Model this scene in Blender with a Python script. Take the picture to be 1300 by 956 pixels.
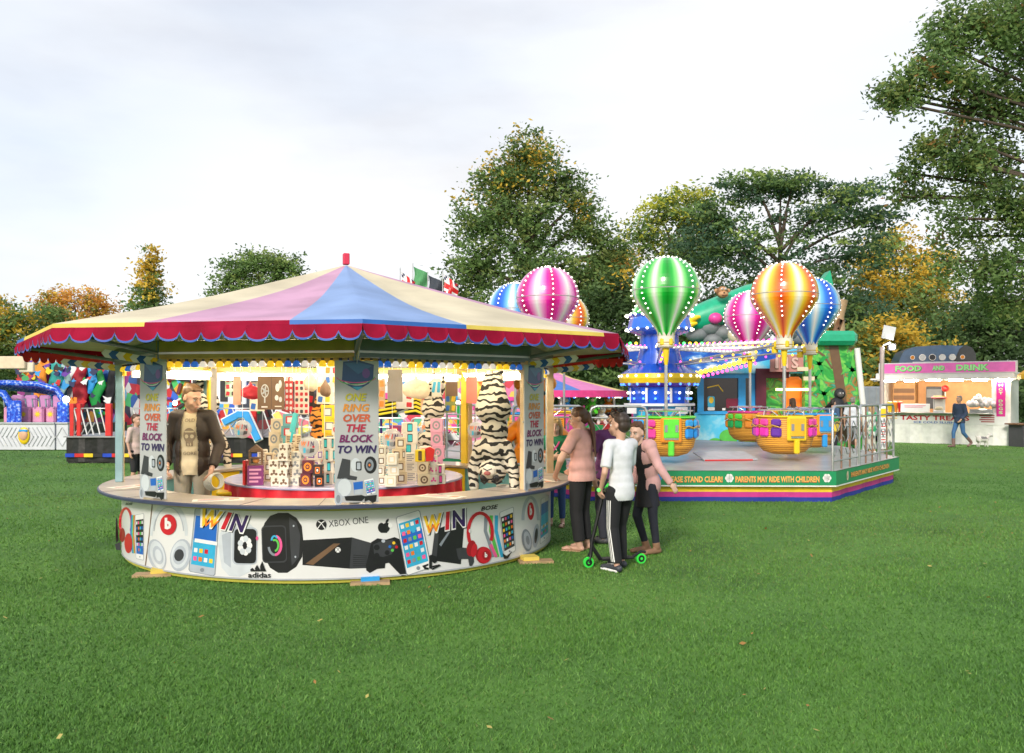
import bpy, bmesh, math, random
import numpy as np
from mathutils import Vector, Matrix, Euler
from mathutils.geometry import tessellate_polygon
random.seed(7); NR = np.random.default_rng(11)
SC = bpy.context.scene
for o in list(bpy.data.objects): bpy.data.objects.remove(o)
R = math.radians; pi = math.pi

# ---------------------------------------------------------------- camera, world, sun, exposure
EYE = 1.65; FPX = 1085.0; HOR = 503.0
cd = bpy.data.cameras.new('camera'); cam = bpy.data.objects.new('camera', cd); SC.collection.objects.link(cam)
cam.location = (0, 0, EYE); cam.rotation_euler = (R(90), 0, 0)
cd.sensor_width = 36; cd.lens = FPX/1300*36; cd.shift_y = 25/1300; cd.clip_end = 3000; cd.clip_start = .05
SC.camera = cam
SC.view_settings.view_transform = 'Standard'; SC.view_settings.look = 'None'
SC.view_settings.exposure = 1.0; SC.view_settings.gamma = 1; SC.view_settings.use_curve_mapping = False
SC.render.engine = 'CYCLES'; SC.cycles.use_denoising = True; SC.cycles.max_bounces = 6
SC.cycles.diffuse_bounces = 3; SC.cycles.glossy_bounces = 3; SC.cycles.transparent_max_bounces = 8
SC.cycles.sample_clamp_indirect = 4; SC.cycles.caustics_reflective = False; SC.cycles.caustics_refractive = False

SUN_EL, SUN_AZ = 28, 200     # azimuth: degrees clockwise from +Y, the side the sun is on
w = bpy.data.worlds.new('World'); SC.world = w; w.use_nodes = True
nt = w.node_tree; nt.nodes.clear()
def wn(t, **k):
    n = nt.nodes.new(t)
    for a, b in k.items(): setattr(n, a, b)
    return n
sky = wn('ShaderNodeTexSky', sky_type='NISHITA', sun_disc=False, sun_elevation=R(SUN_EL), sun_rotation=R(SUN_AZ))
sky.air_density = 1.0; sky.dust_density = 2.0
bgs = wn('ShaderNodeBackground'); bgs.inputs[1].default_value = .12
nt.links.new(sky.outputs[0], bgs.inputs[0])
tc = wn('ShaderNodeTexCoord'); mp = wn('ShaderNodeMapping'); mp.inputs['Scale'].default_value = (1.3, 1.3, 4.2)
mp.inputs['Rotation'].default_value = (0, R(12), 0)
nt.links.new(tc.outputs['Generated'], mp.inputs[0])
n1 = wn('ShaderNodeTexNoise'); n1.inputs['Scale'].default_value = 1.15; n1.inputs['Detail'].default_value = 7; n1.inputs['Roughness'].default_value = .52
nt.links.new(mp.outputs[0], n1.inputs['Vector'])
cr = wn('ShaderNodeValToRGB')
cr.color_ramp.elements[0].position = .36; cr.color_ramp.elements[0].color = (.395, .388, .40, 1)
cr.color_ramp.elements[1].position = .56; cr.color_ramp.elements[1].color = (.52, .525, .535, 1)
nt.links.new(n1.outputs[0], cr.inputs[0])
bgc = wn('ShaderNodeBackground'); bgc.inputs[1].default_value = 1.0
nt.links.new(cr.outputs[0], bgc.inputs[0])
n2 = wn('ShaderNodeTexNoise'); n2.inputs['Scale'].default_value = .9; n2.inputs['Detail'].default_value = 4
nt.links.new(mp.outputs[0], n2.inputs['Vector'])
cr2 = wn('ShaderNodeValToRGB'); cr2.color_ramp.elements[0].position = .3; cr2.color_ramp.elements[1].position = .6
cr2.color_ramp.elements[0].color = (.55,)*3+(1,); cr2.color_ramp.elements[1].color = (.97,)*3+(1,)
nt.links.new(n2.outputs[0], cr2.inputs[0])
mx = wn('ShaderNodeMixShader'); nt.links.new(cr2.outputs[0], mx.inputs[0]); nt.links.new(bgs.outputs[0], mx.inputs[1]); nt.links.new(bgc.outputs[0], mx.inputs[2])
wo = wn('ShaderNodeOutputWorld'); nt.links.new(mx.outputs[0], wo.inputs[0])
sl = bpy.data.lights.new('sun', 'SUN'); sl.energy = 1.5; sl.angle = R(10); sl.color = (1, .93, .82)
so = bpy.data.objects.new('sun', sl); SC.collection.objects.link(so)
az, el = R(SUN_AZ), R(SUN_EL)
so.rotation_euler = Vector((math.sin(az)*math.cos(el), math.cos(az)*math.cos(el), math.sin(el))).to_track_quat('Z', 'Y').to_euler()

# ---------------------------------------------------------------- materials
_M = {}
def mat(name, col=(.5, .5, .5), rough=.55, metal=0, emis=0, ecol=None, var=.12, vs=6, bump=.0, bs=60, trans=0, alpha=1, coat=0, spec=None):
    if name in _M: return _M[name]
    m = bpy.data.materials.new(name); m.use_nodes = True; t = m.node_tree; b = t.nodes['Principled BSDF']
    b.inputs['Roughness'].default_value = rough; b.inputs['Metallic'].default_value = metal
    if coat: b.inputs['Coat Weight'].default_value = coat; b.inputs['Coat Roughness'].default_value = .08
    if spec is not None: b.inputs['Specular IOR Level'].default_value = spec
    b.inputs['Alpha'].default_value = alpha
    if trans: b.inputs['Transmission Weight'].default_value = trans
    n = t.nodes.new('ShaderNodeTexNoise'); n.inputs['Scale'].default_value = vs; n.inputs['Detail'].default_value = 4
    c = t.nodes.new('ShaderNodeTexCoord'); t.links.new(c.outputs['Object'], n.inputs['Vector'])
    r = t.nodes.new('ShaderNodeValToRGB'); r.color_ramp.elements[0].position = .3; r.color_ramp.elements[1].position = .7
    r.color_ramp.elements[0].color = tuple(max(0, x*(1-var)) for x in col)+(1,)
    r.color_ramp.elements[1].color = tuple(min(1, x*(1+var*.7)) for x in col)+(1,)
    t.links.new(n.outputs[0], r.inputs[0]); t.links.new(r.outputs[0], b.inputs['Base Color'])
    if emis:
        b.inputs['Emission Color'].default_value = tuple(ecol or col)+(1,); b.inputs['Emission Strength'].default_value = emis
    if bump:
        n3 = t.nodes.new('ShaderNodeTexNoise'); n3.inputs['Scale'].default_value = bs; n3.inputs['Detail'].default_value = 3
        t.links.new(c.outputs['Object'], n3.inputs['Vector'])
        bp = t.nodes.new('ShaderNodeBump'); bp.inputs['Strength'].default_value = bump; bp.inputs['Distance'].default_value = .02
        t.links.new(n3.outputs[0], bp.inputs['Height']); t.links.new(bp.outputs[0], b.inputs['Normal'])
    _M[name] = m; return m
def ramp_mat(name, stops, kind='noise', scale=3, detail=4, dist=0, rough=.6, coords='Object', map_scale=(1, 1, 1), map_rot=(0, 0, 0), bump=0, emis=0, band='Z', interp='LINEAR', coat=0, trans_l=0):
    if name in _M: return _M[name]
    m = bpy.data.materials.new(name); m.use_nodes = True; t = m.node_tree; b = t.nodes['Principled BSDF']
    b.inputs['Roughness'].default_value = rough
    if coat: b.inputs['Coat Weight'].default_value = coat; b.inputs['Coat Roughness'].default_value = .06
    c = t.nodes.new('ShaderNodeTexCoord'); mpn = t.nodes.new('ShaderNodeMapping'); mpn.inputs['Scale'].default_value = map_scale
    mpn.inputs['Rotation'].default_value = map_rot
    t.links.new(c.outputs[coords], mpn.inputs[0])
    if kind == 'wave':
        n = t.nodes.new('ShaderNodeTexWave'); n.bands_direction = band; n.inputs['Distortion'].default_value = dist; n.inputs['Detail Scale'].default_value = 1.6
    elif kind == 'voronoi':
        n = t.nodes.new('ShaderNodeTexVoronoi')
    else:
        n = t.nodes.new('ShaderNodeTexNoise'); n.inputs['Detail'].default_value = detail
        if dist: n.inputs['Distortion'].default_value = dist
    n.inputs['Scale'].default_value = scale
    t.links.new(mpn.outputs[0], n.inputs['Vector'])
    r = t.nodes.new('ShaderNodeValToRGB'); r.color_ramp.interpolation = interp
    e = r.color_ramp.elements
    while len(e) < len(stops): e.new(.5)
    for k, (p, col) in enumerate(stops): e[k].position = p; e[k].color = tuple(col)+(1,)
    src = n.outputs['Color'] if kind == 'voronoi' else n.outputs[0]
    if kind == 'voronoi':
        s = t.nodes.new('ShaderNodeSeparateColor'); t.links.new(src, s.inputs[0]); src = s.outputs[0]
    t.links.new(src, r.inputs[0]); t.links.new(r.outputs[0], b.inputs['Base Color'])
    if emis:
        t.links.new(r.outputs[0], b.inputs['Emission Color']); b.inputs['Emission Strength'].default_value = emis
    if bump:
        bp = t.nodes.new('ShaderNodeBump'); bp.inputs['Strength'].default_value = bump; bp.inputs['Distance'].default_value = .02
        t.links.new(n.outputs[0] if kind != 'voronoi' else n.outputs[0], bp.inputs['Height']); t.links.new(bp.outputs[0], b.inputs['Normal'])
    _M[name] = m; return m

# ---------------------------------------------------------------- mesh builder
def rotz(a): return Matrix.Rotation(a, 3, 'Z')
def frame_to(d):
    d = Vector(d).normalized(); return d.to_track_quat('Z', 'Y').to_matrix()
class MB:
    def __init__(s): s.v = []; s.f = []; s.m = []; s.s = []; s.mats = []; s.T = None
    def mi(s, m):
        if m not in s.mats: s.mats.append(m)
        return s.mats.index(m)
    def add(s, vs, fs, m, smooth=False):
        b = len(s.v); k = s.mi(m)
        for p in vs:
            p = Vector(p)
            if s.T is not None: p = s.T @ p
            s.v.append(p[:])
        for q in fs: s.f.append([b+i for i in q]); s.m.append(k); s.s.append(smooth)
        return s
    def box(s, c, d, m, rot=None, bev=0.0):
        hx, hy, hz = d[0]/2, d[1]/2, d[2]/2; c = Vector(c)
        if rot is None: M3 = Matrix.Identity(3)
        elif isinstance(rot, (int, float)): M3 = rotz(rot)
        else: M3 = rot
        if bev <= 0:
            vs = [(x*hx, y*hy, z*hz) for z in (-1, 1) for x, y in ((-1, -1), (1, -1), (1, 1), (-1, 1))]
            fs = [(3, 2, 1, 0), (4, 5, 6, 7), (0, 1, 5, 4), (1, 2, 6, 5), (2, 3, 7, 6), (3, 0, 4, 7)]
        else:
            b = min(bev, hx*.9, hy*.9, hz*.9); h = (hx, hy, hz); vs = []; idx = {}
            for ax in range(3):
                for sx in (-1, 1):
                    for sy in (-1, 1):
                        for sz in (-1, 1):
                            sg = (sx, sy, sz); idx[(ax, sg)] = len(vs)
                            vs.append(tuple(sg[i]*(h[i] if i == ax else h[i]-b) for i in range(3)))
            fs = []
            for ax in range(3):
                o1, o2 = [i for i in range(3) if i != ax]
                for sg in (-1, 1):
                    q = []
                    for a, c2 in ((-1, -1), (1, -1), (1, 1), (-1, 1)):
                        t = [0, 0, 0]; t[ax] = sg; t[o1] = a; t[o2] = c2; q.append(idx[(ax, tuple(t))])
                    fs.append(q)
            for ax in range(3):
                o1, o2 = [i for i in range(3) if i != ax]
                for a in (-1, 1):
                    for c2 in (-1, 1):
                        q = []
                        for e, face in ((-1, o1), (1, o1), (1, o2), (-1, o2)):
                            t = [0, 0, 0]; t[ax] = e; t[o1] = a; t[o2] = c2; q.append(idx[(face, tuple(t))])
                        fs.append(q)
            for sx in (-1, 1):
                for sy in (-1, 1):
                    for sz in (-1, 1): fs.append([idx[(ax, (sx, sy, sz))] for ax in range(3)])
        s.add([c + M3 @ Vector(p) for p in vs], fs, m); return s
    def cyl(s, p0, p1, r0, m, r1=None, seg=12, caps=True, smooth=True):
        p0, p1 = Vector(p0), Vector(p1); r1 = r0 if r1 is None else r1
        F = frame_to(p1-p0); vs = []
        for p, r in ((p0, r0), (p1, r1)):
            for i in range(seg):
                a = 2*pi*i/seg; vs.append(p + F @ Vector((r*math.cos(a), r*math.sin(a), 0)))
        s.add(vs, [(i, (i+1) % seg, seg+(i+1) % seg, seg+i) for i in range(seg)], m, smooth)
        if caps:
            s.add(vs[:seg], [tuple(range(seg))[::-1]], m); s.add(vs[seg:], [tuple(range(seg))], m)
        return s
    def tube(s, pts, r, m, seg=8):
        pts = [Vector(p) for p in pts]; vs = []; n = len(pts); up = None
        for i, p in enumerate(pts):
            d = (pts[min(i+1, n-1)]-pts[max(i-1, 0)])
            F = frame_to(d)
            if up is not None:
                x = up - d.normalized()*up.dot(d.normalized())
                if x.length > 1e-6:
                    x.normalize(); y = d.normalized().cross(x); F = Matrix((x, y, d.normalized())).transposed()
            up = F.col[0].copy()
            rr = r[i] if isinstance(r, (list, tuple)) else r
            for k in range(seg):
                a = 2*pi*k/seg; vs.append(p + F @ Vector((rr*math.cos(a), rr*math.sin(a), 0)))
        fs = [(i*seg+k, i*seg+(k+1) % seg, (i+1)*seg+(k+1) % seg, (i+1)*seg+k) for i in range(n-1) for k in range(seg)]
        s.add(vs, fs, m, True); s.add(vs[:seg], [tuple(range(seg))[::-1]], m); s.add(vs[-seg:], [tuple(range(seg))], m); return s
    def lathe(s, prof, m, c=(0, 0, 0), seg=32, smooth=True, a0=0, a1=2*pi, squash=1, rot=0):
        c = Vector(c); full = abs(a1-a0-2*pi) < 1e-6; na = seg if full else seg+1; vs = []
        for (r, z) in prof:
            for i in range(na):
                a = a0+(a1-a0)*i/seg+rot; vs.append(c+Vector((r*math.sin(a), -r*math.cos(a)*squash, z)))
        for j in range(len(prof)-1):
            mm = m[j] if isinstance(m, list) else m
            q = [(i, (i+1) % na, na+(i+1) % na, na+i) for i in range(seg)]
            s.add(vs[j*na:(j+2)*na], q, mm, smooth)
        return s
    def ball(s, c, r, m, seg=12, rings=8, sc=(1, 1, 1), M3=None):
        c = Vector(c); vs = [Vector((0, 0, -1))]
        for j in range(1, rings):
            t = pi*j/rings-pi/2
            for i in range(seg):
                a = 2*pi*i/seg; vs.append(Vector((math.cos(t)*math.cos(a), math.cos(t)*math.sin(a), math.sin(t))))
        vs.append(Vector((0, 0, 1))); L = len(vs)-1
        out = []
        for p in vs:
            q = Vector((p.x*r*sc[0], p.y*r*sc[1], p.z*r*sc[2]))
            if M3 is not None: q = M3 @ q
            out.append(c+q)
        fs = [(0, 1+(i+1) % seg, 1+i) for i in range(seg)]
        fs += [(1+j*seg+i, 1+j*seg+(i+1) % seg, 1+(j+1)*seg+(i+1) % seg, 1+(j+1)*seg+i) for j in range(rings-2) for i in range(seg)]
        fs += [(L, 1+(rings-2)*seg+i, 1+(rings-2)*seg+(i+1) % seg) for i in range(seg)]
        s.add(out, fs, m, True); return s
    def prism(s, pts, th, m, M4=None, mside=None):
        n = len(pts); M4 = M4 or Matrix.Identity(4)
        tri = tessellate_polygon([[Vector((p[0], p[1], 0)) for p in pts]])
        top = [M4 @ Vector((p[0], p[1], th/2)) for p in pts]; bot = [M4 @ Vector((p[0], p[1], -th/2)) for p in pts]
        s.add(top, tri, m); s.add(bot, [t[::-1] for t in tri], m)
        s.add(bot+top, [(i, (i+1) % n, n+(i+1) % n, n+i) for i in range(n)], mside or m); return s
    def build(s, name, parent=None, loc=None, rz=0):
        me = bpy.data.meshes.new(name); me.from_pydata(s.v, [], s.f)
        for m in s.mats: me.materials.append(m)
        me.polygons.foreach_set('material_index', s.m); me.polygons.foreach_set('use_smooth', s.s)
        bm = bmesh.new(); bm.from_mesh(me); bmesh.ops.recalc_face_normals(bm, faces=bm.faces); bm.to_mesh(me); bm.free()
        me.update(); o = bpy.data.objects.new(name, me); SC.collection.objects.link(o)
        if parent is not None: o.parent = parent
        if loc is not None: o.location = loc
        o.rotation_euler.z = rz; return o
def thing(name, label, cat, loc=(0, 0, 0), rz=0, group=None):
    o = bpy.data.objects.new(name, None); SC.collection.objects.link(o); o.location = loc; o.rotation_euler.z = rz; o.empty_display_size = .2
    return tag(o, label, cat, group)
def tag(o, label, cat, group=None, kind=None):
    if label: o['label'] = label
    if cat: o['category'] = cat
    if group: o['group'] = group
    if kind: o['kind'] = kind
    return o
def copy_tree(o, parent=None, top=True):
    c = o.copy(); SC.collection.objects.link(c)
    if parent is not None: c.parent = parent
    for ch in [x for x in o.children]: copy_tree(ch, c, False)
    return c
def copy_part(o, parent, loc=None, rz=None):
    c = o.copy(); SC.collection.objects.link(c); c.parent = parent
    if loc is not None: c.location = loc
    if rz is not None: c.rotation_euler.z = rz
    for ch in list(o.children): copy_part(ch, c)
    return c

# ---------------------------------------------------------------- 2D artwork that is laid on a surface
_txt = {}
def text_mesh(s, bold=0, shear=0, space=1):
    k = (s, bold, shear, space)
    if k not in _txt:
        cu = bpy.data.curves.new('t', 'FONT'); cu.body = s; cu.offset = bold; cu.shear = shear; cu.space_character = space; cu.resolution_u = 2
        cu.align_x = 'CENTER'; cu.align_y = 'CENTER'
        ob = bpy.data.objects.new('t', cu); me = bpy.data.meshes.new_from_object(ob)
        _txt[k] = ([(v.co.x, v.co.y) for v in me.vertices], [tuple(p.vertices) for p in me.polygons])
        bpy.data.objects.remove(ob); bpy.data.meshes.remove(me); bpy.data.curves.remove(cu)
    return _txt[k]
class Art:
    """flat polygons in a drawing frame (x right, y as the frame says), layer L gives the height above the surface"""
    def __init__(s, tr=None): s.it = []; s.tr = tr or (lambda x, y: (x, y))
    def raw(s, vs, fs, m, L): s.it.append(([s.tr(*p) for p in vs], fs, m, L))
    def poly(s, pts, m, L=1): s.raw(pts, tessellate_polygon([[Vector((p[0], p[1], 0)) for p in pts]]), m, L)
    def rect(s, x0, y0, x1, y1, m, L=1): s.raw([(x0, y0), (x1, y0), (x1, y1), (x0, y1)], [(0, 1, 2, 3)], m, L)
    def rrect(s, cx, cy, w, h, r, m, L=1, rot=0):
        pts = []
        for qx, qy, a0 in ((1, 1, 0), (-1, 1, 90), (-1, -1, 180), (1, -1, 270)):
            for k in range(4):
                a = R(a0+k*30); pts.append((qx*(w/2-r)+r*math.cos(a), qy*(h/2-r)+r*math.sin(a)))
        c, sn = math.cos(R(rot)), math.sin(R(rot))
        pts = [(cx+x*c-y*sn, cy+x*sn+y*c) for x, y in pts]; s.raw(pts, [tuple(range(len(pts)))], m, L)
    def ell(s, cx, cy, rx, ry, m, L=1, rot=0, n=20):
        c, sn = math.cos(R(rot)), math.sin(R(rot)); pts = []
        for k in range(n):
            a = 2*pi*k/n; x, y = rx*math.cos(a), ry*math.sin(a); pts.append((cx+x*c-y*sn, cy+x*sn+y*c))
        s.raw(pts, [tuple(range(n))], m, L)
    def line(s, pts, wd, m, L=1):
        n = len(pts); l = []; r = []
        for i in range(n):
            ax, ay = pts[max(i-1, 0)]; bx, by = pts[min(i+1, n-1)]
            dx, dy = bx-ax, by-ay; q = math.hypot(dx, dy) or 1; ww = wd[i] if isinstance(wd, (list, tuple)) else wd
            nx, ny = -dy/q*ww/2, dx/q*ww/2
            l.append((pts[i][0]+nx, pts[i][1]+ny)); r.append((pts[i][0]-nx, pts[i][1]-ny))
        s.raw(l+r, [(i, i+1, n+i+1, n+i) for i in range(n-1)], m, L)
    def arc(s, cx, cy, rx, ry, a0, a1, wd, m, L=1, n=16, rot=0):
        c, sn = math.cos(R(rot)), math.sin(R(rot)); p = []
        for k in range(n+1):
            a = R(a0+(a1-a0)*k/n); x, y = rx*math.cos(a), ry*math.sin(a); p.append((cx+x*c-y*sn, cy+x*sn+y*c))
        s.line(p, wd, m, L)
    def text(s, t, cx, cy, h, m, L=1, w=None, bold=.0, shear=0, rot=0, up=-1, space=1):
        """h: cap height, w: full width; up=-1 when y runs downwards in the drawing frame"""
        vs, fs = text_mesh(t, bold, shear, space)
        x0 = min(v[0] for v in vs); x1 = max(v[0] for v in vs); y0 = min(v[1] for v in vs); y1 = max(v[1] for v in vs)
        ky = h/(y1-y0); kx = ky if w is None else w/(x1-x0); c, sn = math.cos(R(rot)), math.sin(R(rot)); o = []
        for x, y in vs:
            x = (x-(x0+x1)/2)*kx; y = (y-(y0+y1)/2)*ky*up; o.append((cx+x*c-y*sn, cy+x*sn+y*c))
        s.raw(o, fs, m, L)
    def emit(s, mb, fn, cuts=None, step=.0011):
        for vs, fs, m, L in s.it:
            if cuts:
                bm = bmesh.new(); bv = [bm.verts.new((x, y, 0)) for x, y in vs]
                for q in fs:
                    try: bm.faces.new([bv[i] for i in q])
                    except ValueError: pass
                x0 = min(v[0] for v in vs); x1 = max(v[0] for v in vs)
                for cx in cuts:
                    if x0 < cx < x1: bmesh.ops.bisect_plane(bm, geom=bm.verts[:]+bm.edges[:]+bm.faces[:], plane_co=(cx, 0, 0), plane_no=(1, 0, 0))
                bm.verts.index_update()
                vs2 = [(v.co.x, v.co.y) for v in bm.verts]; fs2 = [[v.index for v in f.verts] for f in bm.faces]; bm.free()
            else: vs2, fs2 = vs, fs
            mb.add([fn(x, y, L*step) for x, y in vs2], fs2, m)

# palette
WHITE = mat('white_paint', (.8, .8, .8), .45, var=.05); OFFW = mat('off_white', (.62, .61, .58), .5, var=.08)
BLACK = mat('black_plastic', (.012, .012, .015), .4, var=.3); DGREY = mat('dark_grey', (.06, .06, .07), .5); GREY = mat('mid_grey', (.25, .26, .28), .5)
LGREY = mat('light_grey', (.45, .47, .5), .5); STEEL = mat('galvanised_steel', (.55, .56, .57), .3, .85, var=.1); CHROME = mat('polished_steel', (.72, .73, .75), .18, .9)
RED = mat('red_paint', (.62, .02, .02), .35); DRED = mat('maroon', (.12, .01, .015), .5); ORANGE = mat('orange_paint', (.85, .28, .02), .35)
YEL = mat('yellow_paint', (.85, .6, .02), .35); BLUE = mat('blue_paint', (.01, .06, .5), .3); SKYB = mat('sky_blue', (.03, .33, .75), .35)
TEAL = mat('teal_paint', (.12, .36, .42), .5); GREEN = mat('green_paint', (.01, .32, .06), .35); LGREEN = mat('lime_green', (.12, .7, .05), .35)
PINK = mat('pink_paint', (.75, .06, .34), .35); LPINK = mat('light_pink', (.75, .35, .5), .5); PURP = mat('purple_paint', (.13, .03, .35), .4)
WOOD = mat('bare_wood', (.45, .3, .16), .6, var=.25, vs=14); GOLD = mat('gold', (.7, .42, .08), .3, .4); BROWN = mat('brown', (.16, .075, .035), .6)
NAVY = mat('navy', (.012, .02, .09), .5); CREAM = mat('cream', (.72, .64, .45), .6, var=.06)
LBLUE = mat('pale_blue', (.2, .42, .75), .5); CYAN = mat('cyan', (.04, .5, .6), .4); TAN = mat('tan', (.45, .3, .18), .6)
BULBW = mat('lit_white_bulb', (1, .95, .85), .3, emis=2.2, ecol=(1, .93, .8)); BULBY = mat('lit_yellow_bulb', (1, .6, .05), .3, emis=1.6, ecol=(1, .55, .03))
BULBP = mat('lit_pink_bulb', (1, .1, .45), .3, emis=1.6, ecol=(1, .06, .4)); BULBG = mat('lit_green_bulb', (.1, 1, .2), .3, emis=1.6, ecol=(.05, 1, .15))
BULBB = mat('lit_blue_bulb', (.1, .2, 1), .3, emis=1.8, ecol=(.05, .2, 1)); TUBE = mat('lit_tube', (1, .95, .85), .3, emis=30, ecol=(1, .88, .68))

# ================================================================ SETTING
gm = ramp_mat('mown_turf', [(.25, (.036, .105, .012)), (.45, (.062, .165, .022)), (.62, (.084, .205, .028)), (.8, (.09, .19, .04))], scale=.8, detail=10, rough=.9, coords='Object', bump=.5)
g = MB(); g.add([(-300, -60, 0), (300, -60, 0), (300, 500, 0), (-300, 500, 0)], [(0, 1, 2, 3)], gm)
tag(g.build('ground'), None, None, kind='structure')

def fast_mesh(name, V, F, mi, mats, smooth=False, parent=None):
    me = bpy.data.meshes.new(name); k = F.shape[1]
    me.vertices.add(len(V)); me.vertices.foreach_set('co', V.astype(np.float32).ravel())
    me.loops.add(F.size); me.loops.foreach_set('vertex_index', F.astype(np.int32).ravel())
    me.polygons.add(len(F)); me.polygons.foreach_set('loop_start', (np.arange(len(F))*k).astype(np.int32))
    me.polygons.foreach_set('loop_total', np.full(len(F), k, np.int32))
    me.polygons.foreach_set('material_index', mi.astype(np.int32))
    for m in mats: me.materials.append(m)
    me.update(calc_edges=True); o = bpy.data.objects.new(name, me); SC.collection.objects.link(o)
    if parent is not None: o.parent = parent
    return o
def grass(n=560000):
    y = 3.4*np.exp(NR.random(n)*math.log(30/3.4)); x = (NR.random(n)*2-1)*(y*.66+.6)
    # patchy: keep fewer where a soft random field is low
    fld = np.sin(x*1.7+np.sin(y*1.1)*2)+np.sin(y*2.3+x*.7)+np.sin(x*4.1-y*3.3)*.7
    keep = NR.random(n) < .78+.08*fld; x, y = x[keep], y[keep]; fld = fld[keep]; n = len(x)
    h = (.012+.014*NR.random(n))*(1+.08*fld); a = NR.random(n)*2*pi; wd = (.0016+.0016*NR.random(n))*(1+y*.11)
    lx = NR.normal(0, .012, n); ly = NR.normal(0, .012, n)
    V = np.empty((n, 3, 3)); V[:, 0] = np.c_[x-np.cos(a)*wd, y-np.sin(a)*wd, np.zeros(n)]; V[:, 1] = np.c_[x+np.cos(a)*wd, y+np.sin(a)*wd, np.zeros(n)]
    V[:, 2] = np.c_[x+lx, y+ly, h]
    q_ = np.sin(x*.55+np.sin(y*.4)*1.6)+np.sin(y*.8-x*.3+1)+NR.normal(0, 1.1, n); mi = np.digitize(q_, [-1.0, .7, 2.4])
    o = fast_mesh('grass', V.reshape(-1, 3), np.arange(3*n).reshape(-1, 3), mi,
        [mat('grass_dark', (.052, .150, .022), .7), mat('grass_mid', (.080, .208, .028), .65), mat('grass_light', (.112, .25, .036), .6), mat('grass_dry', (.13, .19, .05), .8)])
    tag(o, 'short mown green grass of the park field', 'grass', kind='stuff')
grass()
def fallen_leaves(n=300):
    y = 4+22*NR.random(n)**1.1; x = (NR.random(n)*2-1)*(y*.62+.5); a = NR.random(n)*2*pi; s = .012+.014*NR.random(n)
    c = np.c_[x, y, .028+.012*NR.random(n)]; u = np.c_[np.cos(a), np.sin(a), NR.normal(0, .3, n)]*s[:, None]; v = np.c_[-np.sin(a), np.cos(a), NR.normal(0, .3, n)]*s[:, None]*.6
    V = np.stack([c-u, c-v, c+u, c+v], 1).reshape(-1, 3)
    o = fast_mesh('fallen_leaves', V, np.arange(4*n).reshape(-1, 4), NR.choice(2, n), [mat('dead_leaf', (.3, .16, .04), .7), mat('yellow_leaf', (.42, .36, .1), .7)])
    tag(o, 'scattered small yellow and brown fallen leaves on the grass', 'leaves', kind='stuff')
fallen_leaves()

# ---------------------------------------------------------------- trees
def leafm(n, c): 
    m = mat(n, c, .6, var=.35, vs=.6)
    b = m.node_tree.nodes['Principled BSDF']; b.inputs['Specular IOR Level'].default_value = .25
    t = m.node_tree; tr = t.nodes.new('ShaderNodeBsdfTranslucent'); mx_ = t.nodes.new('ShaderNodeMixShader'); mx_.inputs[0].default_value = .38
    src = b.inputs['Base Color'].links[0].from_socket; t.links.new(src, tr.inputs[0]); t.links.new(b.outputs[0], mx_.inputs[1]); t.links.new(tr.outputs[0], mx_.inputs[2])
    t.links.new(mx_.outputs[0], [n for n in t.nodes if n.type == 'OUTPUT_MATERIAL'][0].inputs[0])
    return m
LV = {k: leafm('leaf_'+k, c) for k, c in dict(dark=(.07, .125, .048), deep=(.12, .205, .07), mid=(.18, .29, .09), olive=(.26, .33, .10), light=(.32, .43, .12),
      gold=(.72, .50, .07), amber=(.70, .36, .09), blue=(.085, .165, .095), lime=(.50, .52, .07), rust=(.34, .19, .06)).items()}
BARK = mat('bark', (.07, .05, .035), .85, var=.35, vs=3, bump=.6, bs=12)
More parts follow.
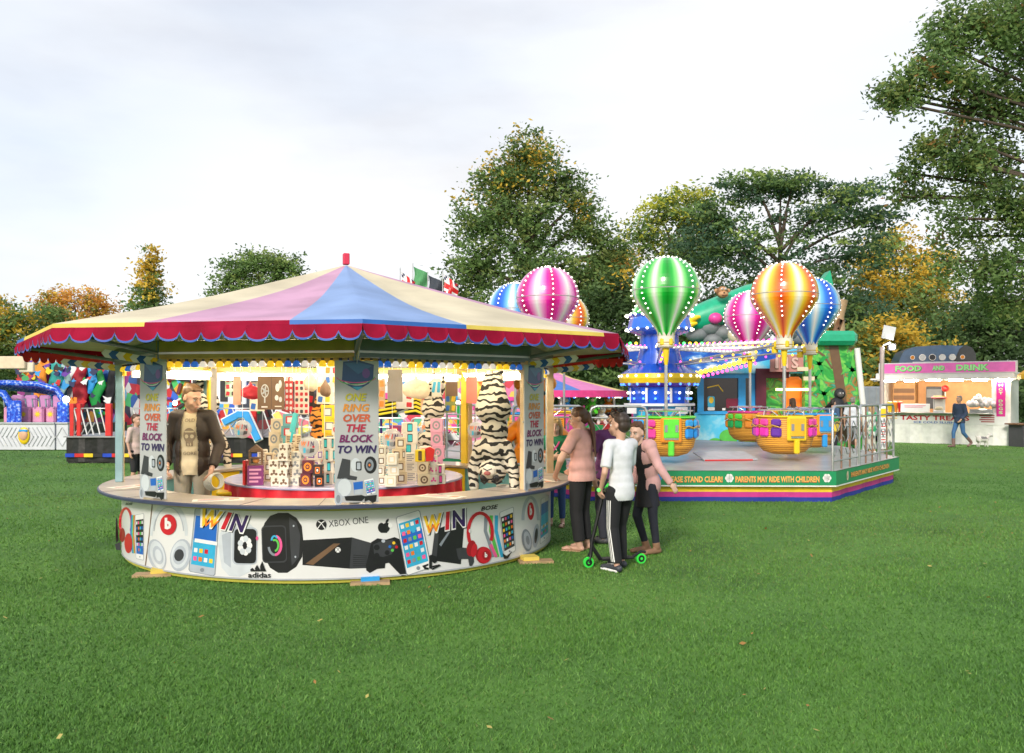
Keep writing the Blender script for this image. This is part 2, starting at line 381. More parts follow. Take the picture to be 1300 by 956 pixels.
def tree(name, label, cat, loc, trunk_h, tr, lobes, leaf=.2, per=46, clump=.62, pal=(('deep', .5), ('mid', .35), ('olive', .15)), top=None, flat=.6, lean=0, bough=.5, group='trees round the field', inner=.5, thick=1.0):
    root = thing(name, label, cat, loc, 0, group); C = []; W = []
    for (dx, dy, dz, rx, rz, n) in lobes:
        d = NR.normal(size=(n, 3)); d /= np.linalg.norm(d, axis=1)[:, None]; r = NR.random(n)**inner
        C.append(np.c_[dx+d[:, 0]*r*rx, dy+d[:, 1]*r*rx, dz+d[:, 2]*r*rz])
    C = np.concatenate(C); C[:, 2] = np.maximum(C[:, 2], .7); N = len(C)
    cs = clump*(.55+.75*NR.random(N)); names = [p[0] for p in pal]; wts = np.array([p[1] for p in pal]); wts = wts/wts.sum()
    cm = NR.choice(len(pal), N, p=wts)
    if top:                                   # leaf colour more common above a height; gold mixes autumn with painted low sun
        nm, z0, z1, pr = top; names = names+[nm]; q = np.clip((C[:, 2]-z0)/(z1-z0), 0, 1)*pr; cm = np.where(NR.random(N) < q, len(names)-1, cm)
    M = N*per; ci = np.repeat(np.arange(N), per)
    P = C[ci]+NR.normal(size=(M, 3))*cs[ci][:, None]*np.array([.62, .62, .62*flat])
    P[:, 2] -= .10*np.abs(NR.normal(size=M))*cs[ci]
    a = NR.random(M)*2*pi; tl = NR.normal(0, .55, M); s = leaf*(.6+.7*NR.random(M))*.5
    u = np.c_[np.cos(a)*np.cos(tl), np.sin(a)*np.cos(tl), np.sin(tl)]; z = NR.normal(size=(M, 3)); v = np.cross(u, z); v /= np.linalg.norm(v, axis=1)[:, None]+1e-9
    u *= s[:, None]; v *= (s*.52)[:, None]
    V = np.stack([P-u, P+v*.9-u*.1, P+u, P-v*.9-u*.1], 1).reshape(-1, 3); F = np.arange(4*M).reshape(-1, 4)
    fast_mesh('crown', V, F, cm[ci], [LV[k] for k in names], parent=root)
    t = MB(); tp = Vector((lean, 0, trunk_h)); pts = [Vector((lean*(k/5)**2, .12*math.sin(k*1.3), trunk_h*k/5)) for k in range(6)]
    t.tube(pts, [tr*(1.35 if k == 0 else 1-.11*k) for k in range(6)], BARK, 9)
    zmax = C[:, 2].max(); t.tube([tp, Vector((lean*1.1, .1, (trunk_h+zmax)/2)), Vector((lean, 0, zmax*.94))], [tr*.5, tr*.3, tr*.07], BARK, 7)
    for (dx, dy, dz, rx, rz, n) in lobes:
        st = Vector((lean*.8, 0, min(trunk_h*.9, dz-.5) if dz < trunk_h+2 else min(dz-1.2, trunk_h+(dz-trunk_h)*bough))); en = Vector((dx, dy, dz))
        md = (st+en)/2+Vector((0, 0, .25)); t.tube([st, md, en], [tr*.34*thick, tr*.22*thick, tr*.07], BARK, 6)
    for k in NR.choice(N, min(N, 70), replace=False):
        c = Vector(C[k]); b = min(lobes, key=lambda l: (Vector(l[:3])-c).length); s0 = Vector(b[:3])*.55+c*.12+Vector((lean, 0, trunk_h))*.33
        s0 = Vector(b[:3]).lerp(c, .15); t.tube([s0, (s0+c)/2+Vector((0, 0, .12)), c], [tr*.1*thick, tr*.07*thick, tr*.025], BARK, 5)
    t.build('trunk', root); return root

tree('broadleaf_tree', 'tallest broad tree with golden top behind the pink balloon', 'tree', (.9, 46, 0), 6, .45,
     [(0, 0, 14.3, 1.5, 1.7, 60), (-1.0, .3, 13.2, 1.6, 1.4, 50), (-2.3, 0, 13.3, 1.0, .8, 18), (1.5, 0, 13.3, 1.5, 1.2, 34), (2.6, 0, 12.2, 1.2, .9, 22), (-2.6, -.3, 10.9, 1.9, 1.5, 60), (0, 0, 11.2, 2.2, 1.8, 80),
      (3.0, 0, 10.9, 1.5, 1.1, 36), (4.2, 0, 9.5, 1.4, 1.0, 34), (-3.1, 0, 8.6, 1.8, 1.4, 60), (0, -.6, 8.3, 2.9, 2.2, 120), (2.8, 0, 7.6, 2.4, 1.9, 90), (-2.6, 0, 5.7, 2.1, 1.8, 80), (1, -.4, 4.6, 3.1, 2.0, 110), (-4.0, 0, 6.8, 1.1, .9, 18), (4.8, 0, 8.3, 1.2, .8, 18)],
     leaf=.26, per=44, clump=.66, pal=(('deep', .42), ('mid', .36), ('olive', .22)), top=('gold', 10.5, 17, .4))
tree('maple_tree', 'yellow maple glowing between the two tall trees', 'tree', (5.9, 52, 0), 4.5, .25,
     [(-.6, 0, 9.4, 1.5, 1.0, 34), (.8, 0, 9.9, 1.4, 1.2, 30), (0, 0, 8, 2.0, 1.2, 60), (1.6, 0, 7.4, 1.4, 1.2, 30), (-1.6, -.5, 7.2, 1.2, 1.1, 26)], leaf=.26, per=36, clump=.6, pal=(('gold', .5), ('amber', .3), ('olive', .2)))
tree('dark_tree', 'dark bushy tree between the pink and green balloons', 'tree', (5.6, 44, 0), 2.5, .3,
     [(0, 0, 6.6, 2.4, 1.5, 90), (-1.2, 0, 4.2, 2.6, 1.8, 100), (1.5, 0, 4.2, 2.6, 2.0, 100), (0, 0, 2.2, 3.4, 1.5, 110)], leaf=.26, per=44, clump=.62, pal=(('dark', .4), ('deep', .45), ('mid', .15)), top=('gold', 4, 9, .12))
tree('acacia_tree', 'tall tree with yellow lit top behind the green balloon', 'tree', (9.4, 48, 0), 5.5, .35,
     [(-1.2, 0, 12.1, 1.2, 1.1, 26), (.4, 0, 12.4, 1.5, 1.0, 34), (1.6, 0, 11.3, 1.6, 1.2, 40), (-2.1, 0, 10.6, 1.3, 1.1, 28), (0, 0, 9.6, 2.6, 1.6, 90), (-.6, 0, 7.2, 2.9, 1.8, 110), (0, 0, 4.6, 3.2, 2.0, 120)],
     leaf=.26, per=40, clump=.6, pal=(('deep', .45), ('mid', .35), ('olive', .2)), top=('lime', 8.5, 12.5, .75))  # lime leaves up high imitate sunlight on the crown
tree('locust_tree', 'wide green layered tree behind the orange balloon', 'tree', (13.2, 42, 0), 6.0, .32,
     [(-3.2, 0, 10.4, 1.8, .9, 46), (-1.2, 0, 11.9, 2.0, .8, 52), (.6, 0, 12.1, 1.7, .7, 34), (3.3, 0, 11.6, 1.9, .7, 42), (4.7, 0, 10.4, 1.5, .6, 28), (1.6, 0, 10.4, 2.0, .9, 46), (-2.2, 0, 8.9, 3.2, 1.1, 84), (3.6, 0, 8.7, 2.2, .9, 44), (0, 0, 7.3, 4.2, 1.2, 100), (-2.5, 0, 5.4, 3.2, 1.6, 110), (3.2, 0, 5.6, 2.6, 1.3, 80), (0, 0, 3.4, 4.6, 1.6, 130)],
     leaf=.24, per=42, clump=.66, pal=(('blue', .5), ('deep', .28), ('mid', .22)), top=('light', 8, 14, .22), flat=.32)
tree('beech_tree', 'golden beech behind the floodlight pole', 'tree', (22.5, 50, 0), 4, .35,
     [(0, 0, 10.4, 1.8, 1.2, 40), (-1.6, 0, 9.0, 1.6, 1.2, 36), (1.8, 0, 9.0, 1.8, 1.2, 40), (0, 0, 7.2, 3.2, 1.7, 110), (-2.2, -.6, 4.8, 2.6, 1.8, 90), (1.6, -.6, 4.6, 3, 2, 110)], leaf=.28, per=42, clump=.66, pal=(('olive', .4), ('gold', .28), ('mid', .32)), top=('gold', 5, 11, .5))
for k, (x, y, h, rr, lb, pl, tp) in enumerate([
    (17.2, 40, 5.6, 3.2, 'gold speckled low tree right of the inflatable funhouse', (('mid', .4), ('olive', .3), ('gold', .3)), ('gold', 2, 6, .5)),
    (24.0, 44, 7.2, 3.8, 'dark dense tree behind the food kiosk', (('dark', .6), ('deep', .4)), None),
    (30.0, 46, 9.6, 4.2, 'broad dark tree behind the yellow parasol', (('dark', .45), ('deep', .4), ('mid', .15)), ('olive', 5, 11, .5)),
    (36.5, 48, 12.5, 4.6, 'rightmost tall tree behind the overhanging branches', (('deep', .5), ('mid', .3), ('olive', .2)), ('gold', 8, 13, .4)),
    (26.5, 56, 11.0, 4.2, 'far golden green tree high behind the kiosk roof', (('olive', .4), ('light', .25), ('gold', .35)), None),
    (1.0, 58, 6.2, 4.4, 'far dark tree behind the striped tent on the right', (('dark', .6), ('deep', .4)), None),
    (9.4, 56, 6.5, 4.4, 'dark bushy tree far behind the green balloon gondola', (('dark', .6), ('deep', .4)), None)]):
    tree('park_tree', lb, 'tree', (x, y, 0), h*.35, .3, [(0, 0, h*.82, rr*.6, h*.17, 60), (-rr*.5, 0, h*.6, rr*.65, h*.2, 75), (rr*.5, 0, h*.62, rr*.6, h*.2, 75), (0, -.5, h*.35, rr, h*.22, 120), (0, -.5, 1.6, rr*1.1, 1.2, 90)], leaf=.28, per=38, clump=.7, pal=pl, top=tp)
# the near tree on the right: its trunk stands outside the picture, its boughs hang in
OV = [(1130, 120, 26, 12, 40), (1152, 112, 30, 16, 60), (1176, 104, 30, 20, 60), (1158, 88, 20, 10, 26), (1141, 146, 9, 8, 9), (1196, 62, 30, 24, 70), (1214, 26, 32, 26, 80), (1250, 48, 44, 40, 130), (1292, 28, 46, 50, 150), (1212, 112, 34, 18, 60), (1252, 132, 40, 24, 90), (1290, 112, 40, 44, 120),
      (1182, 192, 28, 14, 50), (1164, 214, 16, 14, 26), (1158, 243, 10, 14, 14), (1206, 172, 34, 14, 50), (1222, 208, 40, 22, 90), (1272, 196, 44, 40, 130), (1192, 240, 24, 13, 34), (1252, 258, 44, 24, 90), (1196, 282, 20, 9, 18), (1232, 296, 40, 13, 46), (1288, 282, 40, 34, 110), (1270, 335, 44, 24, 80), (1232, 352, 36, 16, 46), (1294, 380, 40, 34, 90), (1206, 330, 22, 10, 18), (1340, 100, 60, 90, 160), (1350, 260, 60, 80, 130)]
tree('overhanging_tree', 'large near tree whose boughs hang in from the right', 'tree', (16.8, 23, 0), 7, .5,
     [((px-650)/47.2-16.8, NR.normal(0, .5), EYE+(503-py)/47.2, rx/47.2, ry/47.2, int(n*.62)) for px, py, rx, ry, n in OV],
     leaf=.15, per=27, clump=.31, pal=(('deep', .4), ('mid', .42), ('olive', .18)), top=('rust', 5.5, 12.5, .08), flat=.95, bough=.3, thick=.4, inner=.42)
# left skyline
cone = [(0, 0, z, .35+(11.6-z)*.34, .5, int(6+(11.6-z)*4.5)) for z in np.arange(3.2, 11.6, .62)]
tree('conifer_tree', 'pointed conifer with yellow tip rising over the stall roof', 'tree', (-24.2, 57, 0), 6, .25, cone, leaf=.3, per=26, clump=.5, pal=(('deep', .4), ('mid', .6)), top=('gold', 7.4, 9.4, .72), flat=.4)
tree('birch_tree', 'wispy orange birch left of the conifer', 'tree', (-31.2, 61, 0), 5, .2, [(-2.0, 0, 8.2, 1.0, .8, 22), (-.7, 0, 8.6, 1.3, .8, 36), (1.0, 0, 8.5, 1.2, .8, 32), (2.2, 0, 7.9, 1.0, .8, 24), (0, 0, 7.0, 2.7, 1.0, 70), (0, 0, 5.2, 2.6, 1.4, 60)],
     leaf=.26, per=26, clump=.52, pal=(('amber', .6), ('gold', .3), ('olive', .1)), flat=.8)
tree('lime_tree', 'yellow green tree at the left edge of the field', 'tree', (-31.0, 51, 0), 3, .3, [(-.8, 0, 6.9, 1.9, .9, 60), (1.4, 0, 6.2, 1.4, .8, 36), (0, 0, 5.0, 2.8, 1.2, 110), (.5, 0, 3.2, 3, 1.4, 110)], leaf=.26, per=40, clump=.6, pal=(('mid', .4), ('olive', .3), ('deep', .3)), top=('gold', 4.4, 7.5, .7))
tree('hawthorn_tree', 'small dull green tree between lime and birch', 'tree', (-30.2, 56, 0), 3, .2, [(0, 0, 6.8, 1.3, 1.0, 50), (.6, 0, 5.2, 2.0, 1.4, 80), (0, 0, 3.4, 2.6, 1.4, 90)], leaf=.26, per=40, clump=.55, pal=(('mid', .5), ('olive', .4), ('amber', .1)))
tree('oak_tree', 'round green tree behind the left slope of the stall roof', 'tree', (-17.2, 58, 0), 5, .3, [(0, 0, 10.5, 1.8, 1.2, 60), (-1.8, 0, 10.0, 1.4, 1.0, 40), (1.8, 0, 10.4, 1.4, 1.1, 44), (-1.9, 0, 8.4, 1.5, 1.1, 44), (0, 0, 8.4, 2.4, 1.4, 80), (2.1, 0, 8.6, 1.4, 1.2, 46), (0, 0, 5.5, 2.6, 2.0, 90)],
     leaf=.26, per=40, clump=.58, pal=(('deep', .35), ('mid', .5), ('olive', .15)), top=('light', 7, 12, .3))
def hedge():
    M = 60000; x = NR.random(M)*96-50; h = 3.4+1.2*np.sin(x*.31)+.8*np.sin(x*.83+1)+.4*np.sin(x*2.1); y = 63+NR.normal(0, .8, M)+.7*np.sin(x*.9); z = h*NR.random(M)**.8
    P = np.c_[x, y, z]; u = NR.normal(size=(M, 3))*.16; v = NR.normal(size=(M, 3))*.1
    o = fast_mesh('hedge', np.stack([P-u, P+v, P+u, P-v], 1).reshape(-1, 3), np.arange(4*M).reshape(-1, 4), NR.choice(3, M, p=[.5, .35, .15]), [LV['dark'], LV['deep'], LV['mid']])
    tag(o, 'dense dark belt of shrubs closing the far side of the field', 'shrubbery', kind='stuff')
hedge()

# ================================================================ RING TOSS STALL
SX, SY, PH = -1.90, 9.79, R(13.035)
RP, RE, RC, RI, HC = 2.41, 3.41, 2.566, 2.03, .723
def sp(r, k, z=0, off=0):
    a = PH+R(45)*k+off; return Vector((r*math.sin(a), -r*math.cos(a), z))
stall = thing('game_stall', 'octagonal ring toss game stall with a striped canvas roof', 'game stall', (SX, SY, 0))
CB = mat('canvas_blue', (.23, .35, .62), .75, var=.16, vs=1.8, bump=.6, bs=3); CC = mat('canvas_cream', (.62, .56, .41), .8, var=.2, vs=1.6, bump=.6, bs=3)
CP = mat('canvas_pink', (.50, .29, .43), .8, var=.22, vs=1.6, bump=.6, bs=3); CY = mat('canvas_yellow', (.72, .55, .10), .7); CBD = mat('canvas_deep_blue', (.02, .12, .45), .6)
CR = mat('canvas_crimson', (.29, .006, .034), .8, var=.25, vs=5, bump=.25, bs=9, spec=.12); CRD = mat('scallop_red', (.62, .015, .02), .6)
def eave(u, r=RE, z=2.235):
    k = math.floor(u); t = u-k; return sp(r, k, z).lerp(sp(r, k+1, z), t)
bounds = [(-1.75, 'b'), (-.69, 'y'), (-.224, 'p'), (.356, 'b'), (.93, 'y'), (1.5, 'p'), (2.06, 'b'), (2.62, 'y'), (3.2, 'p'), (3.8, 'b'), (4.4, 'y'), (5.1, 'p'), (5.7, 'b'), (6.25, 'y')]
# bounds[i] = (end of stripe, its colour); stripes before -1.75 are blue
cols = {'b': CB, 'y': CC, 'p': CP}; hem = {'b': CBD, 'y': CY, 'p': CR}
def stripe(u):
    for e, c in bounds:
        if u < e: return c
    return 'b'
us = sorted(set([round(-2.3+8*k/96, 5) for k in range(97)]+[e for e, c in bounds if -2.3 < e < 5.7]+list(map(float, range(-2, 6)))))
roof = MB(); NS = 10
def roofpt(u, s):
    e = eave(u); ap = Vector((0, 0, 3.153)); p = ap.lerp(e, s); fr = u-math.floor(u); mid = 1-abs(2*fr-1)
    p.z -= math.sin(pi*s)*(.035+.06*mid)+.012*math.sin(u*9+s*6)*s*(1-s)*3; p.z += .02*math.sin(pi*min(1, s*1.0))*0
    return p
for a, b in zip(us[:-1], us[1:]):
    if b-a < 1e-4: continue
    c = cols[stripe((a+b)/2)]
    for j in range(NS):
        s0, s1 = .012+(1-.012)*j/NS, .012+(1-.012)*(j+1)/NS
        roof.add([roofpt(a, s0), roofpt(b, s0), roofpt(b, s1), roofpt(a, s1)], [(0, 1, 2, 3)], c, True)
    h = hem[stripe((a+b)/2)]; p, q = roofpt(a, 1), roofpt(b, 1); d = Vector((0, 0, .034)); o_ = p*0
    n_ = ((p+q)/2).normalized(); n_.z = 0
    roof.add([p, q, q-d+n_*.008, p-d+n_*.008], [(0, 1, 2, 3)], h)
o = roof.build('canvas_roof', stall)
bm = bmesh.new(); bm.from_mesh(o.data); bmesh.ops.remove_doubles(bm, verts=bm.verts, dist=.0008); bmesh.ops.recalc_face_normals(bm, faces=bm.faces); bm.to_mesh(o.data); bm.free()
v = MB()
per = 14
for k in range(8):
    n_ = (sp(1, k+.5)).normalized()
    for i in range(per):
        S = 8; top = []; bot = []; tr = []
        for j in range(S+1):
            x = j/S; u = k+(i+x)/per; e = eave(u, RE+.006, 2.203)
            dp = .050+.062*math.sqrt(max(0, 1-(2*x-1)**2))+.006*math.sin(i*2.1+k)
            w_ = n_*(.012*math.sin(i*1.7+x*2)+.012*math.sin((i+x)*.9+k)) 
            top.append(e); bot.append(e-Vector((0, 0, dp))+w_+n_*.018); tr.append(e-Vector((0, 0, dp+.016))+w_+n_*.021)
        for j in range(S):
            v.add([top[j], top[j+1], bot[j+1], bot[j]], [(0, 1, 2, 3)], CR, True)
            v.add([bot[j]+n_*.002, bot[j+1]+n_*.002, tr[j+1], tr[j]], [(0, 1, 2, 3)], mat('trim_blue', (.03, .09, .42), .5))
v.build('scalloped_valance', stall)
v = MB()
for k in (2, 3, 4, 5):
    n_ = sp(1, k+.5).normalized()
    for i in range(20):
        P = [eave(k+(i+j/8)/20, RE-.05, 2.12) for j in range(9)]
        Q = [p-Vector((0, 0, .05+.06*math.sqrt(max(0, 1-(2*j/8-1)**2)))) for j, p in enumerate(P)]
        for j in range(8): v.add([P[j], P[j+1], Q[j+1], Q[j]], [(0, 1, 2, 3)], CRD, True)
v.build('inner_scallops', stall)
f = MB(); f.box((0, 0, 3.22), (.07, .07, .13), mat('finial_red', (.6, .03, .08), .6), rot=.4, bev=.008); f.build('finial', stall)
# lining seen from below, ring beam, rafters
ln = MB(); LIN = mat('roof_lining', (.42, .40, .30), .8, var=.2, vs=2)
for k in range(8):
    a, b, c, d = sp(RE-.03, k, 2.19), sp(RE-.03, k+1, 2.19), sp(RP-.1, k+1, 2.15), sp(RP-.1, k, 2.15)
    ln.add([a, b, c, d], [(0, 1, 2, 3)], LIN); ln.add([d, c, Vector((0, 0, 2.62))], [(0, 1, 2)], mat('inner_lining', (.62, .55, .36), .8))
ln.build('roof_lining', stall)
rb = MB(); BEAM = mat('beam_grey', (.16, .2, .24), .4, .3); BY = mat('beam_yellow', (.45, .33, .08), .5, var=.2)
for k in range(8):
    a, b = sp(RP+.02, k, 2.045), sp(RP+.02, k+1, 2.045); d = b-a; ang = math.atan2(d.y, d.x)
    rb.box((a+b)/2+Vector((0, 0, .022)), (d.length+.05, .05, .165), BEAM if k not in (-1, 7) else BY, rot=ang, bev=.006)
    rb.box((a+b)/2*.975, (d.length*.97, .02, .1), BY, rot=ang)
    rb.box((a+b)/2*1.012-Vector((0, 0, .032)), (d.length, .012, .02), STEEL, rot=ang)
rb.build('ring_beam', stall)
for k in range(8):
    r_ = MB(); a, b = sp(RP+.05, k, 2.04), sp(RE-.06, k, 2.165); r_.tube([a, b], .022, BEAM, 6); r_.tube([sp(RP-.1, k, 2.15), Vector((0, 0, 2.60))], .02, STEEL, 6)
    r_.build('rafter', stall)
    # blue / yellow chevron strip along the outrigger
    r_ = MB(); a, b = sp(RP+.02, k, 1.99), sp(RP+.55, k, 2.05); d = (b-a)/8
    for j in range(8):
        mm = [YEL, WHITE, CBD, WHITE][j % 4]; p = a+d*j; r_.add([p, p+d, p+d*1.5-Vector((0, 0, .035)), p+d-Vector((0, 0, .07)), p-Vector((0, 0, .07)), p+d*.5-Vector((0, 0, .035))], [(0, 1, 2, 3, 4, 5)], mm)
    r_.build('chevron_strip', stall)
PB = mat('post_blue', (.22, .36, .42), .45, var=.15, vs=5); PW = mat('post_wood', (.62, .45, .26), .6, var=.15, vs=8); PY = mat('post_yellow', (.75, .5, .03), .5)
for k in range(8):
    a = PH+R(45)*k; p = MB(); c = sp(RP, k, (HC+2.0)/2)
    p.box(c, (.06, .075, 2.0-HC-.002), PB, rot=a, bev=.006)
    p.box(c+Vector((-math.cos(a), -math.sin(a), 0))*.046, (.028, .08, 2.0-HC-.004), PW, rot=a)
    if k in (3, 5): p.box(c+Vector((-math.sin(a), math.cos(a), 0))*.062, (.085, .04, 2.0-HC-.006), PY, rot=a)
    else: p.box(c+Vector((-math.sin(a), math.cos(a), 0))*.052+Vector((0, 0, .57)), (.085, .03, .12), PY, rot=a)
    p.build('post', stall)
# white fascia boards and lamps inside
fb = MB()
for k in range(8):
    a, b = sp(RP-.09, k, 1.905), sp(RP-.09, k+1, 1.905); d = b-a; ang = math.atan2(d.y, d.x)
    if k in (2, 3, 4, 5): fb.box((a+b)/2, (d.length*.93, .015, .10), mat('fascia_white', (.8, .78, .7), .5), rot=ang)
fb.build('fascia_board', stall)
for k in (7, 0, 1, 2, 3, 4, 5, 6):
    a, b = sp(RP-(.17 if k in (2, 3, 4, 5) else .14), k, 1.925 if k in (2, 3, 4, 5) else 2.03), sp(RP-(.17 if k in (2, 3, 4, 5) else .14), k+1, 1.925 if k in (2, 3, 4, 5) else 2.03); t = MB(); m_ = (a+b)/2; d = (b-a)
    t.cyl(m_-d*.42, m_+d*.42, .019, TUBE, seg=8); t.box(m_+Vector((0, 0, .035)), (d.length*.88, .05, .025), WHITE, rot=math.atan2(d.y, d.x)); t.build('fluorescent_tube', stall)
for k in range(4):
    a, b = sp(.75, k*2+.5, 2.3), sp(.75, k*2+2.5, 2.3); t = MB(); m_ = (a+b)/2; d = b-a
    t.cyl(m_-d*.4, m_+d*.4, .019, TUBE, seg=8); t.build('fluorescent_tube', stall)
def bulb(m):
    b = MB(); b.cyl((0, 0, 0), (0, 0, -.022), .014, DGREY, seg=8); b.lathe([(.014, -.02), (.026, -.03), (.036, -.058), (.030, -.074), (.0, -.076)], m, seg=10); return b
BM = [mat('bulb_yellow', (.9, .62, .02), .25, coat=.5, emis=.35, ecol=(1, .6, .03)), mat('bulb_blue', (.03, .17, .65), .25, coat=.5, emis=.15, ecol=(.05, .25, 1)), mat('bulb_clear', (.75, .68, .6), .2, coat=.5, emis=.3, ecol=(1, .9, .8))]
protos = []
for k in (-1, 0, 1, 2, 6):
    n_ = 22 if k in (-1, 0) else 18 if k == 1 else 14
    for i in range(n_):
        t = (i+.8)/(n_+.6); p = sp(RP-.02, k, 1.985).lerp(sp(RP-.02, k+1, 1.985), t); ci = (i//2) % 3
        if len(protos) <= ci: o = bulb(BM[ci]).build('light_bulb', stall); protos.append(o); o.location = p
        else: copy_part(protos[ci], stall, p)
# counter, skirts
cn = MB(); CT = mat('counter_top', (.42, .36, .30), .35, var=.18, vs=3, coat=.25)
cn.lathe([(RI, HC-.03), (RI, HC), (RC-.012, HC)], CT, seg=96, smooth=False); cn.lathe([(RC-.012, HC+.001), (RC, HC-.008), (RC, HC-.028), (RC-.015, HC-.035)], mat('edge_trim', (.04, .05, .10), .4), seg=96)
cn.lathe([(RC-.015, HC-.034), (RI, HC-.031)], mat('ply', (.4, .3, .15), .7), seg=96, smooth=False)
cn.build('counter', stall)
s_ = MB()
for k in range(8):
    for off in (-.16, .5):
        a = PH+R(45)*(k+off); c, sn = math.cos(a), math.sin(a)
        s_.box(((RC+RI)/2*sn, -(RC+RI)/2*c, HC+.001), (.005, RC-RI-.03, .002), DGREY, rot=a)
        s_.build('counter_joint', stall); s_ = MB()
RS = 2.34
SKW = mat('banner_vinyl', (.70, .70, .70), .32, var=.05, vs=2.5, coat=.2)
yb = MB(); yb.lathe([(RS-.02, .012), (RS-.02, .05)], mat('frame_lime', (.45, .42, .05), .6), seg=80); yb.lathe([(RS+.01, HC-.075), (RS+.01, HC-.04)], mat('frame_lime', (.45, .42, .05), .6), seg=80)
yb.build('base_frame', stall)
iw = MB(); 
for k in range(8):
    a0 = PH+R(45)*k; iw.lathe([(RI+.04, .02), (RI+.04, HC-.04)], TEAL, seg=10, a0=a0+R(6), a1=a0+R(39), smooth=True); iw.lathe([(RI+.035, .02), (RI+.035, HC-.04)], YEL if k % 2 else CY, seg=4, a0=a0-R(6), a1=a0+R(6))
iw.build('inner_panels', stall)
for (px, py, m_) in ((195, 731, CY), (680, 714, CY), (470, 741, SKYB)):
    Y = EYE*FPX/(py-HOR); X = (px-650)*Y/FPX; l = Vector((X-SX, Y-SY, 0)); ft = MB(); ft.box(l*.97+Vector((0, 0, .03)), (.16, .16, .06), m_, rot=.3)
    ft.box(l+Vector((0, 0, .012)), (.34, .15, .024), WOOD, rot=.15); ft.build('levelling_block', stall)

def cyl_map(rad, sx=SX, sy=SY):
    def fn(x, y, h):
        r = rad+h; dx, dz = (x-650)/FPX, (HOR-y)/FPX          # intersect the sight line of a measured point with the drum
        A = dx*dx+1; B = -2*(dx*sx+sy); C = sx*sx+sy*sy-r*r; D = max(0, B*B-4*A*C); t = (-B-math.sqrt(D))/(2*A)
        return Vector((t*dx-sx, t-sy, EYE+t*dz))
    return fn
a6 = Art(lambda X, Y: (120+X/4.333, 610+Y/4.333)); a7 = Art(lambda X, Y: (400+X/4.0625, 610+Y/4.0625))
P = dict(k=mat('print_black', (.015, .015, .018), .3), d=mat('print_charcoal', (.045, .047, .055), .3), g=mat('print_grey', (.22, .25, .29), .35), l=mat('print_silver', (.42, .46, .52), .35), w=mat('print_white', (.78, .78, .78), .35),
     r=mat('print_red', (.55, .015, .03), .3), b=mat('print_blue', (.02, .13, .5), .3), c=mat('print_cyan', (.04, .38, .62), .3), y=mat('print_yellow', (.85, .55, .03), .35), o=mat('print_orange', (.8, .2, .02), .35), n=mat('print_navy', (.03, .01, .09), .35),
     p=mat('print_pink', (.8, .1, .3), .35), e=mat('print_green', (.1, .5, .08), .35), m=mat('print_maroon', (.22, .015, .05), .35), t=mat('print_brown', (.16, .09, .05), .35), pl=mat('print_pale', (.58, .62, .66), .35), dr=mat('print_dark_red', (.35, .01, .02), .3))
def phones(a, cx, cy, s, col, cold, badge=True):
    a.arc(cx, cy, 92*s, 150*s, 175, 365, [14*s+14*s*math.sin(pi*k/16) for k in range(17)], P[col], 1)
    a.arc(cx, cy, 78*s, 136*s, 185, 355, 5*s, P[cold], 2)
    for sx_, rx, rot in ((-1, 46, -14), (1, 54, 12)):
        x, y = cx+sx_*62*s, cy+115*s
        a.ell(x, y, rx*s, 86*s, P[cold], 2, rot); a.ell(x-4*s*sx_, y-3*s, (rx-9)*s, 74*s, P[col], 3, rot); a.ell(x-6*s*sx_, y, (rx-20)*s, 50*s, P[cold], 4, rot); a.ell(x-8*s*sx_, y, (rx-29)*s, 32*s, P[col if sx_ < 0 else 'd'], 5, rot)
def handset(a, q, scr, cols, rows=5, lay=1, body='w'):
    def ip(u, v): 
        x = (q[0][0]*(1-u)+q[1][0]*u)*(1-v)+(q[3][0]*(1-u)+q[2][0]*u)*v; y = (q[0][1]*(1-u)+q[1][1]*u)*(1-v)+(q[3][1]*(1-u)+q[2][1]*u)*v; return x, y
    def qd(u0, v0, u1, v1, m_, L): a.poly([ip(u0, v0), ip(u1, v0), ip(u1, v1), ip(u0, v1)], m_, L)
    a.poly([ip(.06, 0), ip(.94, 0), ip(1, .03), ip(1, .97), ip(.94, 1), ip(.06, 1), ip(0, .97), ip(0, .03)], P['g'], lay)
    a.poly([ip(.08, .008), ip(.92, .008), ip(.97, .035), ip(.97, .965), ip(.92, .992), ip(.08, .992), ip(.03, .965), ip(.03, .035)], P[body], lay+1)
    for k, c in enumerate(scr): qd(.07, .12+.76*k/len(scr), .93, .12+.76*(k+1)/len(scr), P[c], lay+2)
    for i in range(rows):
        for j in range(4):
            u = .13+.2*j; vv = .155+.72*i/rows
            if rows < 4: vv = .62+.13*i
            qd(u, vv, u+.13, vv+.065, P[cols[(i*3+j*2) % len(cols)]], lay+3)
    x, y = ip(.5, .94); x2, _ = ip(.58, .94); a.ell(x, y, abs(x2-x), abs(x2-x), P['g'], lay+3, n=10)
def win(a, cx, cy, w_, hh_, rot):
    h_ = hh_
    for i, (ch, c) in enumerate((('W', 'y'), ('I', 'r'), ('N', 'n'))):
        x = cx+(-.30+.33*i+(.03 if i == 1 else 0))*w_*math.cos(R(rot)); y = cy+(-.32+.33*i)*w_*math.sin(R(rot)); ww = w_*(.50 if ch == 'W' else .22 if ch == 'I' else .42); h_ = hh_
        a.text(ch, x+6, y+5, h_*1.12, P['k'], 6, ww*1.12, .05, .25, rot); a.text(ch, x, y, h_*1.16, P['w'], 7, ww*1.2, .07, .25, rot); a.text(ch, x, y, h_, P[c], 8, ww, .035, .25, rot)
        if ch == 'W': a.text(ch, x, y+h_*.27, h_*.42, P['o'], 9, ww*.7, .02, .25, rot)
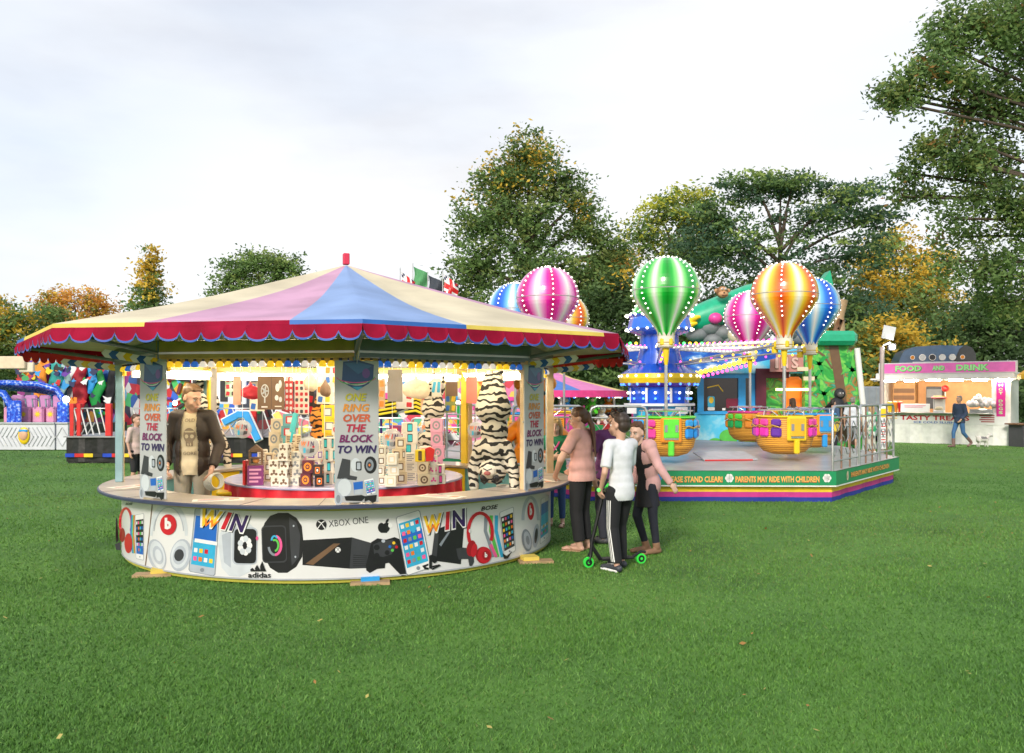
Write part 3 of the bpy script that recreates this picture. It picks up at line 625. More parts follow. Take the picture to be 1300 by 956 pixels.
# left half
a6.arc(172, 235, 32, 82, 150, 390, 13, P['r'], 2); a6.ell(152, 300, 15, 40, P['dr'], 2); a6.ell(186, 345, 22, 55, P['r'], 3); a6.text('BOSE', 190, 128, 13, P['k'], 3, 40, .02, .3)
for k, c in enumerate('bceo'): a6.line([(203+k*5, 190), (199+k*5, 290), (209+k*4, 400)], 6, P[c], 2)
handset(a6, [(222, 190), (272, 180), (270, 440), (228, 430)], ['k', 'k', 'b'], 'wcpbeo', 6, 2, 'w'); a6.poly([(118, 200), (126, 215), (132, 330), (120, 345), (116, 300)], P['k'], 2); a6.poly([(112, 350), (140, 340), (146, 385), (118, 380)], P['d'], 2)
a6.line([(318, 120), (300, 300), (278, 480)], 5, P['t'], 2)
phones(a6, 408, 290, 1.05, 'pl', 'l'); a6.ell(405, 243, 45, 57, P['r'], 6, 0, 28); a6.text('b', 404, 237, 64, P['w'], 7, 36, .06)
handset(a6, [(552, 150), (690, 160), (664, 528), (516, 500)], ['b', 'b', 'c', 'c'], 'weyproc', 2, 1, 'l'); a6.poly([(552, 318), (676, 338), (674, 358), (549, 338)], P['w'], 6)
a6.poly([(690, 290), (720, 250), (800, 200), (850, 235), (880, 262), (860, 500), (800, 530), (740, 525), (700, 480), (680, 360)], P['pl'], 1); a6.poly([(700, 300), (750, 280), (750, 480), (712, 450)], P['l'], 2)
a6.rrect(827, 360, 136, 206, 26, P['l'], 3, 1); a6.rrect(829, 361, 122, 190, 22, P['k'], 4, 1)
for k in range(9): a6.ell(827+26*math.cos(k*.7), 358+38*math.sin(k*.7), 15, 18, P['pl' if k % 2 else 'w'], 5+(k % 2), n=10)
a6.ell(894, 318, 7, 12, P['p'], 4, n=8)
win(a6, 712, 222, 230, 98, 9)
for k, (x, hh) in enumerate(((872, 20), (898, 36), (926, 56))): a6.poly([(x-13, 500), (x-20+4, 500-hh*.5), (x-4, 500-hh), (x+17, 500)], P['k'], 8)
a6.text('adidas', 907, 520, 30, P['k'], 8, 125, .02)
a6.poly([(920, 280), (935, 235), (965, 195), (1010, 178), (1065, 178), (1110, 205), (1140, 250), (1148, 330), (1142, 420), (1110, 475), (1060, 508), (1010, 508), (965, 480), (935, 420), (920, 340)], P['k'], 1)
a6.poly([(1070, 200), (1110, 230), (1132, 300), (1125, 420), (1085, 470), (1075, 330)], P['d'], 2)
a6.rrect(988, 350, 136, 205, 22, P['d'], 3, -2); a6.rrect(988, 350, 124, 190, 18, P['k'], 4, -2)
a6.arc(992, 357, 34, 52, -80, 90, 14, P['p'], 5); a6.arc(992, 357, 34, 52, 90, 170, 13, P['g'], 5); a6.arc(992, 357, 19, 30, -120, 90, 11, P['e'], 5); a6.arc(990, 330, 16, 24, 180, 330, 10, P['c'], 6)
for x, y in ((1095, 250), (1105, 420)): a6.ell(x, y, 5, 6, P['l'], 5, n=8)
# right half
def xlogo(a, cx, cy, r, fg, bg): a.ell(cx, cy, r, r, P[fg], 5, 0, 24); a.line([(cx-r*.72, cy+r*.75), (cx, cy-r*.25), (cx+r*.72, cy+r*.75)], r*.2, P[bg], 6); a.line([(cx-r*.6, cy-r*.66), (cx, cy-r*.28), (cx+r*.6, cy-r*.66)], r*.2, P[bg], 6)
xlogo(a7, 32, 228, 27, 'k', 'w'); a7.text('XBOX ONE', 172, 213, 34, P['d'], 3, 205, -.005, 0, -6)
a7.poly([(-65, 308), (190, 293), (178, 455), (-65, 436)], P['k'], 1); a7.poly([(190, 293), (303, 326), (275, 452), (178, 455)], P['d'], 1)
a7.poly([(-50, 430), (-10, 436), (130, 325), (95, 325)], P['t'], 2)
for k in range(6): a7.line([(195, 385+k*11), (268, 390+k*10)], 3.5, P['k'], 2)
xlogo(a7, 118, 358, 14, 'w', 'k')
a7.poly([(290, 318), (322, 298), (365, 305), (410, 292), (434, 302), (456, 370), (475, 462), (468, 490), (448, 494), (420, 466), (380, 424), (362, 428), (360, 452), (320, 456), (302, 466), (282, 477), (264, 464), (262, 438), (276, 380)], P['k'], 4)
a7.poly([(300, 330), (345, 312), (400, 305), (425, 330), (395, 380), (350, 395), (305, 385)], P['d'], 5)
for x, y, c in ((406, 322, 'y'), (386, 341, 'b'), (420, 343, 'r'), (399, 360, 'e')): a7.ell(x, y, 8, 8, P[c], 6, n=10)
a7.ell(318, 345, 15, 15, P['k'], 6); a7.ell(352, 312, 10, 9, P['l'], 6, n=10); a7.ell(372, 372, 13, 13, P['k'], 6); a7.ell(318, 390, 15, 17, P['k'], 6)
a7.ell(342, 243, 18, 25, P['k'], 2); a7.ell(368, 241, 18, 25, P['k'], 2); a7.poly([(335, 245), (375, 245), (372, 270), (338, 270)], P['k'], 2); a7.ell(388, 232, 11, 12, P['w'], 3); a7.ell(372, 208, 6, 12, P['k'], 3, 35)
handset(a7, [(415, 190), (540, 150), (600, 448), (472, 492)], ['c', 'b', 'c', 'c'], 'weypworcg', 6, 6)
a7.poly([(618, 255), (772, 196), (752, 432), (598, 412)], P['k'], 2); a7.poly([(618, 255), (640, 247), (625, 415), (598, 412)], P['d'], 3); a7.poly([(640, 330), (690, 260), (700, 260), (650, 340)], P['g'], 3)
a7.poly([(728, 352), (760, 345), (800, 352), (818, 372), (820, 420), (808, 446), (796, 440), (790, 405), (760, 405), (742, 410), (735, 390)], P['d'], 4)
a7.poly([(588, 388), (600, 382), (625, 392), (628, 420), (615, 428), (603, 418), (603, 458), (588, 452)], P['k'], 8); a7.poly([(552, 440), (585, 428), (585, 438), (570, 446), (585, 450), (585, 460), (565, 458)], P['k'], 8); a7.poly([(604, 440), (640, 432), (650, 440), (604, 462), (604, 452), (625, 443), (604, 449)], P['k'], 8)
win(a7, 672, 208, 196, 92, -11)
a7.arc(852, 268, 62, 100, 150, 385, 17, P['r'], 5); a7.ell(806, 350, 24, 42, P['dr'], 5, 10); a7.ell(820, 360, 15, 36, P['r'], 6, 10); a7.ell(868, 385, 40, 44, P['dr'], 6); a7.ell(874, 385, 36, 42, P['r'], 7); a7.ell(882, 386, 20, 24, P['dr'], 8, n=14); a7.text('b', 882, 384, 26, P['w'], 9, 14, .06); a7.ell(797, 260, 5, 10, P['w'], 8, n=8)
a7.text('BOSE', 900, 140, 22, P['k'], 4, 92, .03, .35, -8)
for k, c in enumerate(('g', 'e', 'c')): a7.line([(882+k*27, 180), (878+k*28, 260), (905+k*24, 340), (918+k*24, 395)], 17, P[c], 2)
a7.line([(905, 330), (935, 395)], 16, P['p'], 3)
handset(a7, [(950, 165), (1024, 135), (1035, 362), (975, 395)], ['k', 'k', 'd'], 'wcpeboy', 6, 3); a7.poly([(968, 376), (990, 390), (1018, 362), (996, 402), (975, 404)], P['k'], 9)
a7.arc(1112, 205, 40, 118, 180, 360, 15, P['l'], 2); a7.ell(1113, 158, 17, 46, P['r'], 3, 0, 18); a7.text('b', 1113, 154, 52, P['w'], 4, 13, .06); a7.ell(1092, 308, 25, 58, P['g'], 3, -8); a7.ell(1095, 308, 18, 46, P['l'], 4, -8); a7.ell(1097, 308, 9, 24, P['g'], 5, -8); a7.ell(1140, 285, 16, 62, P['l'], 3, 6); a7.ell(1140, 285, 8, 40, P['d'], 4, 6)
handset(a7, [(1165, 95), (1206, 75), (1205, 290), (1160, 330)], ['b', 'c', 'c'], 'weyp', 2, 2)
bn = MB(); bn.lathe([(RS, .045), (RS, HC-.055)], SKW, seg=120, smooth=True); bn.lathe([(RS+.004, .045), (RS+.006, .06)], LGREY, seg=120)
cuts = [120+k*7.5 for k in range(80)]
a6.emit(bn, cyl_map(RS), cuts); a7.emit(bn, cyl_map(RS), cuts)
tag(bn.build('banner', stall), 'white vinyl banner printed with headphones, phones, watches and consoles', None)
# the three tall printed boards
def sign_art():
    s = .374/250; a = Art(lambda X, Y: ((X-932)*s, (520-Y)*s))
    SH = mat('shield_blue', (.015, .07, .22), .3); a.poly([(855, 118), (940, 110), (1030, 135), (1025, 215), (1000, 245), (935, 284), (870, 248), (848, 230)], SH, 1)
    a.poly([(862, 128), (940, 120), (1020, 142), (940, 190)], mat('shield_mid', (.03, .14, .34), .3), 2); a.ell(985, 185, 22, 28, mat('shield_violet', (.14, .06, .3), .3), 3)
    a.arc(930, 205, 112, 34, 10, 175, 5, P['p'], 4); a.arc(932, 212, 100, 36, 0, 180, 5, P['e'], 4, rot=-4); a.arc(930, 222, 70, 30, 20, 160, 6, P['w'], 4); a.poly([(905, 262), (968, 262), (936, 284)], P['c'], 5)
    for t, x, y, w_, c in (('ONE', 928, 322, 122, mat('text_olive', (.55, .5, .02), .4)), ('RING', 928, 383, 152, mat('text_orange', (.72, .28, .03), .4)), ('OVER', 932, 442, 155, mat('text_rust', (.55, .1, .03), .4)), ('THE', 930, 500, 112, mat('text_red', (.42, .015, .05), .4)), ('BLOCK', 930, 560, 195, mat('text_plum', (.16, .01, .1), .4)), ('TO WIN', 935, 622, 222, P['n'])):
        a.text(t, x+3, y+3, 47, P['g'], 1, w_, .03, .22, up=-1); a.text(t, x, y, 45, c, 3, w_, .035, .22, up=-1)
    a.poly([(850, 673), (896, 683), (892, 795), (820, 788)], P['d'], 1); a.poly([(890, 770), (935, 780), (930, 800), (880, 795)], P['d'], 1); a.ell(926, 712, 28, 40, P['pl'], 1); a.rrect(943, 718, 32, 52, 6, P['k'], 2); a.rrect(943, 718, 20, 38, 4, P['l'], 3)
    a.ell(1010, 714, 36, 50, P['k'], 1); a.ell(1006, 714, 22, 34, P['g'], 2); a.ell(1004, 714, 12, 18, P['d'], 3); a.ell(1004, 714, 5, 7, P['o'], 4)
    a.ell(860, 842, 46, 58, P['l'], 1); a.ell(862, 840, 38, 50, P['pl'], 2); a.ell(828, 905, 22, 38, P['l'], 3); a.ell(828, 905, 12, 24, P['g'], 4); a.poly([(912, 812), (966, 806), (968, 880), (918, 884)], P['b'], 2); a.poly([(918, 855), (968, 850), (968, 880), (918, 884)], P['l'], 3)
    handset(a, [(970, 800), (1028, 788), (1042, 875), (988, 890)], ['c', 'c', 'b'], 'wepy', 5, 3); a.poly([(862, 890), (960, 885), (985, 895), (960, 920), (870, 915)], P['k'], 7); a.poly([(980, 892), (1046, 886), (1040, 925), (1020, 935), (1000, 915), (975, 925)], P['k'], 7)
    return a
BRD = mat('board_silver', (.46, .47, .48), .35, var=.08, vs=1.5)
for k in (-1, 0, 1):
    b = MB(); b.box((0, 0, (HC+1.945)/2+.012), (.374, .014, 1.945-HC), BRD, bev=.003)
    sign_art().emit(b, lambda x, y, h: Vector((x, -.0078-h, (HC+1.945)/2+.012+y)), step=.0008)
    b.box((0, .012, 1.4), (.39, .006, .012), STEEL)
    c = sp(RP+.085, k); o = b.build('sign_board', stall, (c.x, c.y, 0), PH+R(45)*k)
    tag(o, ['printed board tied to the left front post', 'printed board tied to the middle front post', 'printed board tied to the right front post'][k+1], None)
# lavender table with its red cloth
tb = thing('prize_table', 'round red draped prize table in the middle of the stall', 'table', (SX, SY, 0))
t = MB(); t.lathe([(0, .74), (1.315, .74), (1.33, .733), (1.33, .725)], mat('lilac_top', (.50, .44, .60), .25, coat=.4, var=.08), seg=64, smooth=False); t.lathe([(1.332, .726), (1.332, .714)], mat('trim_mauve', (.3, .28, .45), .4), seg=64); t.build('tabletop', tb)
t = MB(); prof = []; S = 192; vs = []
for j, z in enumerate((.716, .5, .25, .02)):
    for i in range(S):
        a = 2*pi*i/S; r = 1.315+(.008+.02*j)*math.sin(a*31)+.01*j*math.sin(a*17+1); vs.append((r*math.sin(a), -r*math.cos(a), z))
t.add(vs, [(j*S+i, j*S+(i+1) % S, (j+1)*S+(i+1) % S, (j+1)*S+i) for j in range(3) for i in range(S)], mat('red_cloth', (.62, .012, .03), .6, var=.2), True); t.build('cloth_skirt', tb)

# ================================================================ BALLOON RIDE
BX, BYY, BA, BP = 3.115, 18.07, 3.07, -7.6
ride = thing('balloon_ride', 'childrens ride of eight turning balloons over wicker gondolas on a striped deck', 'fairground ride', (BX, BYY, 0))
VR = [(5.17, 21.8), (4.62, 67.5), (4.9, 113), (4.9, 158), (4.9, 203), (4.9, 248), (4.9, 292), (5.1, 337)]
def vert(k, d=0, z=0): r, a = VR[k % 8]; return Vector(((r+d)*math.sin(R(a)), -(r+d)*math.cos(R(a)), z))
DECK = ramp_mat('checker_deck', [(.3, (.30, .31, .33)), (.55, (.42, .43, .45)), (.75, (.52, .53, .55))], scale=1.3, detail=8, rough=.32, dist=.6, bump=.15)
d_ = MB(); d_.add([vert(k, 0, .49) for k in range(8)], [tuple(range(8))], DECK)
for k in range(8):
    a, b = vert(k, .004, .489), vert(k+1, .004, .489); n_ = ((a+b)/2).normalized(); n_.z = 0
    d_.add([a, b, b+Vector((0, 0, .006)), a+Vector((0, 0, .006))], [(0, 1, 2, 3)], STEEL)
d_.build('deck', ride)
GF = mat('fascia_green', (.01, .26, .10), .4, var=.08)
f = MB()
for k in range(8):
    a, b = vert(k, 0, .483), vert(k+1, 0, .483); d = Vector((0, 0, .22)); f.add([a, b, b-d, a-d], [(0, 1, 2, 3)], GF)
    u_ = ((a+b)/2).normalized()*.006; u_.z = 0
    f.add([a-d+u_, b-d+u_, b-d+u_-Vector((0, 0, .02)), a-d+u_-Vector((0, 0, .02))], [(0, 1, 2, 3)], WHITE)
def plane_map(A, B, org=(0, 0)):
    A, B = Vector(A), Vector(B); t = (B-A); t.z = 0; t.normalize(); n_ = Vector((t.y, -t.x, 0))
    if n_.dot(A) > 0: n_ = -n_
    def fn(x, y, h):
        dr = Vector(((x-650)/FPX, 1, (HOR-y)/FPX)); o_ = Vector((0, 0, EYE)); A2 = A+n_*h; q = (A2-o_).dot(n_)/dr.dot(n_); p = o_+dr*q
        return p-Vector((org[0], org[1], 0))
    return fn
O_ = Vector((BX, BYY, 0)); ar = Art()
TY = mat('letter_yellow', (.85, .5, .12), .4); TR = mat('letter_red', (.7, .12, .05), .4)
for t, x, w_ in (('PLEASE STAND CLEAR!', 881, 72), ('PARENTS MAY RIDE WITH CHILDREN', 987, 106)):
    ar.text(t, x, 608.6, 8.2, TR, 2, w_+1, .04); ar.text(t, x, 608.3, 7, TY, 3, w_, .02)
for x, c in ((926, WHITE), (1050, WHITE), (835, SKYB)):
    for q in range(6): ar.ell(x+3*math.cos(q*1.05), 607+3*math.sin(q*1.05), 2.6, 2.8, c, 2, n=8)
ar.emit(f, plane_map(vert(7)+O_, vert(0)+O_, (BX, BYY)), step=.003)
ar = Art(); ar.text('PARENTS MAY RIDE WITH CHILDREN', 0, 0, .085, TR, 2, 2.6, .04, up=1); ar.text('PARENTS MAY RIDE WITH CHILDREN', 0, 0, .075, TY, 3, 2.58, .02, up=1)
for q in range(6): ar.ell(-1.5+.03*math.cos(q), .03*math.sin(q), .03, .05, CREAM, 2, n=8)
m_ = (vert(0)+vert(1))/2; t_ = (vert(1)-vert(0)).normalized(); nn = Vector((t_.y, -t_.x, 0))
ar.emit(f, lambda x, y, h: m_+Vector((0, 0, .375))+t_*x*.9+Vector((0, 0, y))+nn*h, step=.003)
f.build('fascia', ride)
s_ = MB()
for k in range(8):
    for z0, z1, mm in ((.235, .15, mat('skirt_yellow', (.8, .55, .02), .6, bump=.4, bs=4)), (.15, .07, mat('skirt_magenta', (.55, .03, .25), .6, bump=.4, bs=4)), (.07, .0, mat('skirt_blue', (.01, .03, .3), .6, bump=.4, bs=4))):
        N = 10; a, b = vert(k, -.1), vert(k+1, -.1); n_ = ((a+b)/2).normalized()
        for i in range(N):
            p, q = a.lerp(b, i/N), a.lerp(b, (i+1)/N); w0, w1 = n_*(.02*math.sin(i*2.2)), n_*(.02*math.sin((i+1)*2.2))
            s_.add([p+w0*(1-z0*3)+Vector((0, 0, z0)), q+w1*(1-z0*3)+Vector((0, 0, z0)), q+w1*(1-z1*3)+Vector((0, 0, z1)), p+w0*(1-z1*3)+Vector((0, 0, z1))], [(0, 1, 2, 3)], mm, True)
s_.build('canvas_skirt', ride)
# tower
tw = MB(); DB = mat('tower_blue', (.015, .10, .62), .25, coat=.5); CYB = mat('tower_cyan', (.05, .5, .8), .3)
tw.lathe([(.62, .495), (.62, .9), (.55, 1.0), (.55, 1.45)], CYB, seg=24)
tw.lathe([(.75, 1.45), (.75, 1.5)], WHITE, seg=16); tw.lathe([(.0, 1.45), (.75, 1.45)], WHITE, seg=16); tw.lathe([(.62, 1.5), (.66, 1.84)], DB, seg=8, smooth=False)
tw.lathe([(.6, 1.84), (.82, 1.92)], PURP, seg=24); tw.lathe([(.83, 1.92), (.86, 2.02), (.83, 2.12)], YEL, seg=24)
tw.lathe([(.83, 2.12), (.5, 2.32), (.42, 2.6), (.4, 2.95)], DB, seg=24)
tw.lathe([(.4, 2.93), (.62, 3.0), (.68, 3.06), (.62, 3.3), (.68, 3.36), (.4, 3.4)], [DB, DB, mat('ring_blue', (.02, .16, .75), .25, coat=.5), DB, DB], seg=16, smooth=False)
tw.lathe([(.35, 3.4), (.3, 3.5), (.12, 3.6), (0, 3.62)], PINK, seg=16)
tw.build('tower', ride)
for r, z, n, mm in ((.70, 3.35, 24, BULBW), (.70, 3.05, 20, BULBW), (.845, 2.07, 22, BULBW), (.845, 1.96, 0, BULBW), (.665, 1.72, 16, BULBW), (.655, 1.6, 16, BULBB), (.80, 1.9, 22, BULBB)):
    if not n: continue
    l = MB()
    for i in range(n): a = 2*pi*i/n+.1; l.ball((r*math.sin(a), -r*math.cos(a), z), .026, mm, 8, 6)
    l.build('light_ring', ride)['kind'] = 'stuff'
l = MB()
for i in range(8):
    a = R(45)*i+.2; c = Vector((.645*math.sin(a), -.645*math.cos(a), 1.67)); l.box(c, (.05, .01, .3), WHITE, rot=a)
    l.box(Vector((.72*math.sin(a+.3), -.72*math.cos(a+.3), 1.36)), (.3, .02, .14), NAVY if i % 2 else WHITE, rot=a+.3)
l.build('tower_panels', ride)
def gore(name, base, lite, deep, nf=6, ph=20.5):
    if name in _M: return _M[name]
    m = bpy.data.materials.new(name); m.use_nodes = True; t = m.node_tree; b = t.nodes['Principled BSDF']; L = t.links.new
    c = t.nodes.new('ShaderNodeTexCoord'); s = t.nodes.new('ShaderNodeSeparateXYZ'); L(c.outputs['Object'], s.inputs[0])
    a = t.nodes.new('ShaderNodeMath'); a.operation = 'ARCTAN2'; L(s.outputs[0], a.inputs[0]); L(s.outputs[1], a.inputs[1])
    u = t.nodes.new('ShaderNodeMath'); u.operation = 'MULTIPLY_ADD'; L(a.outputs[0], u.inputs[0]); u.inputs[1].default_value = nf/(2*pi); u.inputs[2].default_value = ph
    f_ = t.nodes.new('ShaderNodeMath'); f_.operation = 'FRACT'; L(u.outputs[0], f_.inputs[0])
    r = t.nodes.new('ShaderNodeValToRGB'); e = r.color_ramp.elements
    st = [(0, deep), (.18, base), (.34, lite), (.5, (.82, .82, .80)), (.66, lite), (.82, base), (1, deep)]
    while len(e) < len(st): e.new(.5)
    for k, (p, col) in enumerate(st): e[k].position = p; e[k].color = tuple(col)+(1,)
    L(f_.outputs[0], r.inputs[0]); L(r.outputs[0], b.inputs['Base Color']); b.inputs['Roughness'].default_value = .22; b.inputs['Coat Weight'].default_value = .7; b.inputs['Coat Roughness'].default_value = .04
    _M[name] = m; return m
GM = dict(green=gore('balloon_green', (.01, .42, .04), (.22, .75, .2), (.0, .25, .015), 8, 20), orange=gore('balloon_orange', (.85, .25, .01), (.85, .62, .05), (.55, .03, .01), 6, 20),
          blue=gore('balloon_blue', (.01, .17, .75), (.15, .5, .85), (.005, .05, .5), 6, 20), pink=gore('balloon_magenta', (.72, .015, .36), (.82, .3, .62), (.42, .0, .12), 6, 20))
WK = ramp_mat('wicker', [(.2, (.45, .16, .02)), (.55, (.80, .36, .03)), (.85, (.88, .48, .06))], kind='wave', scale=9, rough=.5, band='Z', dist=1)
def balloon_prof(n=22):
    pr = [(0, 4.11)]
    for k in range(1, n+1):
        t = k/n; z = 4.11-1.39*t
        if z > 3.4: r = math.sqrt(max(0, .60**2-(z-3.51)**2))
        else: s = (3.4-z)/(3.4-2.72); r = .59*(1-s)**.9*(1+.35*s)+.13*s**.6*(s) if False else .59+(.135-.59)*(s*s*(3-2*s)*.45+s*.55)
        pr.append((r, z))
    return pr
PRF = balloon_prof(); b0 = MB(); b0.lathe(PRF, WHITE, seg=48)
def seam_mesh(angs=(0, 60, 120, 180, 240, 300)):
    l = MB()
    for s in angs:
        a = R(s)
        acc = .05; last = (0, 4.11)
        for (r, z) in PRF[1:18]:
            sg_ = math.hypot(r-last[0], z-last[1]); t_ = .098-acc
            while t_ < sg_:
                rr = last[0]+(r-last[0])*t_/sg_; zz = last[1]+(z-last[1])*t_/sg_; l.ball((rr*1.018*math.sin(a), -rr*1.018*math.cos(a), zz+.006*(zz > 3.9)), .0135, BULBW, 6, 5); t_ += .098
            acc = sg_-(t_-.098); last = (r, z)
    return l
def crown_mesh():
    c = MB(); CW = mat('crown_cream', (.75, .70, .58), .35)
    c.lathe([(.12, 2.50), (.145, 2.52), (.15, 2.70)], CW, seg=24); c.lathe([(0, 2.5), (.12, 2.5)], CW, seg=24)
    for i in range(12):
        a, b = R(30)*i, R(30)*(i+1); r = .15
        c.add([(r*math.sin(a), -r*math.cos(a), 2.70), (r*math.sin(b), -r*math.cos(b), 2.70), (.165*math.sin((a+b)/2), -.165*math.cos((a+b)/2), 2.775)], [(0, 1, 2)], CW)
    c.lathe([(.152, 2.585), (.155, 2.592), (.152, 2.6)], GOLD, seg=24); c.lathe([(.149, 2.54), (.152, 2.545)], GOLD, seg=24); c.lathe([(.06, 2.5), (.045, 2.3), (.03, 2.2)], YEL, seg=12); return c
order = ['green', 'orange', 'blue', 'pink', 'green', 'orange', 'blue', 'pink']
GCOL = dict(green=(SKYB, mat('cushion_blue', (.02, .28, .75), .35), LGREEN, PINK), orange=(PINK, mat('cushion_pink', (.8, .04, .45), .35), YEL, PURP), blue=(GREEN, mat('cushion_yellow', (.85, .6, .05), .35), SKYB, PINK), pink=(LGREEN, mat('cushion_green', (.02, .5, .12), .35), PINK, ORANGE))
seam0 = None; crown0 = None
for k, col in enumerate(order):
    a = R(BP+45*k); c = Vector((BA*math.sin(a), -BA*math.cos(a), 0)); up, cu, dr, ac = GCOL[col]
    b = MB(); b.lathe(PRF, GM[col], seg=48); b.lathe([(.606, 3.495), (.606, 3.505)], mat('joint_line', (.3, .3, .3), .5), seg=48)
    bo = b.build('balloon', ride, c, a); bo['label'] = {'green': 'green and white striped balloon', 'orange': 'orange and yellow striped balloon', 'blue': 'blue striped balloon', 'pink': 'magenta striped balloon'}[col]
    if col == 'green':
        if k == 0: sg0 = seam_mesh((45, 90, 135, 225, 270, 315)).build('light_string', bo); sg0['kind'] = 'stuff'; crown0 = crown_mesh().build('crown_cup', bo)
        else: copy_part(sg0, bo); copy_part(crown0, bo)
    elif not seam0: seam0 = seam_mesh().build('light_string', bo); seam0['kind'] = 'stuff'; copy_part(crown0, bo)
    else: copy_part(seam0, bo); copy_part(crown0, bo)
    # arm
    m = MB(); y0, y1 = -.45, -(BA+.05)
    for sx_ in (-.07, .07): m.box((sx_, (y0+y1)/2, 2.66), (.03, y1-y0, .05), WHITE)
    for sx_ in (-.07, .07): m.tube([(sx_, y0, 2.3), (sx_*.9, y1*.55, 2.47), (sx_*.8, y1+.1, 2.6)], .018, STEEL, 6)
    for i in range(14): m.box((0, y0+(y1-y0)*(i+.5)/14, 2.66), (.14, .02, .03), STEEL)
    m.box((0, y1+.06, 2.6), (.22, .3, .13), YEL, bev=.02); m.cyl((0, y1+.25, 2.62), (0, y1+.25, 2.45), .06, YEL)
    am = m.build('arm', ride, rz=a)
    l = MB()
    for i in range(20):
        y = y0+(y1-y0)*(i+.5)/21
        for sx_ in (-.07, .07): l.ball((sx_, y, 2.70), .017, BULBY if k % 2 == 0 else BULBP, 6, 5); l.ball((sx_*1.3, y+.03, 2.665), .011, BULBW, 6, 5)
    for i in range(10): l.ball((0, y0+(y1-y0)*(i+.5)/10, 2.36+.018*i), .024, BULBY if i % 3 else BULBP, 6, 5)
    l.build('bulb_row', am)['kind'] = 'stuff'
    # gondola
    z0, zm, z1 = .60, .92, 1.27; gd = MB()
    pr = [(0, z0), (.2, z0), (.36, z0+.05), (.46, z0+.16), (.50, zm), (.49, z1), (.46, z1), (.45, zm), (0, zm-.1)]; S = 72; vs = []
    for j, (r, z) in enumerate(pr):
        for i in range(S):
            t = 2*pi*i/S; rr = r+(.012*abs(math.sin(t*18)) if 0 < j < 5 else 0); vs.append((rr*math.sin(t), -rr*math.cos(t), z))
    for j in range(len(pr)-1): gd.add(vs[j*S:(j+2)*S], [(i, (i+1) % S, S+(i+1) % S, S+i) for i in range(S)], WK, True)
    gd.lathe([(.50, z1-.01), (.525, z1+.012), (.50, z1+.035), (.455, z1+.03)], dr, seg=40)
    go = gd.build('gondola', ride, c, a*.15)
    cq = MB()
    for i in range(14):
        t = 2*pi*(i+.5)/14
        if abs(((t+pi) % (2*pi))-pi) < .42: continue
        F = rotz(t); p = Vector((.525*math.sin(t), -.525*math.cos(t), zm+.09)); mm = cu if i % 3 else ac
        cq.box(p, (.19, .075, .17), mm, rot=t, bev=.03); cq.box(p+Vector((0, 0, .17)), (.18, .065, .13), up if i % 3 else ac, rot=t, bev=.03)
    cq.build('cushions', go)
    rp = MB(); rp.tube([(.575*math.sin(t), -.575*math.cos(t), zm+.2+.018*math.sin(t*14)) for t in [2*pi*i/56+.45 for i in range(int(56*.86))]], .012, GOLD, 5); rp.build('rope', go)
    dq = MB()
    dq.box((0, -.535, 1.07), (.36, .05, .42), ORANGE if col != 'orange' else YEL, bev=.03); dq.box((0, -.562, 1.10), (.26, .02, .32), dr if col != 'orange' else mat('door_amber', (.8, .45, .03), .35), bev=.008)
    dq.box((0, -.535, .76), (.1, .08, .26), dr, bev=.02); dq.box((0, -.57, .925), (.24, .02, .03), CHROME)
    for sx_ in (-.09, .09): dq.box((sx_, -.575, 1.1), (.05, .012, .12), GREY)
    dq.build('door', go)
    hr = MB(); hr.lathe([(.03, .85), (.03, 2.5)], STEEL, seg=10); hr.lathe([(.28, 1.395), (.30, 1.41), (.28, 1.425)], CHROME, seg=28)
    for i in range(4): t = R(90*i+45); hr.tube([(0, 0, 1.2), (.29*math.sin(t), -.29*math.cos(t), 1.41)], .012, CHROME, 6)
    for i in range(4): t = R(90*i+20); hr.tube([(.49*math.sin(t), -.49*math.cos(t), z1), (.47*math.sin(t), -.47*math.cos(t), z1+.12)], .01, CHROME, 5)
    hr.lathe([(.465, z1+.115), (.475, z1+.13), (.465, z1+.135)], CHROME, seg=32); hr.build('centre_pole', go)
for (px, py, w_, a, lab) in ((920, 583, 1.0, 8, 1), (760, 583, 1.0, -20, 2)):
    Y = (EYE-.5)*FPX/(py-HOR); X = (px-650)*Y/FPX; p = MB(); p.box((X-BX, Y-BYY, .56), (w_, .62, .03), LGREY, rot=Matrix.Rotation(R(a), 3, 'Z') @ Matrix.Rotation(R(9), 3, 'X'), bev=.005); p.box((X-BX, Y-BYY-.3, .51), (w_*.9, .02, .03), RED, rot=R(a)); p.build('loading_ramp', ride)

# ---------------------------------------------------------------- safety fence panels standing on the deck edge
def fence_panel(p0, p1, label, z=.49, h=1.0, wave=True, m=None, group='safety fence panels round the balloon ride'):
    m = m or STEEL; p0, p1 = Vector(p0), Vector(p1); L = (p1-p0).length; ang = math.atan2(p1.y-p0.y, p1.x-p0.x)
    root = thing('safety_fence', label, 'fence', (p0.x, p0.y, z), ang, group)
    f = MB(); c = .1; pts = [(0, 0, 0), (0, 0, h-c), (c*.3, 0, h-c*.3), (c, 0, h), (L-c, 0, h), (L-c*.3, 0, h-c*.3), (L, 0, h-c), (L, 0, 0)]
    f.tube(pts, .022, m, 8); f.build('frame', root)
    for zz in (h*.82, h*.14): r = MB(); r.tube([(0, 0, zz), (L, 0, zz)], .016, m, 6); r.build('rail', root)
    if wave:
        n = max(2, round(L/.42))
        for i in range(n-1): q = MB(); x = L*(i+1)/n; q.tube([(x, 0, 0), (x, 0, h)], .015, mat('rusty_steel', (.28, .17, .12), .6, .3), 6); q.build('bar', root)
        for zz in (.27, .48, .68):
            q = MB(); q.tube([(L*t/16, 0, h*(zz+.07*math.sin(t*pi/2+zz*9))) for t in range(17)], .008, STEEL, 6); q.build('wavy_bar', root)
    return root
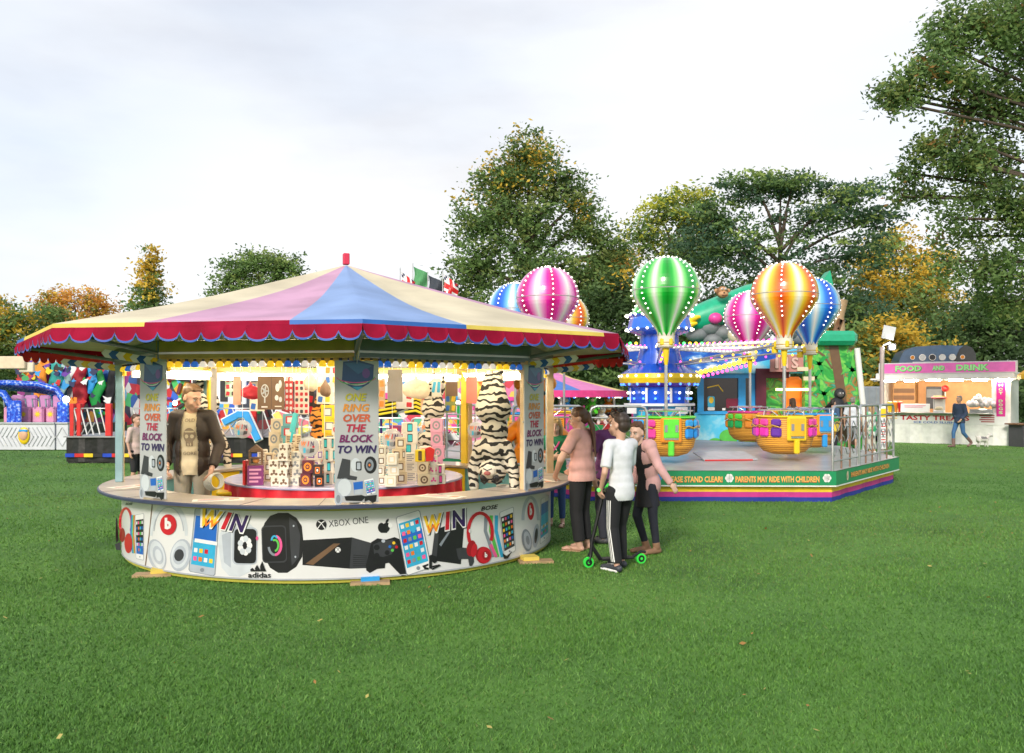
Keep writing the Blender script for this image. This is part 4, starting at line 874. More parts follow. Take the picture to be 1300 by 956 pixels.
Fv = lambda k, t=0: (O_+vert(k, -.08).lerp(vert(k+1, -.08), t))
for i, (k, t0, t1, lb) in enumerate(((0, .0, .36, 'first fence panel at the near right corner of the ride deck'), (0, .38, .70, 'middle fence panel on the right side of the ride deck'), (0, .72, .98, 'last fence panel at the far right corner of the ride deck'))):
    fence_panel(Fv(k, t0), Fv(k, t1), lb)
fence_panel(Fv(7, .02), Fv(7, .25), 'curved top fence panel behind the boy in white')
fence_panel(Fv(6, .55), Fv(6, .99), 'curved top fence panel behind the woman in pink')
fence_panel(Fv(6, .05), Fv(6, .50), 'fence panel seen past the right posts of the stall')
# row of barriers beyond the stall
for i in range(4):
    x = -4.8+i*1.25; fence_panel((x, 19.5, 0), (x+1.15, 19.4, 0), ['silver barrier seen behind the orange tiger', 'silver barrier seen under the middle of the stall', 'silver barrier seen behind the middle printed board', 'silver barrier seen behind the small white tiger'][i], z=0, h=1.15, group='barriers behind the stall')
# floodlight pole
fp = thing('floodlight_pole', 'steel pole with a lit floodlight and white board beside the ride deck', 'lamp post', (7.75, 17.9, 0))
m = MB(); m.cyl((0, 0, 0), (0, 0, 2.68), .045, mat('pole_pinkish', (.5, .42, .40), .4, .4)); m.tube([(0, 0, 2.65), (.04, 0, 2.72), (.16, -.03, 2.78)], .02, STEEL); m.build('pole', fp)
m = MB(); m.box((.14, 0, 2.98), (.26, .015, .28), mat('reflector_board', (.6, .62, .65), .3), rot=Matrix.Rotation(R(12), 3, 'Y'), bev=.004); m.box((.14, .02, 2.98), (.02, .02, .3), DGREY); m.build('reflector', fp)
m = MB(); m.ball((.2, -.06, 2.68), .05, mat('flood_lit', (1, .95, .85), .3, emis=25, ecol=(1, .95, .85)), 10, 8); m.box((.2, .0, 2.68), (.16, .06, .14), DGREY); m.build('lamp', fp)
m = MB(); m.box((0, -.055, 1.0), (.13, .01, .9), WHITE, bev=.002); m.box((0, -.062, 1.3), (.1, .006, .18), YEL)
for i in range(10): m.box((0, -.062, 1.13-.055*i), (.09, .004, .02), RED if i % 3 else GREY)
m.build('notice', fp)

# ================================================================ BACKGROUND ATTRACTIONS
def W(px, py, Y): return Vector(((px-650)*Y/FPX, Y, EYE+(HOR-py)*Y/FPX))
JUN = ramp_mat('jungle_mural', [(.28, (.02, .16, .03)), (.40, (.03, .38, .06)), (.48, (.2, .6, .1)), (.54, (.03, .30, .12)), (.60, (.45, .16, .04)), (.66, (.03, .22, .05)), (.8, (.1, .45, .6))], scale=1.7, detail=3, dist=1.6, rough=.4, interp='LINEAR')
CLD = ramp_mat('cloud_mural', [(.48, (.005, .06, .42)), (.55, (.01, .14, .6)), (.60, (.2, .4, .75)), (.64, (.7, .75, .82))], scale=1.7, detail=5, rough=.4, map_scale=(1, 1, 2.2))
SKM = ramp_mat('pale_sky_mural', [(.3, (.02, .4, .75)), (.5, (.1, .55, .85)), (.62, (.5, .75, .85)), (.75, (.1, .5, .2))], scale=1.4, detail=4, rough=.4)
TQ = mat('inflatable_green', (.01, .40, .22), .35, coat=.3); ROCK = mat('boulder_grey', (.2, .22, .24), .6, var=.3, vs=3)
fx, fy = 7.4, 26.0
fh = thing('funhouse', 'green jungle themed funhouse with monkey head and cloud painted front', 'funhouse', (fx, fy, 0))
def L(px, py, Y=26.0): p = W(px, py, Y); return Vector((p.x-fx, p.y-fy, p.z))
def panel(name, pts, m, Y=26.0, th=.12, parent=None, art=None, lab=None):
    q = [L(x, y, Y) for x, y in pts]; b = MB(); M4 = Matrix.Translation((0, q[0].y+th/2, 0)) @ Matrix.Rotation(R(90), 4, 'X')
    b.prism([(p.x, p.z) for p in q], th, m, M4)
    if art: art.emit(b, lambda x, y, h: L(x, y, Y)+Vector((0, -.004-h, 0)), step=.004)
    o = b.build(name, parent or fh)
    if lab: o['label'] = lab
    return o
a = Art()
for x, y, r in ((925, 555, 10), (937, 545, 7), (908, 565, 9), (948, 560, 9), (940, 572, 12)): a.ell(x, y, r*1.2, r, P['e'], 2)
for x, y in ((937, 541), (945, 543)): a.ell(x, y, 3, 3, P['w'], 3); a.ell(x, y, 1.3, 1.3, P['k'], 4)
a.poly([(890, 574), (985, 574), (985, 563), (950, 568), (920, 562), (890, 566)], P['e'], 1)
panel('painted_wall', [(882, 574), (960, 574), (960, 524), (882, 524)], SKM, art=a)
fr = MB()
for x0, x1, y0, y1 in ((886, 960, 474, 480), (886, 960, 522, 526), (886, 893, 480, 522), (937, 946, 480, 522), (953, 960, 480, 522)):
    p, q = L(x0, y1), L(x1, y0); fr.box(((p.x+q.x)/2, .02, (p.z+q.z)/2), (q.x-p.x, .14, q.z-p.z), SKYB)
fr.build('window_frame', fh)
p, q = L(893, 522), L(953, 480); g_ = MB(); g_.box(((p.x+q.x)/2, .04, (p.z+q.z)/2), (q.x-p.x, .03, q.z-p.z), mat('dark_glass', (.02, .012, .015), .08, coat=.6), bev=.002)
ga = Art(); ga.rrect(903, 510, 9, 14, 2, P['c'], 2); ga.ell(903, 508, 3, 4, P['y'], 3); ga.rrect(903, 519, 9, 4, 1, P['w'], 3); ga.rect(917, 518, 921, 521, P['w'], 3); ga.line([(898, 492), (912, 489), (918, 497)], 1.5, P['y'], 2)
ga.rrect(930, 512, 16, 12, 2, P['m'], 1)
ga.emit(g_, lambda x, y, h: L(x, y)+Vector((0, .02-h, 0)), step=.004); g_.build('window', fh)
panel('cloud_fascia', [(798, 475), (868, 475), (930, 466), (985, 455), (985, 436), (798, 438)], CLD, Y=24.6, lab='dark blue fascia painted with clouds')
panel('cloud_fascia', [(886, 474), (1030, 474), (1030, 438), (886, 450)], SKM, Y=25.9)
l = MB()
for i in range(15): c = L(872+i*6, 477-i*1.5, 24.3); l.ball(c, .07, BULBY, 8, 6); l.ball(c+Vector((.08, .05, -.12)), .045, BULBP, 6, 5)
l.build('bulb_row', fh)['kind'] = 'stuff'
l = MB()
for i in range(24): l.ball(L(800+i*7.6, 436, 24.3), .045, BULBG if i % 3 == 0 else BULBY, 6, 5)
l.build('bulb_row', fh)['kind'] = 'stuff'
# entrance
e = MB()
def bx(name_b, x0, x1, y0, y1, m, Y=26.0, dy=0, th=.2, bev=0):
    p, q = L(x0, y1, Y), L(x1, y0, Y); name_b.box(((p.x+q.x)/2, p.y+dy, (p.z+q.z)/2), (abs(q.x-p.x), th, abs(q.z-p.z)), m, bev=bev)
MR = mat('entrance_maroon', (.10, .008, .03), .5)
bx(e, 958, 971, 468, 574, MR, dy=-.05); bx(e, 971, 1000, 468, 480, MR, dy=-.04); bx(e, 1036, 1042, 480, 574, RED, dy=-.06); e.build('entrance_frame', fh)
e = MB(); bx(e, 971, 1040, 480, 574, JUN, dy=.5); bx(e, 1000, 1022, 478, 540, mat('glow_orange', (.8, .18, .02), .4, emis=.3), dy=.3, bev=.1); bx(e, 1024, 1038, 470, 512, mat('door_red', (.5, .06, .02), .4), dy=.2, bev=.05); bx(e, 974, 992, 520, 574, mat('orange_leaf', (.6, .25, .03), .5), dy=.3, bev=.1); e.build('entrance_scenery', fh)
e = MB(); bx(e, 985, 1028, 493, 496, mat('lit_yellow_strip', (1, .8, .2), .4, emis=3), Y=25.6, th=.05); e.build('strip_light', fh)
a = Art()
for ch, x in (('I', 986), ('N', 996), ('S', 1009)): a.text(ch, x, 461, 16, P['t'], 1, 10 if ch != 'I' else 5, .06); a.text(ch, x, 460.5, 14, mat('letter_cream', (.7, .45, .4), .4), 3, 9 if ch != 'I' else 4, .03)
panel('letter_board', [(978, 472), (1020, 472), (1020, 450), (978, 450)], mat('board_rose', (.5, .22, .2), .5), Y=25.5, th=.06, art=a)
for px, py, dx in ((1020, 478, 0), (1012, 466, 0)):
    e = MB(); bx(e, px, px+14, py, py+5, CREAM, Y=25.4, th=.05); e.build('arrow_board', fh)
# right jungle wall with painted palms and the gorilla statue
a = Art()
a.poly([(1052, 438), (1064, 438), (1074, 500), (1078, 560), (1062, 560), (1062, 500)], P['t'], 2); a.line([(1030, 440), (1046, 452), (1056, 468)], 3, P['t'], 2)
for cx, cy in ((1040, 462), (1082, 470), (1046, 500), (1084, 520), (1034, 480)):
    for t in range(6): an = R(t*55+cx); a.line([(cx, cy), (cx+8*math.cos(an), cy+8*math.sin(an)-3), (cx+15*math.cos(an), cy+16*math.sin(an)+2)], [4, 5, .5], P['e'] if t % 2 else GREEN, 3)
for cx, cy in ((1090, 545), (1084, 556), (1093, 530)): a.ell(cx, cy, 6, 9, P['t'], 3)
panel('jungle_wall', [(1022, 574), (1094, 574), (1098, 545), (1092, 490), (1086, 440), (1060, 436), (1022, 438)], JUN, Y=25.7, th=.25, art=a)
e = MB(); pts = [L(x, y, 25.6) for x, y in ((1098, 572), (1099, 545), (1094, 500), (1088, 442))]; e.tube(pts, .09, WHITE, 8); e.build('wall_edge', fh)
e = MB(); e.tube([L(868, 410, 26.3), L(900, 400, 26.3), L(950, 382, 26.3), L(1000, 368, 26.3), L(1030, 372, 26.3)], [.36, .46, .5, .46, .34], TQ, 14); e.tube([L(866, 424, 26.5), L(880, 400, 26.5)], [.2, .3], TQ, 10)
e.build('roof_roll', fh)
e = MB(); e.prism([(L(x, y).x, L(x, y).z) for x, y in ((1032, 372), (1055, 343), (1062, 378), (1058, 402), (1036, 400))], .5, TQ, Matrix.Translation((0, .3, 0)) @ Matrix.Rotation(R(90), 4, 'X')); e.build('roof_fin', fh)
e = MB(); bx(e, 1030, 1083, 421, 439, TQ, Y=25.8, th=.9, bev=.12); bx(e, 868, 975, 437, 444, TQ, Y=26.2, th=.8, bev=.1); e.build('roof_ledge', fh)
e = MB(); e.tube([L(1066, 423, 26), L(1065, 402, 26), L(1068, 381, 26)], [.17, .15, .2], TAN, 10); e.tube([L(1060, 424, 25.9), L(1068, 404, 25.9), L(1064, 418, 25.8)], [.12, .1, .04], BROWN, 7); e.build('totem_trunk', fh)
e = MB()
for x, y, r in ((885, 424, .3), (900, 415, .36), (918, 422, .34), (934, 414, .3), (948, 424, .34), (962, 430, .3), (905, 432, .3), (930, 434, .3), (1000, 420, .4), (1018, 428, .35)): e.ball(L(x, y, 26.3), r, ROCK, 12, 8, (1.2, 1, .8))
e.build('boulders', fh)
e = MB()
for x, y, k in ((880, 404, 1), (876, 412, 0), (926, 400, 1)): e.tube([L(x-6, y+6, 25.9), L(x, y, 25.8), L(x+9, y-2, 25.8)], [.05, .12, .04], YEL, 8); e.build('banana', fh); e = MB()
e.ball(L(908, 404, 25.9), .22, PINK, 10, 8, (1, .8, .8)); e.build('fruit', fh)
mk = MB(); c = L(917, 371, 25.7); FB = mat('monkey_brown', (.22, .10, .04), .6); FT = mat('monkey_tan', (.5, .28, .14), .6)
mk.T = Matrix.Translation(c) @ Matrix.Scale(.62, 4) @ Matrix.Translation(-c)
mk.ball(c, .30, FB, 14, 10, (1, .9, 1)); mk.ball(c+Vector((0, -.2, -.12)), .22, FT, 12, 8, (1.15, .8, .75)); mk.ball(c+Vector((0, -.2, .1)), .17, FT, 12, 8, (1.2, .6, .8))
for s in (-1, 1): mk.ball(c+Vector((s*.3, 0, .08)), .1, FT, 10, 6, (1, .5, 1)); mk.ball(c+Vector((s*.08, -.33, .12)), .055, WHITE, 8, 6); mk.ball(c+Vector((s*.08, -.375, .12)), .025, BLACK, 6, 5)
mk.ball(c+Vector((0, -.37, -.07)), .04, BLACK, 6, 5); mk.tube([c+Vector((-.12, -.37, -.17)), c+Vector((0, -.4, -.2)), c+Vector((.12, -.37, -.17))], .015, MR, 5); mk.build('monkey_head', fh)['label'] = 'brown monkey head'
# white topped figure in the boulders
mk = MB(); c = L(897, 402, 25.7); mk.T = Matrix.Identity(4); mk.ball(c+Vector((.9, 0, -.25)), .2, FT, 10, 8); mk.ball(c+Vector((.9, -.05, -.55)), .28, CREAM, 10, 8); mk.ball(c+Vector((.9, 0, -.05)), .16, PINK, 10, 6, (1, 1, .6)); mk.build('jolly_figure', fh)
# gorilla statue by the right wall
gs = MB(); FU = mat('gorilla_fur', (.02, .022, .028), .7, bump=.5, bs=20); c = L(1066, 500, 25.2)
gs.T = Matrix.Translation(c) @ Matrix.Scale(.6, 4) @ Matrix.Translation(-c)
gs.ball(c, .27, FU, 14, 10, (1, .9, 1.05)); gs.ball(c+Vector((-.02, -.18, -.04)), .17, mat('gorilla_face', (.1, .09, .09), .5), 10, 8, (1, .7, .9)); gs.ball(c+Vector((-.12, .05, -.65)), .42, FU, 14, 10, (.9, .8, 1.2)); gs.ball(c+Vector((-.1, .05, -1.25)), .42, FU, 12, 8, (1, .8, .8))
gs.tube([c+Vector((-.35, -.1, -.45)), c+Vector((-.75, -.2, -.75)), c+Vector((-.45, -.45, -.35))], [.15, .12, .09], FU, 9); gs.tube([c+Vector((.2, -.1, -.45)), c+Vector((.35, -.2, -.9)), c+Vector((.1, -.35, -1.2))], [.14, .12, .09], FU, 9)
for s in (-1, 1): gs.tube([c+Vector((s*.2-.1, 0, -1.4)), c+Vector((s*.3-.1, -.3, -1.6)), c+Vector((s*.25-.1, -.3, -1.65))], [.18, .14, .1], FU, 8); gs.ball(c+Vector((s*.07-.02, -.31, .03)), .03, WHITE, 6, 5)
gs.build('gorilla_statue', fh)

# ---------------------------------------------------------------- food kiosk
KA, KB_ = Vector((13.3, 30.9, 0)), Vector((16.57, 28.4, 0)); kt = (KB_-KA).normalized(); kang = math.atan2(kt.y, kt.x); KL = (KB_-KA).length
kk = thing('food_kiosk', 'white food and drink trailer with a pink fascia and warm lit hatch', 'food kiosk', (KA.x, KA.y, 0), kang)
def KU(px): dx = (px-650)/FPX; t = (KA.x-dx*KA.y)/(dx*kt.y-kt.x); return t
def KZ(px, py): t = KU(px); return EYE+(HOR-py)*(KA.y+kt.y*t)/FPX
Zx = lambda X: 1080+X/5.31
Zy = lambda Y: 410+Y/5.31
TRW = mat('trailer_white', (.84, .83, .79), .4, var=.06); WARM = mat('warm_interior', (.75, .38, .16), .6, emis=.25, ecol=(1, .5, .2)); D_ = 2.0
b = MB(); b.box((KL/2, D_/2, 2.36), (KL+.25, D_+.2, .22), TRW, bev=.03); b.box((KL/2, D_/2, .52), (KL, D_, .96), TRW, bev=.02); b.box((KL/2, D_-.03, 1.6), (KL-.04, .06, 1.4), WARM); b.box((.03, D_/2, 1.62), (.06, D_-.1, 1.28), TRW); b.box((KL-.28, D_/2, 1.62), (.56, D_-.1, 1.28), TRW)
b.box((KL/2, D_/2, 1.03), (KL-.7, D_-.2, .04), TRW); b.box((KL/2, -.04, 2.235), (KL+.5, .5, .05), TRW, rot=Matrix.Rotation(R(-6), 3, 'X')); b.build('body', kk)
b = MB(); b.box((KL/2+.1, -.06, 2.63), (KL+.22, .12, .40), WHITE, bev=.01); b.box((KL/2+.1, -.124, 2.63), (KL+.10, .012, .33), mat('fascia_pink', (.80, .16, .50), .4, emis=.12))
a = Art(); LG = mat('letter_mint', (.35, .75, .3), .4, emis=.15)
for t, x, w_ in (('FOOD', .98, .85), ('AND', 1.95, .38), ('DRINK', 3.0, .98)): a.text(t, x+.01, -.01, .23 if t != 'AND' else .18, P['e'], 1, w_*1.04, .06, up=1); a.text(t, x, 0, .20 if t != 'AND' else .155, LG, 3, w_, .04, up=1)
a.emit(b, lambda x, y, h: Vector((x, -.132-h, 2.63+y)), step=.003); b.build('fascia_sign', kk)
b = MB(); b.box((KL/2, -.02, .88), (KL-.15, .05, .40), WHITE, bev=.004); a = Art()
a.text('TASTY TREATS', 1.8, .015, .17, P['r'], 2, 2.2, .03, up=1); a.text('ICE COLD SLUSH', 1.8, -.14, .07, P['b'], 2, 1.3, .02, up=1)
a.rect(1.3, .14, 2.2, .17, P['e'], 1); a.rect(.15, .05, .6, .09, P['o'], 1); a.rect(.2, -.03, .6, .0, P['y'], 1)
for i in range(4): a.rect(3.2+.05*(i % 2), .10-.07*i, 3.65, .135-.07*i, P['dr'], 1)
a.emit(b, lambda x, y, h: Vector((x, -.047-h, .88+y)), step=.003); b.build('menu_panel', kk)
b = MB()
for i in range(24): x0, x1 = KL*i/24, KL*(i+1)/24; z0 = .0; b.add([(x0, -.03+.02*math.sin(i), .68), (x1, -.03+.02*math.sin(i+1), .68), (x1, -.03+.05*math.sin((i+1)*1.7), z0), (x0, -.03+.05*math.sin(i*1.7), z0)], [(0, 1, 2, 3)], mat('tarp_white', (.82, .82, .80), .6, bump=.3, bs=4), True)
b.build('ground_skirt', kk)
b = MB(); b.box((KL-.28, -.03, 1.55), (.26, .04, 1.16), mat('side_pink', (.7, .02, .3), .4), bev=.004); a = Art()
for i, ch in enumerate('HOT DOGS'):
    if ch != ' ': a.text(ch, 0, .46-.13*i, .09, LG, 2, .12, .02, up=1)
a.emit(b, lambda x, y, h: Vector((KL-.28+x, -.052-h, 1.55+y)), step=.003); b.build('hot_food_sign', kk)
for i in range(6): b = MB(); x = .35+.72*i; b.cyl((x-.22, -.15, 2.19), (x+.22, -.15, 2.19), .025, mat('kiosk_tube', (1, .95, .85), .3, emis=60, ecol=(1, .88, .7)), seg=8); b.build('strip_light', kk)
b = MB(); b.box((KL/2-.2, -.08, 1.06), (KL-.6, .34, .03), STEEL, bev=.004); b.build('serving_shelf', kk)
b = MB(); b.box((.62, 1.1, 1.6), (.75, .5, 1.1), mat('shelf_pine', (.5, .26, .1), .6)); 
for zz in (1.3, 1.6, 1.85): b.box((.62, .84, zz), (.7, .02, .16), BROWN)
b.build('shelf_unit', kk); b = MB(); b.box((1.6, 1.2, 1.6), (.55, .4, .8), DGREY, bev=.02); b.box((1.6, .99, 1.75), (.5, .02, .3), GREY); b.build('oven', kk)
def on_kiosk(x, y, z): p = KA+kt*x+Vector((-kt.y, kt.x, 0))*y; return (p.x, p.y, z)
t_ = thing('popcorn_machine', 'white popcorn machine with a red top on the kiosk shelf', 'popcorn machine', on_kiosk(1.95, .02, 1.076), kang)
b = MB(); b.box((0, 0, .04), (.34, .26, .08), WHITE, bev=.01); b.box((0, .1, .28), (.32, .02, .4), WHITE)
for sx_ in (-.155, .155):
    for sy_ in (-.11, .11): b.box((sx_, sy_, .28), (.025, .025, .42), WHITE)
b.ball((0, 0, .14), .13, CREAM, 12, 8, (1.1, .85, .6)); b.build('cabinet', t_)
b = MB(); b.box((0, 0, .52), (.46, .34, .07), RED, bev=.03); b.box((0, 0, .57), (.34, .26, .03), YEL, bev=.01); b.build('canopy', t_)
t_ = thing('candyfloss_bags', 'heap of white candyfloss bags hanging at the right of the hatch', 'candyfloss', on_kiosk(3.25, .0, 1.076), kang)
b = MB(); FL = mat('candyfloss_white', (.8, .72, .75), .5, bump=.3, bs=12)
for i in range(30): an = i*2.4; r = .03+.4*math.sqrt(i/30); b.ball((r*math.cos(an)*1.0, .1*math.sin(an*1.3), .18+.36*(1-r/.45)*abs(math.sin(i*1.3))+.1), .10, FL, 8, 6, (.9, .8, 1.1))
b.build('bags', t_); b = MB(); b.box((0, 0, .07), (.7, .2, .14), STEEL, bev=.02); b.build('tray', t_)
t_ = MB(); t_.box((0, 0, .16), (.95, .03, .3), WHITE, rot=Matrix.Rotation(R(-10), 3, 'X'), bev=.005)
for i in range(4): t_.box((-.05*i, -.03+.012*i, .24-.05*i), (.7-.1*i, .004, .018), P['p'])
tag(t_.build('menu_board', None, on_kiosk(1.2, -.1, 1.076), kang), 'white price board standing left of the popcorn machine', 'menu board')
for i, (x, c, lb) in enumerate(((.35, YEL, 'yellow snack carton'), (.52, ORANGE, 'orange snack carton'), (.7, RED, 'red snack carton'))):
    t_ = MB(); t_.lathe([(0, 0), (.07, 0), (.1, .24), (.11, .36), (0, .36)], c, seg=4, smooth=False, rot=R(45)); t_.ball((0, 0, .36), .08, CREAM, 8, 6, (1, 1, .5))
    tag(t_.build('snack_carton', None, on_kiosk(x, .0, 1.076), kang), lb+' at the left end of the kiosk shelf', 'carton')
t_ = MB(); t_.ball((0, 0, .3), .12, RED, 10, 8); t_.cyl((0, 0, 0), (0, 0, .2), .02, WHITE); tag(t_.build('red_globe', None, on_kiosk(2.05, .5, 1.62), kang), 'red round lamp above the popcorn machine', 'lamp')
# grey trailer left of the kiosk, blue ride cab behind it
t_ = thing('equipment_trailer', 'plain grey trailer left of the food kiosk', 'trailer', (12.9, 32.2, 0), -.3)
b = MB(); b.box((0, 0, 1.15), (1.5, 3.2, 1.7), mat('trailer_grey', (.22, .25, .30), .5), bev=.04)
for i in range(6): b.box((-.6+.24*i, -1.612, 1.15), (.02, .02, 1.6), GREY)
b.build('body', t_)
for s in (-1, 1): b = MB(); b.cyl((s*.62, -.3, .3), (s*.78, -.3, .3), .3, BLACK, seg=18); b.build('wheel', t_)
t_ = thing('ride_cab', 'blue rounded ride cab with lamps rising behind the food kiosk', 'ride cab', (17.0, 34.5, 0), -.25)
CBL = mat('cab_blue', (.10, .19, .34), .3, coat=.5); CDK = mat('cab_dark', (.02, .03, .04), .2, coat=.5)
b = MB(); b.prism([(-1.45, .4), (1.3, .4), (1.3, 2.9), (1.15, 3.45), (.9, 3.62), (0, 3.66), (-.9, 3.6), (-1.25, 3.45), (-1.42, 3.1)], 1.8, CBL, Matrix.Rotation(R(90), 4, 'X')); b.prism([(.45, 2.75), (1.36, 2.75), (1.33, 3.3), (1.2, 3.55), (.95, 3.66), (.75, 3.5)], 1.86, CDK, Matrix.Rotation(R(90), 4, 'X')); b.build('body', t_)
b = MB(); b.box((-.15, -.93, 2.88), (1.6, .05, .26), WHITE, bev=.02); a = Art(); a.text('SIZZLER', -.15, 2.88, .17, P['n'], 2, 1.45, .04, up=1); a.emit(b, lambda x, y, h: Vector((x, -.958-h, y)), step=.004); b.build('name_plate', t_)
for i, c in enumerate((ORANGE, WHITE, DGREY, WHITE, WHITE, ORANGE)): b = MB(); b.cyl((-.95+.36*i, -.9, 3.18), (-.95+.36*i, -.97, 3.18), .11 if 0 < i < 5 else .07, c, seg=16); b.cyl((-.95+.36*i, -.9, 3.18), (-.95+.36*i, -.96, 3.18), .13 if 0 < i < 5 else .09, CHROME, seg=16); b.build('roof_lamp', t_)
t_ = thing('parasol', 'yellow parasol at the right edge beside the kiosk', 'parasol', (17.2, 27.2, 0))
b = MB(); b.cyl((0, 0, 0), (0, 0, 2.8), .03, STEEL); b.build('pole', t_); b = MB(); b.lathe([(0, 2.9), (.5, 2.72), (1.0, 2.35), (1.0, 2.2)], mat('parasol_yellow', (.75, .42, .03), .7), seg=8, smooth=False); b.build('canopy', t_)
t_ = thing('picnic_table', 'dark picnic table right of the kiosk', 'table', (17.0, 28.0, 0), .2)
b = MB(); b.box((0, 0, .74), (1.4, .7, .05), BROWN, bev=.01); b.build('tabletop', t_)
for s in (-.55, .55): b = MB(); b.box((s, 0, .36), (.06, .6, .72), DGREY); b.build('leg', t_)

# ---------------------------------------------------------------- small striped tent behind, and its goods
tt = thing('striped_tent', 'small round tent with blue, pink and yellow stripes beyond the stall', 'tent stall', (.4, 29, 0))
b = MB(); cc = [mat('tent_blue', (.07, .2, .6), .6), mat('tent_pink', (.72, .22, .5), .6), mat('tent_yellow', (.8, .6, .25), .6)]
for i in range(24):
    a0, a1 = R(15*i), R(15*(i+1)); q = lambda r, z, a: (r*math.sin(a), -r*math.cos(a), z); m_ = cc[(i // 2) % 3]
    b.add([q(.05, 2.95, a0), q(.05, 2.95, a1), q(1.7, 2.25, a1), q(1.7, 2.25, a0)], [(0, 1, 2, 3)], m_); b.add([q(1.7, 2.25, a0), q(1.7, 2.25, a1), q(3.45, 1.82, a1), q(3.45, 1.82, a0)], [(0, 1, 2, 3)], m_)
b.build('canvas_roof', tt)
b = MB(); b.lathe([(3.46, 1.83), (3.5, 1.62)], mat('tent_rose', (.75, .05, .25), .6), seg=48); b.build('valance', tt)
for i in range(8): b = MB(); a0 = R(45*i+20); b.cyl((3.2*math.sin(a0), -3.2*math.cos(a0), 0), (3.2*math.sin(a0), -3.2*math.cos(a0), 1.85), .04, WHITE); b.build('post', tt)
b = MB(); b.lathe([(3.3, .0), (3.3, .75), (2.7, .78)], ramp_mat('tent_panels', [(.3, (.7, .02, .03)), (.42, (.8, .6, .03)), (.5, (.02, .2, .7)), (.6, (.75, .75, .7)), (.7, (.02, .4, .1))], kind='voronoi', scale=2.2, rough=.4, interp='CONSTANT'), seg=40); b.build('counter', tt)
b = MB()
for i in range(40): a0 = R(9*i); b.ball((3.3*math.sin(a0), -3.3*math.cos(a0), 1.62), .035, BULBW if i % 3 else BULBB, 6, 5)
b.build('bulb_row', tt)['kind'] = 'stuff'
toys = [(RED, 'red'), (YEL, 'yellow'), (SKYB, 'blue'), (PINK, 'pink'), (LGREEN, 'green'), (WHITE, 'white'), (ORANGE, 'orange'), (PURP, 'purple')]
def toy(name, label, loc, m, s=1, group=None, m2=None):
    r_ = thing(name, label, 'soft toy', loc, 0, group); b = MB(); b.ball((0, 0, .16*s), .14*s, m, 10, 8, (1, .85, 1.1)); b.ball((0, -.1*s, .14*s), .08*s, m2 or CREAM, 8, 6)
    for sx_ in (-1, 1): b.tube([(sx_*.1*s, 0, .2*s), (sx_*.2*s, -.06*s, .12*s)], [.05*s, .04*s], m, 6); b.tube([(sx_*.07*s, -.02*s, .07*s), (sx_*.1*s, -.16*s, .03*s)], [.06*s, .05*s], m, 6)
    b.build('body', r_); b = MB(); b.ball((0, -.02*s, .38*s), .12*s, m, 10, 8); b.ball((0, -.11*s, .35*s), .055*s, m2 or CREAM, 8, 6)
    for sx_ in (-1, 1): b.ball((sx_*.09*s, 0, .47*s), .045*s, m, 8, 6); b.ball((sx_*.045*s, -.12*s, .41*s), .016*s, BLACK, 6, 5)
    b.build('head', r_); return r_
for i in range(16):
    m_, nm = toys[i % 8]; a0 = R(-75+i*10); rr = 3.0; z = .78 if i % 2 else 1.12
    toy('soft_toy', f'{nm} soft toy {"on the counter" if i % 2 else "hanging"} {"left" if i < 8 else "right"} of centre in the small striped tent', (.4+rr*math.sin(a0), 29-rr*math.cos(a0), z), m_, 1.15, 'soft toys in the small striped tent')
toy('soft_toy', 'big orange plush hanging by the right front post of the stall', (.33, 12.2, .75), ORANGE, 2.3, None, mat('plush_face', (.7, .35, .08), .6))
# flags beyond the roof
def flag(px, ptop, kind, label):
    Y = 25.5; X = (px-650)*Y/FPX; zt = EYE+(HOR-ptop)*Y/FPX; r_ = thing('flag_pole', label, 'flag', (X, Y, 0), 0, 'flags beyond the stall roof'); b = MB(); b.cyl((0, 0, 0), (0, 0, zt), .025, STEEL, r1=.015, seg=8); b.build('pole', r_)
    b = MB(); m0 = dict(u=NAVY, g=mat('flag_green', (.08, .3, .12), .7), k=mat('flag_black', (.04, .05, .07), .7))[kind]; N = 8
    def fp_(u, v): return Vector((.02+u*.42+.03*math.sin(v*5), .06*math.sin(u*6+v*3), zt-.1-v*.65-u*.32*(1 if kind == 'u' else .6)+(.16*v*u)))
    for i in range(N):
        for j in range(N):
            u, v = (i+.5)/N, (j+.5)/N; m_ = m0
            if kind == 'u':
                if abs(u-.5) < .1 or abs(v-.5) < .1: m_ = RED
                elif abs(u-.5) < .22 or abs(v-.5) < .22: m_ = WHITE
                elif abs(abs(u-.5)-abs(v-.5)) < .07: m_ = RED if (i+j) % 2 else WHITE
            b.add([fp_(i/N, j/N), fp_((i+1)/N, j/N), fp_((i+1)/N, (j+1)/N), fp_(i/N, (j+1)/N)], [(0, 1, 2, 3)], m_, True)
    b.build('cloth', r_)
flag(508, 340, 'u', 'first red white and blue flag above the roof ridge'); flag(524, 334, 'g', 'green flag above the roof ridge'); flag(543, 345, 'k', 'dark flag above the roof ridge'); flag(562, 343, 'u', 'last red white and blue flag near the tall tree')

